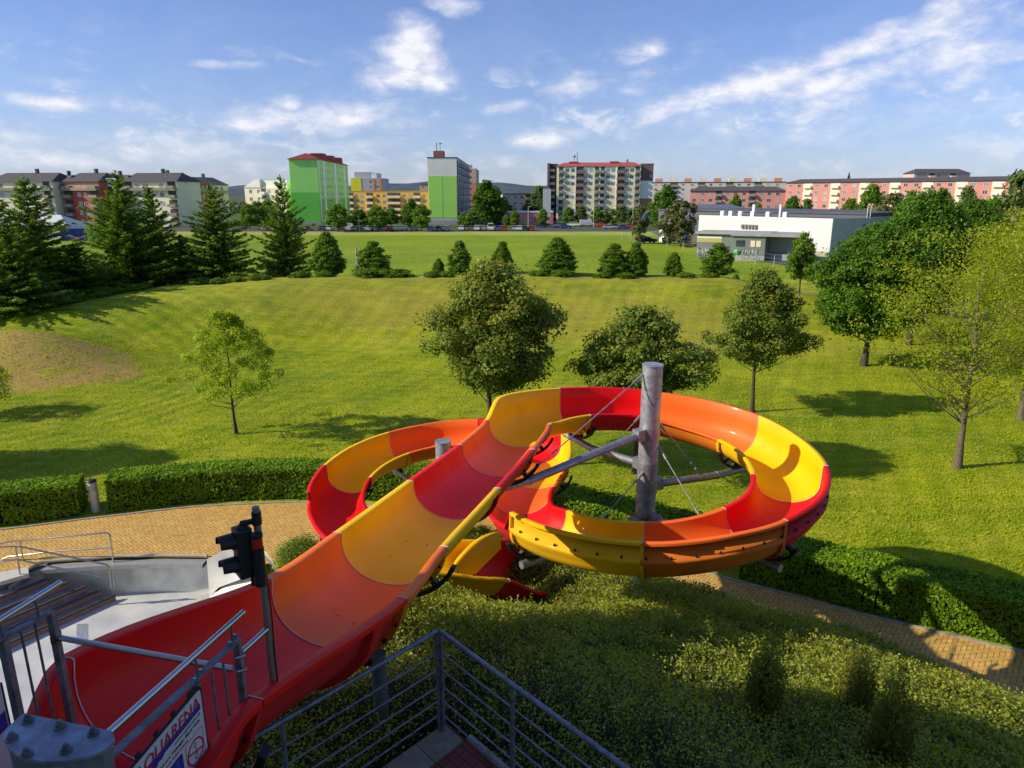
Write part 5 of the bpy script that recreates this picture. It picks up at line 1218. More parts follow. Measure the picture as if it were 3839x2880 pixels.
def dormer(p0,p1,Y,label_par=None):
    mb=MB(); x0,x1=W(p0,Y)[0],W(p1,Y)[0]; zb,zt=hgt(700,Y),hgt(668,Y); n=12; pts=[(x0,zb)]+[((x0+x1)/2-(x1-x0)/2*math.cos(PI*i/n),hgt(690,Y)+(zt-hgt(690,Y))*math.sin(PI*i/n)) for i in range(n+1)]+[(x1,zb)]
    f=[Vector((p[0],Y-1.2,p[1])) for p in pts]; k_=[Vector((p[0],Y+2,p[1])) for p in pts]; mb.hull(f,k_); return mb
for par,(p0,p1,Y) in zip([o for o in COL.objects if o.name.startswith('row_house') and 'arched' in o.get('label','')],((178,237,Yh+3),(388,456,Yh+3),(684,712,Yh+5))):
    mb=dormer(p0,p1,Y); o=mb.build('dormer',PG,par); o.matrix_parent_inverse=(Matrix.Translation(par.location)@Matrix.Rotation(par.rotation_euler[2],4,'Z')).inverted()
    for fx_ in ((.25,.75) if p1-p0>40 else (.5,)):
        w=mobj('window',winmesh(1.8,1.7,0),par); w.matrix_parent_inverse=o.matrix_parent_inverse; x0,x1=W(p0,Y)[0],W(p1,Y)[0]; w.location=(x0+(x1-x0)*fx_,Y-1.22,hgt(693,Y))
# cream house with curved roof, mid left
b=Bld('apartment_block',W(918,279),W(1072,271),14,hgt(703,270),SL,'pale cream block with a curved roof left of the green tower')
def barrel(mb):
    n=12; f=[Vector((b.L*.0+8*(i/n),-.3,b.h+3.0*math.sin(PI*.5*i/n))) for i in range(n+1)]+[Vector((8,-.3,b.h))]; mb.hull(f,[v+Vector((0,14,0)) for v in f])
b.part('curved_roof',PG,barrel); b.box('roof_storey',PG,8,b.L,1,13,b.h,b.h+2.6)
for f in range(4):
    for x in (.15,.35,.6,.8): b.win(b.L*x,b.h-1.4-f*2.8,1.5,1.4)
    b.balc(b.L*.47,b.h-2.5-f*2.8,2.4,PG)
# far pale block right of the main one
def longblock(name,p0,p1,Y0,Y1,py0,py1,wallm,label,floors,pitch,roof=rooft,bal=None,stripe=None,pent=None,per=3,ridge=0.,fl=2.8):
    A=W(p0,Y0);B_=W(p1,Y1); h=(hgt(py0,Y0)+hgt(py1,Y1))/2; b=Bld(name,A,B_,12,h,wallm,label)
    if ridge: b.part('roof',roof,lambda mb:hip(mb,0,b.L,0,12,h,ridge,.6,4))
    else: b.box('roof',roof,-.2,b.L+.2,-.3,12.2,h,h+.4)
    n=int(b.L/pitch); tot=0
    for f in range(floors):
        z=h-1.3-f*fl
        for i in range(n):
            x=(i+.5)*pitch
            if bal and i%per==per-1:
                b.balc(x,z-1.0,pitch*.8,bal)
            else:
                b.win(x,z,min(1.6,pitch*.45),1.4)
    if stripe:
        for i in range(per-1,n,per): b.box('pale_panel',stripe,(i)*pitch,(i+1)*pitch,-.05,-.005,0,h-.2)
    if pent:
        for i in range(pent): 
            x=(i+.5)*b.L/pent; b.box('lift_house',CR if i%2 else PO,x-2.2,x+2.2,3,8,h+.4,h+2.6)
    return b
longblock('apartment_block',2440,2945,458,440,683,686,plaster('plaster_beige',(.48,.42,.36)),'distant long beige block with lift houses on its roof, right of the cream block',5,5.5,bal=bm_,pent=9)
PKW=plaster('plaster_salmon',(.52,.23,.18)); 
longblock('apartment_block',2588,2945,336,326,716,716,PKW,'salmon pink five-storey block with pale end bay and dark roof',4,3.6,bal=bm_,per=4,ridge=1.9)
bb_=longblock('apartment_block',2945,3830,325,262,703,655,plaster('plaster_salmon_light',(.48,.2,.155)),'long salmon pink block with white balcony bays rising towards the right edge',5,3.9,bal=plaster('balcony_white',(.62,.58,.5)),stripe=CR,per=3,ridge=1.6)
b=longblock('tower_block',3418,3625,420,420,650,650,plaster('plaster_pale_pink',(.5,.34,.32)),'pale pink tower top with dark hipped roof above the long salmon block',6,4.,ridge=2.6,bal=CR)
b=longblock('apartment_block',2955,3100,480,480,690,690,PG,'white flat-roofed building peeping above the salmon blocks',4,4.)
b=longblock('apartment_block',1895,2015,340,345,728,730,plaster('plaster_cream_far',(.52,.46,.33)),'small cream block left of the big apartment block',3,3.2,bal=OC,per=4)
b=longblock('apartment_block',1575,1605,420,420,692,692,PE,'small peach block just left of the lime tower',4,3.)
# white warehouse
WH=mat('cladding_white',(.74,.74,.71),.6,var=.03,scale=.4,dirt=.06); WG=mat('cladding_grey',(.36,.40,.44),.55,.2,var=.08,scale=.6)
A=(37.5,146.);B_=(54.9,124.5)
b=Bld('warehouse',A,B_,1,6.5,WH,'large white warehouse with grey side wall and dark flat roof',wall=False)
dv=Vector((B_[0]-A[0],B_[1]-A[1])).normalized()
b.box('front_wall',WH,0,b.L,0,.3,.9,6.5); b.box('plinth',mat('plinth_cream',(.45,.40,.3),.85),0,b.L,-.05,.25,-.5,.9); b.box('side_wall',WG,b.L-.3,b.L+.02,.3,42,-.5,6.45); b.box('roof',roofg,.0,b.L-.3,.3,42,5.9,6.25); b.box('back_wall',WG,-26,b.L-.3,41.7,42,-.5,7.2)
b.box('rear_hall',mat('hall_dark',(.12,.13,.15),.7,.2),-22,b.L-1,14,42,-.5,6.9); b.box('rear_roof',roofg,-22.2,b.L-.9,13.8,42.1,6.9,7.2)
for x in (.05,.12,.2,.3,.42,.55): b.box('roof_vent',PG,b.L*x,b.L*x+.8,5,6,6.2,7.3)
b.box('chimney',WH,8,8.5,6,6.5,6.2,8.6); b.box('chimney',WH,12,12.4,9,9.4,6.2,8.6)
for x in (.69,.78,.87): b.box('window',glassm,b.L*x-.45,b.L*x+.45,-.04,.02,2.5,3.0)
lad=MB(); 
for y in (12,13.2): lad.box(b.L+.03,b.L+.13,y,y+.1,1,8.4)
for z in range(8): lad.box(b.L+.03,b.L+.1,12.1,13.2,1.5+z*.85,1.6+z*.85)
lad.build('access_ladder',framew,b.root)
for i in range(5): b.box('cooling_unit',mat('unit_grey',(.2,.2,.18),.6),b.L*.36+i*.7,b.L*.36+.5+i*.7,-.35,-.05,4.3,5.0)
# low white hall left of it
b=Bld('warehouse',W(2500,190),W(2640,180),20,hgt(790,185),WH,'low white hall with ribbed roof behind the pine trees'); b.part('roof',mat('ribbed_roof',(.25,.27,.3),.5,.4,var=.3,scale=2),lambda mb:hip(mb,0,b.L,0,20,b.h,1.5,.3,3))
# grey graffiti annex
GR=mat('annex_grey_green',(.20,.23,.21),.85,var=.1,scale=.7,dirt=.2)
P0=at(2655,968,0);P1=at(2872,978,0)
b=Bld('annex_building',(P0.x-1.6,P0.y+2.),(P0.x+4.6,P0.y-1.2),7,4.,GR,'grey-green flat-roofed annex with yellow band and graffiti before the white warehouse')
b.box('roof_edge',concm,-.3,b.L+5.2,-.5,7,4.0,4.35); b.box('yellow_band',mat('band_yellow',(.5,.43,.15),.8),0,b.L*.6,-.03,0,2.6,3.3); b.box('pale_band',PG,0,b.L*.6,-.03,0,3.3,3.6)
b.box('front_block',GR,b.L-.6,b.L+4.6,-2.2,6,-.3,3.9); b.box('front_roof',concm,b.L-.9,b.L+10.,-2.6,6.2,3.91,4.3); b.box('plinth',concm,b.L-.65,b.L+4.65,-2.26,-2.2,-.3,.75)
for x in (.2,.9,2.5,3.4): b.box('window',CR if x>2 else glassm,b.L+x-.2,b.L+x+.5,-2.24,-2.2,2.2,3.2)
b.box('loading_bay',mat('bay_pale',(.5,.5,.46),.9),b.L+4.6,b.L+9.5,3,6,-.3,3.9); b.box('dock',concm,b.L+4.6,b.L+8.,-.2,3,-.3,1.0)  # bay block in one even pale grey
b.box('dark_doorway',darkrec,b.L*.62,b.L*.8,-.03,.01,.5,2.0)
# graffiti: loops of spray paint
gf=MB(); rg=random.Random(3)
def loopy(mb,x0,x1,z0,z1,y,n,r):
    pts=[Vector((x0+(x1-x0)*i/n+.18*math.sin(i*1.7),y,(z0+z1)/2+(z1-z0)/2*math.sin(i*1.15+rg.uniform(-.3,.3)))) for i in range(n+1)]
    mb.tube(pts,r,4)
loopy(gf,.15,2.3,.3,1.7,-.06,26,.05); loopy(gf,.3,2.2,.2,1.5,-.07,22,.04); gf.build('graffiti',white_m,b.root)
gf=MB(); loopy(gf,b.L+1.1,b.L+3.6,.7,1.8,-2.27,26,.045); loopy(gf,b.L+.9,b.L+3.8,.1,.7,-2.3,28,.03); gf.build('graffiti',white_m,b.root)
gf=MB(); gf.ball((b.L+.2,-2.22,1.35),.45,10,.9); loopy(gf,b.L-.3,b.L+.7,.9,1.7,-2.3,12,.06); gf.build('graffiti',mat('graffiti_green',(.1,.55,.15),.7),b.root)
st2=MB()
for i in range(5): st2.box(b.L+8+i*.3,b.L+8.3+i*.3,0,1.2,-.2,.95-i*.18)
st2.build('stairs',mat('stair_brown',(.25,.18,.13),.8),b.root)
mb=MB(); mb.tube([(b.L+8,0,1.9),(b.L+9.5,0,1.1)],.03,6); mb.tube([(b.L+8,0,.9),(b.L+8,0,1.9)],.03,6); mb.tube([(b.L+9.5,0,0),(b.L+9.5,0,1.1)],.03,6); mb.build('handrail',framew,b.root)
# yard asphalt
mb=MB(); mb.add([at(x,y,.02) for x,y in ((2440,872),(2520,898),(2640,935),(2820,975),(3060,1010),(3150,985),(3140,955),(2900,900),(2700,880),(2560,868))],[tuple(range(10))[::-1]]); o=mb.build('yard_asphalt',asph); o['kind']='structure'
mb=MB(); mb.add([at(x,y,.03) for x,y in ((2560,920),(2625,935),(2640,925),(2600,912))],[(3,2,1,0)]); o=mb.build('dry_grass_patch',mat('dry_grass',(.4,.33,.08),.9,var=.3,scale=2)); o['kind']='structure'
# shed, bins
P=at(2487,908,0); b=Bld('garden_shed',(P.x,P.y),(P.x+3.2,P.y+.4),3.,2.75,WH,'small white transformer hut at the edge of the car yard','hut'); b.box('roof',PG,-.15,b.L+.15,-.15,3.1,2.76,2.9); b.box('side_panel',PG,b.L*.44,b.L+.02,-.03,0,.0,2.7)
for i,(px,c,lb) in enumerate(((2577,(.03,.12,.5),'blue recycling bin, left of the recycling row'),(2588,(.65,.5,.05),'yellow recycling bin beside the blue one'),(2613,(.03,.12,.5),'second blue recycling bin nearer the grey annex'),(2627,(.65,.5,.05),'yellow recycling bin touching the annex side'))):
    p=at(px,908,0); r_=empty('recycling_bin',(p.x,p.y,0),0,lb,'bin','recycling bins by the annex'); m_=mat('bin_%s'%('blue' if i%2==0 else 'yellow'),c,.5)
    mb=MB(); mb.hull([Vector(v) for v in ((-.55,-.5,.05),(.55,-.5,.05),(.55,.5,.05),(-.55,.5,.05))],[Vector(v) for v in ((-.65,-.6,1.3),(.65,-.6,1.3),(.65,.6,1.3),(-.65,.6,1.3))]); mb.build('body',m_,r_)
    mb=MB(); mb.hull([Vector(v) for v in ((-.68,-.63,1.3),(.68,-.63,1.3),(.68,.63,1.3),(-.68,.63,1.3))],[Vector(v) for v in ((-.4,-.35,1.7),(.4,-.35,1.7),(.4,.35,1.7),(-.4,.35,1.7))]); mb.build('lid',m_,r_)
for i,(px,lb) in enumerate(((2492,'black wheeled bin beside the white hut, left'),(2508,'black wheeled bin beside the white hut, right'))):
    p=at(px,913,0); r_=empty('wheeled_bin',(p.x,p.y,0),.1,lb,'bin','black bins by the hut'); mb=MB(); mb.hull([Vector(v) for v in ((-.45,-.35,.12),(.45,-.35,.12),(.45,.35,.12),(-.45,.35,.12))],[Vector(v) for v in ((-.6,-.45,1.1),(.6,-.45,1.1),(.6,.45,1.1),(-.6,.45,1.1))]); mb.build('body',black_p,r_); mb=MB(); mb.bevbox(-.63,.63,-.5,.5,1.1,1.25,.05); mb.build('lid',black_p,r_)
# blue container with gala lettering, white tent
cb=mat('container_blue',(.012,.035,.22),.5,.1,var=.1,scale=1)
p0=at(232,903,0);p1=at(402,886,0); b=Bld('shipping_container',(p0.x,p0.y),(p0.x+10.8,p0.y+2.),2.5,2.75,cb,'dark blue container with white gala lettering and a red and white wave behind the spruces','container')
TMx=Matrix.Translation((7.6,-.05,1.45))@Matrix.Rotation(PI/2,4,'X')
textmesh('gala',1.3,white_m,b.root,TMx)
def wave(mb,x0,x1,z,a,w,y):
    r1=[]; 
    for i in range(31):
        u=i/30; x=x0+(x1-x0)*u; zc=z+a*math.sin(u*9); r1.append([Vector((x,y,zc-w*.5*math.sin(PI*u))),Vector((x,y,zc+w*.5*math.sin(PI*u)+.02))])
    mb.grid(r1,False)
b.part('wave_mark',white_m,lambda mb:wave(mb,.8,6.2,.85,.32,.35,-.04)); b.part('wave_mark',mat('wave_red',(.55,.05,.08),.5),lambda mb:wave(mb,1.4,5.2,.5,.25,.4,-.05)); b.part('wave_mark',white_m,lambda mb:wave(mb,8.6,10.7,1.0,.3,.3,-.04))
for x in (.02,2.7,5.4,8.1,10.8): b.box('corner_post',cb,x-.06,x+.06,-.1,-.0,0,2.75)
p=at(60,905,0); b=Bld('marquee',(p.x-12,p.y+8),(p.x+7.5,p.y+8),10,2.9,mat('tent_white',(.68,.68,.66),.6),'white tent roof behind the spruces at the left edge','tent')
def tentroof(mb):
    x1=b.L+.3; mb.add([Vector(q) for q in ((-.3,-.3,2.9),(x1,-.3,2.9),(x1,10.3,2.9),(-.3,10.3,2.9),(-.3,5,5.6),(x1-4.5,5,5.6))],[(0,1,5,4),(1,2,5),(2,3,4,5),(3,0,4)])
b.part('tent_roof',mat('tent_white',(.7,.7,.68)),tentroof)
# hills
hm=mat('hill_woods',(.055,.085,.10),1.,var=.3,scale=.01)
mb=MB(); rows=[]
for i in range(121):
    x=-3200+6400*i/120; y=3000
    hh=50+14*math.sin(i*.11+1.2)+8*math.sin(i*.37)+5*math.sin(i*1.3)+ (14*math.exp(-((x+700)/500)**2)); rows.append([Vector((x,y-500,-5)),Vector((x,y,hh*.8)),Vector((x,y+600,-5))])
mb.grid(rows,True); o=mb.build('wooded_hills',hm); o['kind']='structure'
# ---------------------------------------------------------------- cars
tyre=mat('tyre',(.02,.02,.02),.9); carglass=mat('car_glass',(.03,.04,.05),.08,.3,var=.2); rimm=mat('wheel_rim',(.4,.4,.42),.35,.8); lampm=mat('car_lamp',(.6,.6,.6),.2); tail=mat('tail_lamp',(.4,.01,.01),.3)
def paint(n,c): return mat('car_paint_'+n,c,.28,.15,var=.03,scale=1,coat=.6)
CP_={'white':(.72,.72,.7),'black':(.02,.02,.022),'silver':(.42,.44,.46),'grey':(.13,.14,.15),'blue':(.02,.06,.3),'red':(.45,.02,.02),'dark blue':(.015,.03,.1),'green':(.02,.09,.04)}
def car_proto(kind):
    L,Wd=(4.3,1.75) if kind!='van' else (5.2,1.95)
    root=empty('parked_car'); bodym=paint('white',CP_['white'])
    if kind=='hatch': prof=[(-2.1,.35),(-2.12,.75),(-1.95,.95),(-1.25,1.02),(-1.1,1.02),(1.75,1.0),(2.0,.92),(2.1,.7),(2.1,.35)]; cab=[(-1.15,1.0),(-.45,1.46),(1.25,1.48),(1.9,1.0)]
    elif kind=='sedan': prof=[(-2.15,.35),(-2.17,.7),(-2.,.88),(-1.1,.97),(1.2,.99),(2.05,.95),(2.15,.8),(2.15,.35)]; cab=[(-1.05,.96),(-.3,1.42),(.85,1.42),(1.55,.98)]
    else: prof=[(-2.6,.4),(-2.62,.9),(-2.4,1.15),(-1.75,1.25),(2.6,1.3),(2.6,.4)]; cab=[(-1.8,1.22),(-1.05,2.15),(2.5,2.2),(2.6,1.25)]
    def side(mb,pr,w0,w1,zmid):
        # taper: narrower to the top
        left=[Vector((-(w1 if z>zmid else w0),x,z)) for x,z in pr]; right=[Vector((-v.x,v.y,v.z)) for v in left]; n=len(pr)
        mb.add(left+right,[tuple(range(n)),tuple(range(n,2*n))[::-1]]+[(i,n+i,n+(i+1)%n,(i+1)%n)[::-1] for i in range(n)])
    mb=MB(); side(mb,prof,Wd/2,Wd/2-.06,.8); mb.build('body',bodym,root)
    c=cab; w=Wd/2
    def cabm(mb,ins,dz,trim):
        zt=c[1][1]-dz; b0=[Vector((-w+.07+ins,c[0][0]+trim,c[0][1])),Vector((w-.07-ins,c[0][0]+trim,c[0][1])),Vector((w-.07-ins,c[3][0]-trim,c[3][1])),Vector((-w+.07+ins,c[3][0]-trim,c[3][1]))]
        t0=[Vector((-w+.2+ins,c[1][0]+trim,zt)),Vector((w-.2-ins,c[1][0]+trim,zt)),Vector((w-.2-ins,c[2][0]-trim,c[2][1]-dz)),Vector((-w+.2+ins,c[2][0]-trim,c[2][1]-dz))]; mb.hull(b0,t0)
    mb=MB(); cabm(mb,0,.07,0); mb.build('windows',carglass if kind!='van' else bodym,root)
    mb=MB(); mb.hull([Vector((-w+.19,c[1][0]-.03,c[1][1]-.075)),Vector((w-.19,c[1][0]-.03,c[1][1]-.075)),Vector((w-.19,c[2][0]+.05,c[2][1]-.075)),Vector((-w+.19,c[2][0]+.05,c[2][1]-.075))],[Vector((-w+.26,c[1][0]+.08,c[1][1])),Vector((w-.26,c[1][0]+.08,c[1][1])),Vector((w-.26,c[2][0]-.05,c[2][1])),Vector((-w+.26,c[2][0]-.05,c[2][1]))]); mb.build('roof',bodym,root)
    if kind=='van': mb=MB(); mb.hull([Vector((-.8,-1.83,1.3)),Vector((.8,-1.83,1.3)),Vector((.8,-1.75,1.3)),Vector((-.8,-1.75,1.3))],[Vector((-.68,-1.15,2.05)),Vector((.68,-1.15,2.05)),Vector((.68,-1.05,2.05)),Vector((-.68,-1.05,2.05))]); mb.build('windscreen',carglass,root)
    for sx in (-1,1):
        for y in (-L*.31,L*.31):
            mb=MB(); mb.tube([(sx*(w-.2),y,.32),(sx*(w+.01),y,.32)],.32,16); o=mb.build('wheel',tyre,root)
            m2=MB(); m2.tube([(sx*(w-.0),y,.32),(sx*(w+.025),y,.32)],.2,10); m2.build('rim',rimm,o)
        yb=min(p[0] for p in prof); mb=MB(); mb.box(sx*w*.55-.18*1,sx*w*.55+.18,yb-.02,yb+.1,.62,.76); mb.build('headlight',lampm,root)
        yb=max(p[0] for p in prof); mb=MB(); mb.box(sx*w*.7-.12,sx*w*.7+.12,yb-.08,yb+.02,.68,.86); mb.build('tail_light',tail,root)
    return root
protos={k:car_proto(k) for k in ('hatch','sedan','van')}; used_p=set()
def put_car(kind,col,x,y,rz,label,group='cars in the parking row before the buildings'):
    pm=paint(col,CP_[col]); pr_=protos[kind]
    if kind in used_p: c=copy_tree(pr_)
    else: c=pr_; used_p.add(kind)
    for o in kids(c):
        if o.name.split('.')[0] in ('body','roof') or (kind=='van' and o.name.startswith('windows')):
            o.material_slots[0].link='OBJECT'; o.material_slots[0].material=pm
    c.location=(x,y,.02); c.rotation_euler=(0,0,rz); tag(c,label,'van' if kind=='van' else 'car',group); c.name='delivery_van' if kind=='van' else 'parked_car'
z1=lambda x:1000+x*.4069
z2=lambda x:1900+x*.3617
cars=[(z1(-30),'sedan','silver'),(z1(10),'hatch','black'),(z1(50),'hatch','white'),(z1(180),'sedan','silver'),(z1(360),'hatch','grey'),(z1(490),'hatch','black'),(z1(560),'hatch','white'),(z1(685),'sedan','dark blue'),(z1(742),'van','white'),(z1(800),'hatch','grey'),(z1(865),'sedan','green'),(z1(928),'hatch','white'),(z1(985),'sedan','grey'),(z1(1045),'hatch','dark blue'),(z1(1090),'sedan','red'),(z1(1125),'hatch','grey'),(z1(1165),'sedan','silver'),(z1(1252),'hatch','silver'),(z1(1348),'sedan','grey'),(z1(1503),'sedan','blue'),(z1(1580),'hatch','blue'),(z1(1650),'hatch','silver'),(z1(1790),'hatch','white'),(z1(1880),'sedan','grey'),(z1(1932),'hatch','white'),(z1(1990),'sedan','silver'),(z1(2060),'van','white'),(z1(2130),'hatch','blue'),(z1(2185),'hatch','red'),
 (z2(85),'sedan','silver'),(z2(130),'hatch','white'),(z2(190),'hatch','black'),(z2(255),'hatch','red')]
spots=['far left behind the spruces','left of the first spruce gap','in the gap between the spruces','beside the fourth spruce','below the green tower','below the green tower stair strip','below the right edge of the green tower','under the first round tree','right of the first round tree','beside the white van','before the left end of the ochre block','before the ochre block, left of the middle tree','beside the middle round tree','under the middle round tree','right of the middle round tree','before the ochre block balconies','before the middle of the ochre block','before the dark tree','left of the lime tower','at the left foot of the lime tower','before the lime gable','right half of the lime gable','at the right foot of the lime tower','by the small lamp post','left of the dark firs','before the dark firs','before the dark firs','right of the white van','at the left end of the pink shop','before the pink shop window','before the pink shop door','before the white pylon','right of the pylon']
rc=random.Random(4)
for (px,kd,cl),sp_ in zip(cars,spots):
    Y=218+rc.uniform(-1,1.); x=W(px,Y)[0]; put_car(kd,cl,x,Y,rc.choice([0,PI])+rc.uniform(-.04,.04),f'{cl} {"van" if kd=="van" else "car"} parked {sp_}')
for px,kd,cl,Y,lb in ((z2(370),'sedan','dark blue',236,'side-on dark car just right of the white pylon'),(z2(440),'sedan','grey',236,'side-on grey car parked between pylon and big block'),(z2(560),'hatch','white',238,'side-on white car before the left edge of the big cream block'),(z2(610),'sedan','dark blue',232,'side-on dark teal-blue car before the left balconies'),(z2(690),'hatch','white',245,'white car behind the small trees'),(z2(840),'van','white',248,'white van parked side-on before the cream block'),(z2(925),'hatch','red',250,'red hatchback between the small trees'),(z2(990),'hatch','red',244,'dark red hatchback left of the silver cars'),(z2(1080),'sedan','silver',228,'silver car before the right stack of balconies'),(z2(1140),'sedan','dark blue',232,'dark blue car beside the silver one'),(z2(1215),'sedan','grey',226,'grey saloon nearest to the field edge'),(z2(1305),'hatch','red',232,'bright red car at the right end of the row')):
    put_car(kd,cl,W(px,Y)[0],Y,PI/2+rc.uniform(-.3,.3),lb,'cars before the big cream block')
p=at(2425,912,0); put_car('sedan','dark blue',p.x,p.y,PI/2+.4,'dark blue car standing in the yard beside the white hut','cars in the yard')
# fence posts of the yard
fr_=empty('mesh_fence',at(2330,905,0),0,'thin wire mesh fence with pale posts round the yard','fence'); fp=[at(x,y,0) for x,y in ((2330,900),(2365,903),(2400,906),(2450,912),(2500,925),(2560,940),(2620,955),(2690,968),(2760,982),(2830,992),(2900,1003),(2985,1008))]
for q in fp:
    mb=MB(); mb.tube([q,q+Vector((0,0,1.8))],.035,6); rel(mb,'post',white_m,fr_)
wm=mat('wire',(.45,.47,.45),.6,.4)
mb=MB()
for z in (.1,.7,1.3,1.9): mb.tube([q+Vector((0,0,z)) for q in fp],.008,4)
rel(mb,'wire_mesh',wm,fr_)
# lamp posts
for i,(px,pt,Y,lb) in enumerate(((1036,745,228,'street lamp left of the green tower'),(1770,812,225,'thin lamp post right of the lime tower'),(1981,775,240,'lamp post before the pink shop'),(2228,760,240,'lamp post before the middle of the cream block'),(2376,760,235,'lamp post before the right end of the cream block'),(1340,830,212,'low post beside the parking row'))):
    x,y=W(px,Y); h=hgt(pt,Y); r_=empty('street_lamp',(x,y,0),0,lb,'street lamp','street lamps by the car park'); mb=MB(); mb.tube([(0,0,-.2),(0,0,h)],.11,8,r2=.07); mb.build('pole',white_m,r_); mb=MB(); mb.box(-.15,1.0,-.15,.15,h-.05,h+.12); mb.build('lamp_head',white_m,r_)
p=onp=atY(1340,1035,66.); r_=empty('field_post',(p.x,66.,terrain(p.x,66.)),0,'thin pale pole standing left of a cone-shaped tree behind the bank','post'); mb=MB(); mb.tube([(0,0,-.2),(0,0,2.9)],.06,8); mb.build('pole',white_m,r_); mb=MB(); mb.box(-.1,.1,-.02,.02,2.5,2.8); mb.build('plate',white_m,r_)
# unseen blocks added off to the left to throw the shade on the start of the slide and the pool
bt=Bld('shade_tower',(-11.5,-8),(-6.1,-8),12.6,19.,plaster('plaster_white_bath',(.6,.6,.58)),'rendered stair tower of the baths left of the slide start, outside the picture')
for f in range(4): bt.win(5,2.5+f*3,1.5,1.5,1)
bt.box('roof_edge',concm,-.1,bt.L+.1,-.1,12.7,19,19.3)
bh=Bld('shade_hall',(-34,1),(-16.5,1),10.,4.,plaster('plaster_white_bath',(.6,.6,.58)),'low hall of the baths left of the pool, outside the picture'); bh.box('roof_edge',concm,-.1,bh.L+.1,-.1,10.1,4.,4.3); bh.win(4,2.5,2.2,2.2,1)

bk_=Bld('bath_building',(10,-1.2),(-5.9,-1.2),9,17,plaster('plaster_white_bath',(.6,.6,.58)),'rendered bath building directly behind the viewpoint, outside the picture')  # added block, cuts sky light from the slide start and near mound
for f in range(4):
    for x in (3,8,13): bk_.win(x,2.5+f*3,1.5,1.5)
bk_.box('roof_edge',concm,-.1,bk_.L+.1,-.1,9.1,17,17.3)
# ---------------------------------------------------------------- trees of the lawn
def D2(px,py): return (px*1.7362,py*1.7362)
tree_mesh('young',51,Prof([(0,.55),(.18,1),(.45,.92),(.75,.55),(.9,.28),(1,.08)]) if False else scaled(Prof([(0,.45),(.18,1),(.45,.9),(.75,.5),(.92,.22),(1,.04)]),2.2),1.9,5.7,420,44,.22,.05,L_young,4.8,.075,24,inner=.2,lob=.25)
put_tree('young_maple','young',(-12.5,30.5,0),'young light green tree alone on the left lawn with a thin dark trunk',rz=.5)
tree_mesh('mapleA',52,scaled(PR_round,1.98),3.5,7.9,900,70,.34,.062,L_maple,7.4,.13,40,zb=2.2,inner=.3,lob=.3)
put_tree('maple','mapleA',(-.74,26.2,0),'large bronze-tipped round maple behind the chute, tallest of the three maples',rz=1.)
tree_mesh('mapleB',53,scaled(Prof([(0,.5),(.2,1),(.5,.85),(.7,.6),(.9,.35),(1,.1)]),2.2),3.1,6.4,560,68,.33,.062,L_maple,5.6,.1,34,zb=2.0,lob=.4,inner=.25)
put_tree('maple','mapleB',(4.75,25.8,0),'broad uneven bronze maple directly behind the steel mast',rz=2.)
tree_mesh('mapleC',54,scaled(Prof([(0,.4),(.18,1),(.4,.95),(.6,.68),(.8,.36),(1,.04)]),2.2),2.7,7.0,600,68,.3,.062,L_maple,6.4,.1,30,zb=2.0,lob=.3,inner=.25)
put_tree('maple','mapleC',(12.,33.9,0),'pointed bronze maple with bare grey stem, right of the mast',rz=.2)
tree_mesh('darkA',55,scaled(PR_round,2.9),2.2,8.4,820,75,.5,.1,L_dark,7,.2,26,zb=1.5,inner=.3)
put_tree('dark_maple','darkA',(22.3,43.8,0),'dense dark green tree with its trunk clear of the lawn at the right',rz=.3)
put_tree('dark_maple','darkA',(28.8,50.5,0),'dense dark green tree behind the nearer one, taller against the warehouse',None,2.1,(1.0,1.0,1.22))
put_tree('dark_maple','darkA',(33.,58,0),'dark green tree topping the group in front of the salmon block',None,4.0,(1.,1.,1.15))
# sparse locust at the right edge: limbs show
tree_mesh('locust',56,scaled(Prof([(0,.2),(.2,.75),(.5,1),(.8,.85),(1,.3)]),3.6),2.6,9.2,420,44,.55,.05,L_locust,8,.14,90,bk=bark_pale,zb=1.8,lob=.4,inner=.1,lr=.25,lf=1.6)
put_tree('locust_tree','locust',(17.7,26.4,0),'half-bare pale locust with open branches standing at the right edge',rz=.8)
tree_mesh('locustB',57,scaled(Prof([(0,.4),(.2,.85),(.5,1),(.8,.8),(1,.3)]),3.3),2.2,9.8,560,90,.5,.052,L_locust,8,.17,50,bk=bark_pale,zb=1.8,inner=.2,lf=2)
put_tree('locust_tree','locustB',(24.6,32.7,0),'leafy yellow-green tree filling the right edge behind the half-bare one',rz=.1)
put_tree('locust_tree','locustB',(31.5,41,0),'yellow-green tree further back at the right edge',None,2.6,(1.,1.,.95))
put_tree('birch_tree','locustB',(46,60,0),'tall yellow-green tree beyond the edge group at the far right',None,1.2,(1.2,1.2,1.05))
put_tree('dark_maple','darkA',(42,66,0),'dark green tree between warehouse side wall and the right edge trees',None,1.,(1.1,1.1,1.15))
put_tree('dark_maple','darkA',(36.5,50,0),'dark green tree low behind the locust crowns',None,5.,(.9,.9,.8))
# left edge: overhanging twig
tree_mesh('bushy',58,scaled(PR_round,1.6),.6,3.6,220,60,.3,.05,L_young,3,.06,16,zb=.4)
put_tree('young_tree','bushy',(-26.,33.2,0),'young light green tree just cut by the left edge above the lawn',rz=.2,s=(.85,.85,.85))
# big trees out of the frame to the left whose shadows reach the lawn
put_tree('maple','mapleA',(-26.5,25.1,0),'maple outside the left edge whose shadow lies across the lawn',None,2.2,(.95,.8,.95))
put_tree('maple','mapleB',(-30.,25.,0),'second maple outside the left edge above the hedge',None,.4,(.9,.8,1.))
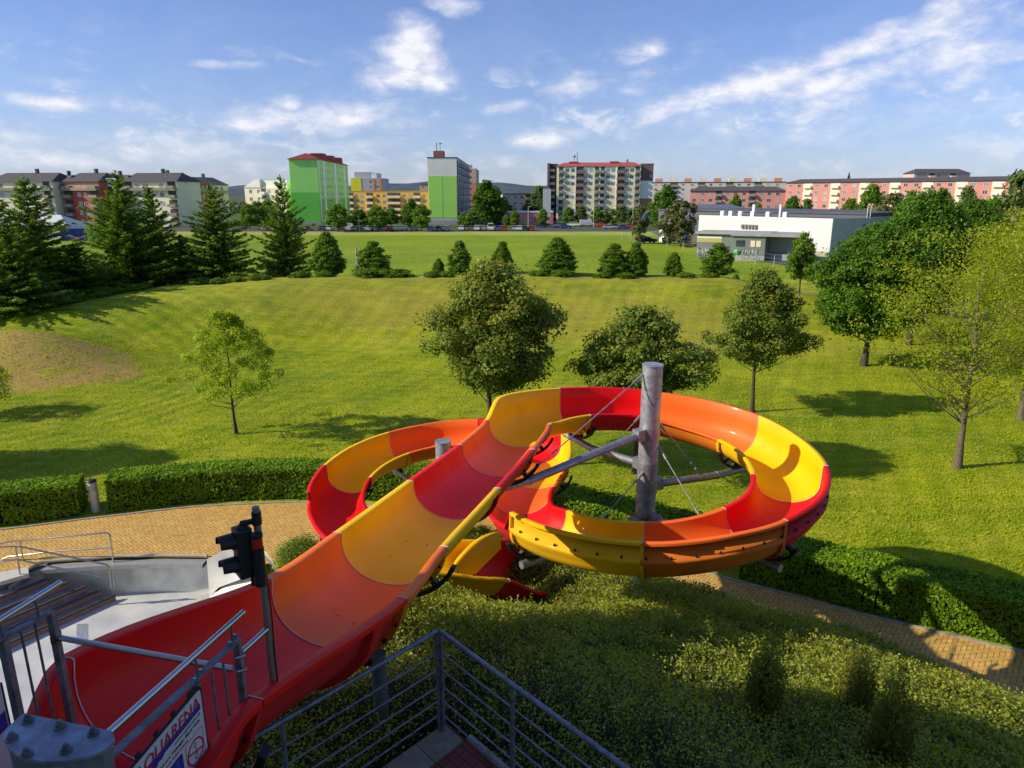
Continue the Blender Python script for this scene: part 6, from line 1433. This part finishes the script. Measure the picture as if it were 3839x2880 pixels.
# row of cone-shaped hornbeams behind the bank
tree_mesh('hornA',61,scaled(PR_tear,1.3),.3,4.35,520,50,.2,.075,L_horn,3.6,.09,12,zb=.2,inner=.3,lob=.1,lf=1.3)
tree_mesh('hornB',62,scaled(Prof([(0,.75),(.15,1),(.45,.85),(.75,.5),(1,.08)]),1.1),.3,4.35,480,50,.19,.075,L_horn,3.6,.08,12,zb=.2,inner=.3,lob=.18,lf=1.3)
tree_mesh('hornC',65,scaled(Prof([(0,.55),(.1,.85),(.25,1),(.5,.9),(.7,.55),(.85,.38),(1,.05)]),1.15),.25,4.35,420,46,.22,.075,L_horn,3.6,.08,12,zb=.2,inner=.3,lob=.3,lf=2.2)
row=[(710,500,597,76,'hornA','darkest and widest cone-shaped tree, beside the last spruce'),(808,520,598,70,'hornC','wide cone-shaped tree right of the thin pole'),(948,556,600,30,'hornB','smallest cone-shaped tree, left of the big maple'),(993,519,601,50,'hornC','slim cone-shaped tree just left of the big maple crown'),(1085,520,601,50,'hornB','cone-shaped tree peeping above the big maple crown'),(1203,511,604,84,'hornA','wide leaning cone-shaped tree right of the big maple'),(1325,525,603,66,'hornC','left one of the two cone-shaped trees standing close together'),(1371,522,603,56,'hornB','right one of the two cone-shaped trees standing close together'),(1453,543,606,42,'hornB','small dark cone-shaped tree before the yard fence'),(1547,524,606,68,'hornC','cone-shaped tree before the graffiti annex'),]
for i,(px,tp,bs,wd,key,lb) in enumerate(row):
    Y=62.5; fx_,fy=D2(px,bs); p=atY(fx_,fy,Y); gz=float(terrain(p.x,Y)); top=atY(fx_,D2(px,tp)[1],Y).z; s=(top-gz)/4.35; wid=wd*1.7362/2660*Y/(2*(1.5 if key=='hornA' else 1.3))
    put_tree('hornbeam',key,(p.x,Y,gz-.1),lb,'cone-shaped trees along the bank',i*1.1,(wid*1.05,wid*1.05,s))
put_tree('hornbeam','hornA',(atY(*D2(1590,590),70).x,70,terrain(31,70)),'narrow upright half hidden tree behind the pointed maple top',None,1,(.5,.5,.5))
p=at(2995,1078,0); 
tree_mesh('lolly',63,scaled(PR_tear,1.05),1.3,4.6,260,55,.24,.07,L_horn,3.6,.07,10,zb=1.2)
p=atY(2998,1075,58); put_tree('hornbeam','lolly',(p.x,58,float(terrain(p.x,58))-.1),'small clear-stemmed tree before the white warehouse corner',None,.3,(1.0,1.0,1.08))
mb=MB(); 
# low shrubs along the crest
tree_mesh('crestbush',64,scaled(PR_b,.9),0,.8,160,40,.2,.055,L_horn,.5,.03,4,zb=.05,inner=.2)
lowb=[(58,657,1.5,50),(112,642,1.2,51),(152,634,1.2,52),(212,622,1.,53.5),(240,612,1.1,55),(300,606,1.,56),(432,603,1.,58),(470,602,.9,58),(510,602,.9,59),(560,603,1.,59.5),(650,602,1.,60),(700,604,.9,60.5),(790,602,1.4,60.5),(820,600,1.4,61),(860,600,1.3,61),(935,601,1.,61),(965,600,.9,61),(1160,603,.9,61),(1215,602,1.1,61),(1300,602,.9,61),(1350,603,1.,61),(1480,604,.9,61),(1530,604,.8,61)]
desc=['rounded low shrub at the left end of the bank','low shrub second from the left on the bank','low shrub before the first spruces','low shrub under the second spruce','small shrub below the biggest spruce','low shrub at the foot of the biggest spruce','low shrub left of the fourth spruce','low shrub under the fourth spruce','low shrub between fourth and fifth spruce','low shrub left of the slim spruce','low shrub under the slim spruce','low shrub before the darkest cone-shaped tree','long low shrub by the thin pole','long low shrub before the second cone-shaped tree','dark low shrub left of the bare gap','low shrub left of the smallest cone-shaped tree','low shrub under the smallest cone-shaped tree','low shrub right of the big maple','low shrub before the leaning cone-shaped tree','low shrub before the paired trees, left','low shrub before the paired trees, right','low shrub by the small dark cone-shaped tree','low shrub before the annex trees']
for i,((px,py,s,Y),lb) in enumerate(zip(lowb,desc)):
    p=atY(*D2(px,py+2),Y); gz=float(terrain(p.x,Y)); put_tree('low_shrub','crestbush',(p.x,Y,gz-.05),lb,'low shrubs along the top of the bank',i*.7,(s*.95,s*.8,s*.62),'shrub')
# spruces
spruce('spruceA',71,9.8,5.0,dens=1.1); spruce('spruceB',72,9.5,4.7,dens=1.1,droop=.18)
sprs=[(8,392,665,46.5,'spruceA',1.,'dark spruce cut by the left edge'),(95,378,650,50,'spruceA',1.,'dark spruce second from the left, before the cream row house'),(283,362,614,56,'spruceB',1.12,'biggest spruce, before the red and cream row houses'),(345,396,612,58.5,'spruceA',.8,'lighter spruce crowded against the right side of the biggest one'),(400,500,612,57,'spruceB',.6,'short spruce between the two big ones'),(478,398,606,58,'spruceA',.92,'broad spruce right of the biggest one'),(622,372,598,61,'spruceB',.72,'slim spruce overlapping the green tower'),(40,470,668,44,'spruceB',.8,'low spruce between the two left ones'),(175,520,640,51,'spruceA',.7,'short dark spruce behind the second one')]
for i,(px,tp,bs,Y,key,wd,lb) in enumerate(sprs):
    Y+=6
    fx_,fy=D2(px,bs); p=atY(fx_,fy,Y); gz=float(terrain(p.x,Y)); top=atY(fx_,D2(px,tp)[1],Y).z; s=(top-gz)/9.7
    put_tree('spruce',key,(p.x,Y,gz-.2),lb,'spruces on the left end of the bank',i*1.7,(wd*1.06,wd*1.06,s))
# light shrubs among spruces
for i,(px,py,Y,s,lb) in enumerate(((235,600,60,2.2,'light green bush glowing between the spruces'),(60,600,55,2.,'light green bush behind the left spruces'),(425,585,64,1.8,'green bush behind the broad spruce'),(235,470,150,6.,'light green tree in front of the red row house'))):
    p=atY(*D2(px,py),Y); put_tree('light_bush','bush',(p.x,Y,float(terrain(p.x,Y))-.1),lb,None,i,(s*.8,s*.8,s*1.5),'shrub')
# far trees by the car park and blocks
tree_mesh('farA',81,scaled(PR_round,2.5),1.2,7,130,40,.6,.24,L_horn,5,.14,6,inner=.4,lf=1.6)
tree_mesh('farB',82,scaled(PR_tear,2.2),.8,7,130,40,.6,.24,L_dark,5,.14,6,inner=.4,lf=1.6)
tree_mesh('farP',83,scaled(PR_round,2.3),1.0,7,110,40,.55,.22,L_pine,6,.16,8,inner=.4,lob=.5,lf=2)
tree_mesh('farW',84,scaled(PR_tear,1.6),1.6,7,90,26,.5,.22,L_birch,6,.1,8,bk=bark_pale,inner=.3,lf=1.6)
far=[(533,442,492,34,'farA',225,'round tree behind the broad spruce, left'),(552,436,490,34,'farA',230,'round tree behind the broad spruce, middle'),(574,434,488,38,'farA',235,'round tree left of the slim spruce'),
(725,441,489,46,'farA',210,'bright round tree before the edge of the green tower'),(772,452,487,50,'farB',238,'dark hedge-like tree right of the green tower'),(812,446,490,42,'farA',212,'bright round tree before the ochre block'),(842,450,488,34,'farA',240,'muted tree behind the middle parking row'),(885,428,486,36,'farB',240,'darker tree before the right end of the ochre block'),(908,444,490,38,'farA',212,'bright round tree left of the lime tower'),
(1000,460,490,24,'farA',225,'young tree right of the lime tower, left of two'),(1012,462,490,22,'farA',224,'young tree right of the lime tower, right of two'),(1055,388,487,68,'farB',262,'tall dark fir group between lime tower and pink shop'),(1085,425,487,40,'farB',275,'dark tree behind the right side of the fir group'),
(1094,465,487,16,'farA',240,'small tree before the left end of the pink shop'),(1165,400,470,34,'farW',300,'pale poplar left of the big cream block'),(1140,440,478,24,'farA',300,'low tree before the small cream block'),(1112,455,490,18,'farA',235,'small round tree before the pink shop'),(1172,452,490,22,'farA',236,'small tree beside the white pylon'),
(1228,448,486,26,'farA',250,'small tree before the left windows of the cream block'),(1256,444,486,24,'farW',250,'thin pale birch before the left balconies'),(1290,450,486,22,'farA',250,'small tree before the middle windows'),(1308,455,486,20,'farA',250,'low tree before the second balcony stack'),(1325,452,486,22,'farA',250,'small tree right of the middle of the cream block'),(1345,444,487,24,'farW',246,'thin pale birch before the right balconies'),(1368,450,486,22,'farA',248,'small tree near the right end of the cream block'),(1385,445,512,32,'farP',160,'lone olive pine on the field before the yard'),
(1436,398,450,56,'farB',230,'large dark green tree right of the cream block'),(1476,430,512,58,'farP',150,'big olive pine beside the white hut'),(1452,448,505,40,'farP',155,'smaller olive pine left of the big one'),(1448,425,450,40,'farB',240,'dark tree top behind the pines'),
(1590,422,450,26,'farA',250,'light tree before the salmon block'),(1713,422,450,46,'farB',210,'dark round tree before the join of the salmon blocks'),(1640,440,455,22,'farA',230,'small tree behind the warehouse roof'),(1745,428,455,30,'farW',215,'pale tree right of the dark round tree'),(1885,400,455,46,'farA',190,'green tree before the long salmon block'),(1840,430,456,36,'farA',200,'low green tree behind the warehouse roof'),(1930,415,470,60,'farP',150,'olive tree above the grey warehouse wall'),(1965,410,480,60,'farB',140,'dark tree beside the grey warehouse wall'),(2040,405,470,60,'farB',130,'dark crown before the right half of the salmon block'),(2090,400,470,40,'farW',140,'pale crown before the salmon block'),(2150,430,500,60,'farA',100,'green crown before the right end of the salmon block'),(2200,365,520,70,'farW',95,'tall pale crown cut by the right edge'),(1828,372,386,10,'farB',500,'dark treetop above the salmon roof')]
for i,(px,tp,bs,wd,key,Y,lb) in enumerate(far):
    fx_=D2(px,0)[0]; x=W(fx_,Y)[0]; top=hgt(tp*1.7362,Y); z0=0; s=(top-z0)/7.2; w_=wd*1.7362/2740*Y/(2*{'farA':2.5,'farB':2.2,'farP':2.3,'farW':1.6}[key])
    put_tree({'farA':'lime_tree','farB':'dark_tree','farP':'pine_tree','farW':'birch_tree'}[key],key,(x,Y,0),lb,'trees round the car park and blocks',i*2.3,(w_,w_,s))
# grass blades on the near lawn (nobody could count them)
rng=np.random.default_rng(77); n=190000
Yg=13+ (rng.uniform(0,1,n)**1.25)*34; Xg=rng.uniform(-.80,.80,n)*(Yg+3)
ybk=np.interp(Xg,[p[0] for p in HB],[p[1] for p in HB]); ok=Yg>ybk+.05; Xg=Xg[ok];Yg=Yg[ok]; n=len(Xg)
cl_=.5+.5*vnoise(Xg,Yg,2.2,6)+.35*vnoise(Xg,Yg,.5,9); hg=rng.uniform(.03,.075,n)*(.7+.5*np.clip(cl_,0,1.3))
Cg=np.stack([Xg,Yg,terrain(Xg,Yg)+hg*.6],1); Ng=rng.normal(size=(n,3))*[.8,.8,.25]+[0,-.2,.25]
V,F_=leafquads(Cg,Ng,hg,rng,.28,D=rng.normal(size=(n,3))*.5+[0,0,1.])
o=mobj('lawn_blades',npmesh('lawn_blades',V,F_,leafmat('leaf_grass',(.18,.27,.004),(.58,.52,.06),.35,mid=(.35,.41,.009)),np.clip(.15+.35*cl_+rng.uniform(-.2,.35,n),0,1))); tag(o,'short mown grass of the near lawn',"grass",kind='stuff')
# distant greenery band
rng=np.random.default_rng(91); n=26000
X=rng.uniform(-420,420,n); Yb=rng.uniform(420,600,n); hb=4+2.5*vnoise(X,Yb,40,1)+1.5*vnoise(X,Yb,11,2)
C=np.stack([X,Yb,rng.uniform(.1,1,n)*np.clip(hb,1,9)],1); V,F_=leafquads(C,rng.normal(size=(n,3))+[0,-.6,.5],rng.uniform(.7,1.6,n),rng,.7)
o=mobj('far_woods',npmesh('far_woods',V,F_,leafmat('far_leaf',(.03,.06,.02),(.09,.14,.04),.2),rng.uniform(0,1,n))); tag(o,'distant belt of trees and bushes between the far blocks','woods',kind='stuff')
# ---------------------------------------------------------------- sky, sun
AZ=R(11); EL=R(31.5)
sv_=Vector((-math.cos(AZ)*math.cos(EL),-math.sin(AZ)*math.cos(EL),math.sin(EL)))
sun=bpy.data.lights.new('sun','SUN'); sun.energy=5.0; sun.angle=R(.55); sun.color=(1,.90,.70); so=bpy.data.objects.new('sun',sun); COL.objects.link(so)
so.rotation_euler=(-sv_).to_track_quat('-Z','Y').to_euler(); so.location=(-30,0,40)
w=bpy.data.worlds.new('World'); sc.world=w; w.use_nodes=True; nt=w.node_tree; N=nt.nodes; L=nt.links
sky=N.new('ShaderNodeTexSky'); sky.sky_type='NISHITA'; sky.sun_disc=False; sky.sun_elevation=EL; sky.sun_rotation=math.atan2(sv_.x,sv_.y)%(2*PI); sky.air_density=1.0; sky.dust_density=.6; sky.ozone_density=2.2; sky.altitude=200
bg=N['Background']; bg.inputs['Strength'].default_value=.115
def M(op,a,c=None,d=None,cl=False):
    n=N.new('ShaderNodeMath'); n.operation=op; n.use_clamp=cl
    for i,q in enumerate((a,c,d)):
        if q is None: continue
        if isinstance(q,(int,float)): n.inputs[i].default_value=q
        else: L.new(q,n.inputs[i])
    return n.outputs[0]
tc=N.new('ShaderNodeTexCoord'); sp_=N.new('ShaderNodeSeparateXYZ'); L.new(tc.outputs['Generated'],sp_.inputs[0])
hx=M('SQRT',M('ADD',M('MULTIPLY',sp_.outputs[0],sp_.outputs[0]),M('MULTIPLY',sp_.outputs[1],sp_.outputs[1])))
U=M('ARCTAN2',sp_.outputs[0],sp_.outputs[1]); V_=M('ARCTAN2',sp_.outputs[2],hx)
cb_=N.new('ShaderNodeCombineXYZ'); L.new(U,cb_.inputs[0]); L.new(V_,cb_.inputs[1])
mpn=N.new('ShaderNodeMapping'); mpn.inputs['Scale'].default_value=(1,1.9,1); L.new(cb_.outputs[0],mpn.inputs[0])
def nz(s,d,rough=.6,dist=0.,off=0):
    n=N.new('ShaderNodeTexNoise'); n.inputs['Scale'].default_value=s; n.inputs['Detail'].default_value=d; n.inputs['Roughness'].default_value=rough; n.inputs['Distortion'].default_value=dist
    m=N.new('ShaderNodeMapping'); m.inputs['Location'].default_value=(off,off*.7,off*.3); L.new(mpn.outputs[0],m.inputs[0]); L.new(m.outputs[0],n.inputs['Vector']); return n.outputs['Fac']
n1=nz(9,12,.62,.3); n2=nz(28,8,.6,.2,3.); wu=nz(7,3,.5,0,9.); wv_=nz(7,3,.5,0,15.)
Uw=M('ADD',U,M('MULTIPLY',M('SUBTRACT',wu,.5),.10)); Vw=M('ADD',V_,M('MULTIPLY',M('SUBTRACT',wv_,.5),.05))
def uv(px,py):
    r=ray(px*1.7362,py*1.7362); return math.atan2(r[0],r[1]),math.atan2(r[2],math.hypot(r[0],r[1]))
#        px   py   rx  ry  slope gain
cl=[(905,125,62,72,0,1.15),(890,180,95,30,0,1.0),(808,195,42,24,0,.9),(868,70,28,30,0,.6),(990,12,45,20,-.2,.85),(1395,105,60,24,.1,.75),(1240,185,80,26,.1,.9),(1115,222,70,18,.1,.75),(1375,192,40,12,0,.55),(1840,100,110,30,.28,1.1),(1985,60,110,34,.25,.95),(2110,70,120,60,.1,.75),(1640,178,130,34,.22,1.1),(1850,160,170,32,.2,1.05),(1450,232,110,26,.25,.95),(2080,125,120,36,.1,.9),(1780,225,120,32,.1,.8),(2120,165,90,24,0,.8),(1560,250,140,26,.1,.6),(1190,298,90,22,.1,.95),(1085,340,40,14,0,.6),(95,165,55,13,-.1,.7),(130,218,75,20,0,.95),(300,232,80,16,-.1,.7),(480,135,75,14,.05,.75),(665,135,65,12,-.15,.6),(560,262,85,28,0,.9),(760,255,120,32,.15,.95),(620,232,35,16,0,.8),(870,265,70,25,0,.8),(60,300,110,24,0,.7),(330,320,160,24,0,.75),(80,345,120,20,0,.75),(700,320,150,22,0,.6),(560,360,120,14,0,.6),(1650,280,200,26,0,.55),(1900,265,200,26,0,.6),(2100,225,100,24,0,.7),(1480,305,120,14,0,.35),(1020,275,45,16,.2,.5)]
mask=None
sc_=1.7362/2660
for (px,py,rx,ry,sl,g) in cl:
    u0,v0=uv(px,py); a=M('SUBTRACT',Uw,u0); b_=M('SUBTRACT',M('SUBTRACT',Vw,v0),M('MULTIPLY',a,sl))
    a=M('MULTIPLY',a,1/(rx*sc_*1.0)); b_=M('MULTIPLY',b_,1/(ry*sc_*1.0)); d=M('ADD',M('MULTIPLY',a,a),M('MULTIPLY',b_,b_))
    m_=M('MULTIPLY',M('POWER',2.718,M('MULTIPLY',d,-.75)),g)
    mask=m_ if mask is None else M('MAXIMUM',mask,m_)
# density = mask + broken noise
nz_=M('ADD',M('MULTIPLY',n1,.58),M('MULTIPLY',n2,.42))
den=M('MULTIPLY',M('SUBTRACT',M('ADD',M('MULTIPLY',mask,.75),M('MULTIPLY',M('SUBTRACT',nz_,.5),2.0)),.15),1.4,None,True)
den=M('MULTIPLY',den,M('MULTIPLY',mask,1.9,None,True))
band=M('POWER',2.718,M('MULTIPLY',M('MULTIPLY',M('SUBTRACT',V_,.09),M('SUBTRACT',V_,.09)),-150.)); thin=M('MAXIMUM',M('MULTIPLY',M('MULTIPLY',M('SUBTRACT',nz(6,10,.65,.5,21.),.47),2.6,None,True),.28),M('MULTIPLY',M('MULTIPLY',M('SUBTRACT',nz(16,10,.6,.3,33.),.5),7.,None,True),M('MULTIPLY',band,.72)))
den=M('MAXIMUM',den,thin)
veil=M('MULTIPLY',M('POWER',2.718,M('MULTIPLY',M('MAXIMUM',V_,0.),-9.)),.42); den2=M('MAXIMUM',M('MULTIPLY',den,.93),M('ADD',M('MULTIPLY',den,.5),veil),None,True)
shade=M('ADD',M('MULTIPLY',n2,.5),M('MULTIPLY',den,.55),None,True)
cr=N.new('ShaderNodeValToRGB'); L.new(shade,cr.inputs['Fac']); cr.color_ramp.elements[0].color=(4.6,5.2,7.2,1); cr.color_ramp.elements[1].color=(8.6,8.5,8.9,1); cr.color_ramp.elements[0].position=.2; cr.color_ramp.elements[1].position=.8
tint=N.new('ShaderNodeMixRGB'); tint.blend_type='MULTIPLY'; tint.inputs[0].default_value=1; tint.inputs[2].default_value=(.80,.90,1.28,1); L.new(sky.outputs[0],tint.inputs[1])
mx=N.new('ShaderNodeMixRGB'); L.new(den2,mx.inputs[0]); L.new(tint.outputs[0],mx.inputs[1]); L.new(cr.outputs[0],mx.inputs[2])
L.new(mx.outputs[0],bg.inputs['Color'])
sc.view_settings.view_transform='Standard'; sc.view_settings.look='None'; sc.view_settings.exposure=0; sc.view_settings.gamma=1
sc.render.engine='CYCLES'; sc.cycles.use_denoising=True; sc.cycles.max_bounces=6; sc.cycles.transparent_max_bounces=4; sc.cycles.caustics_reflective=False; sc.cycles.caustics_refractive=False
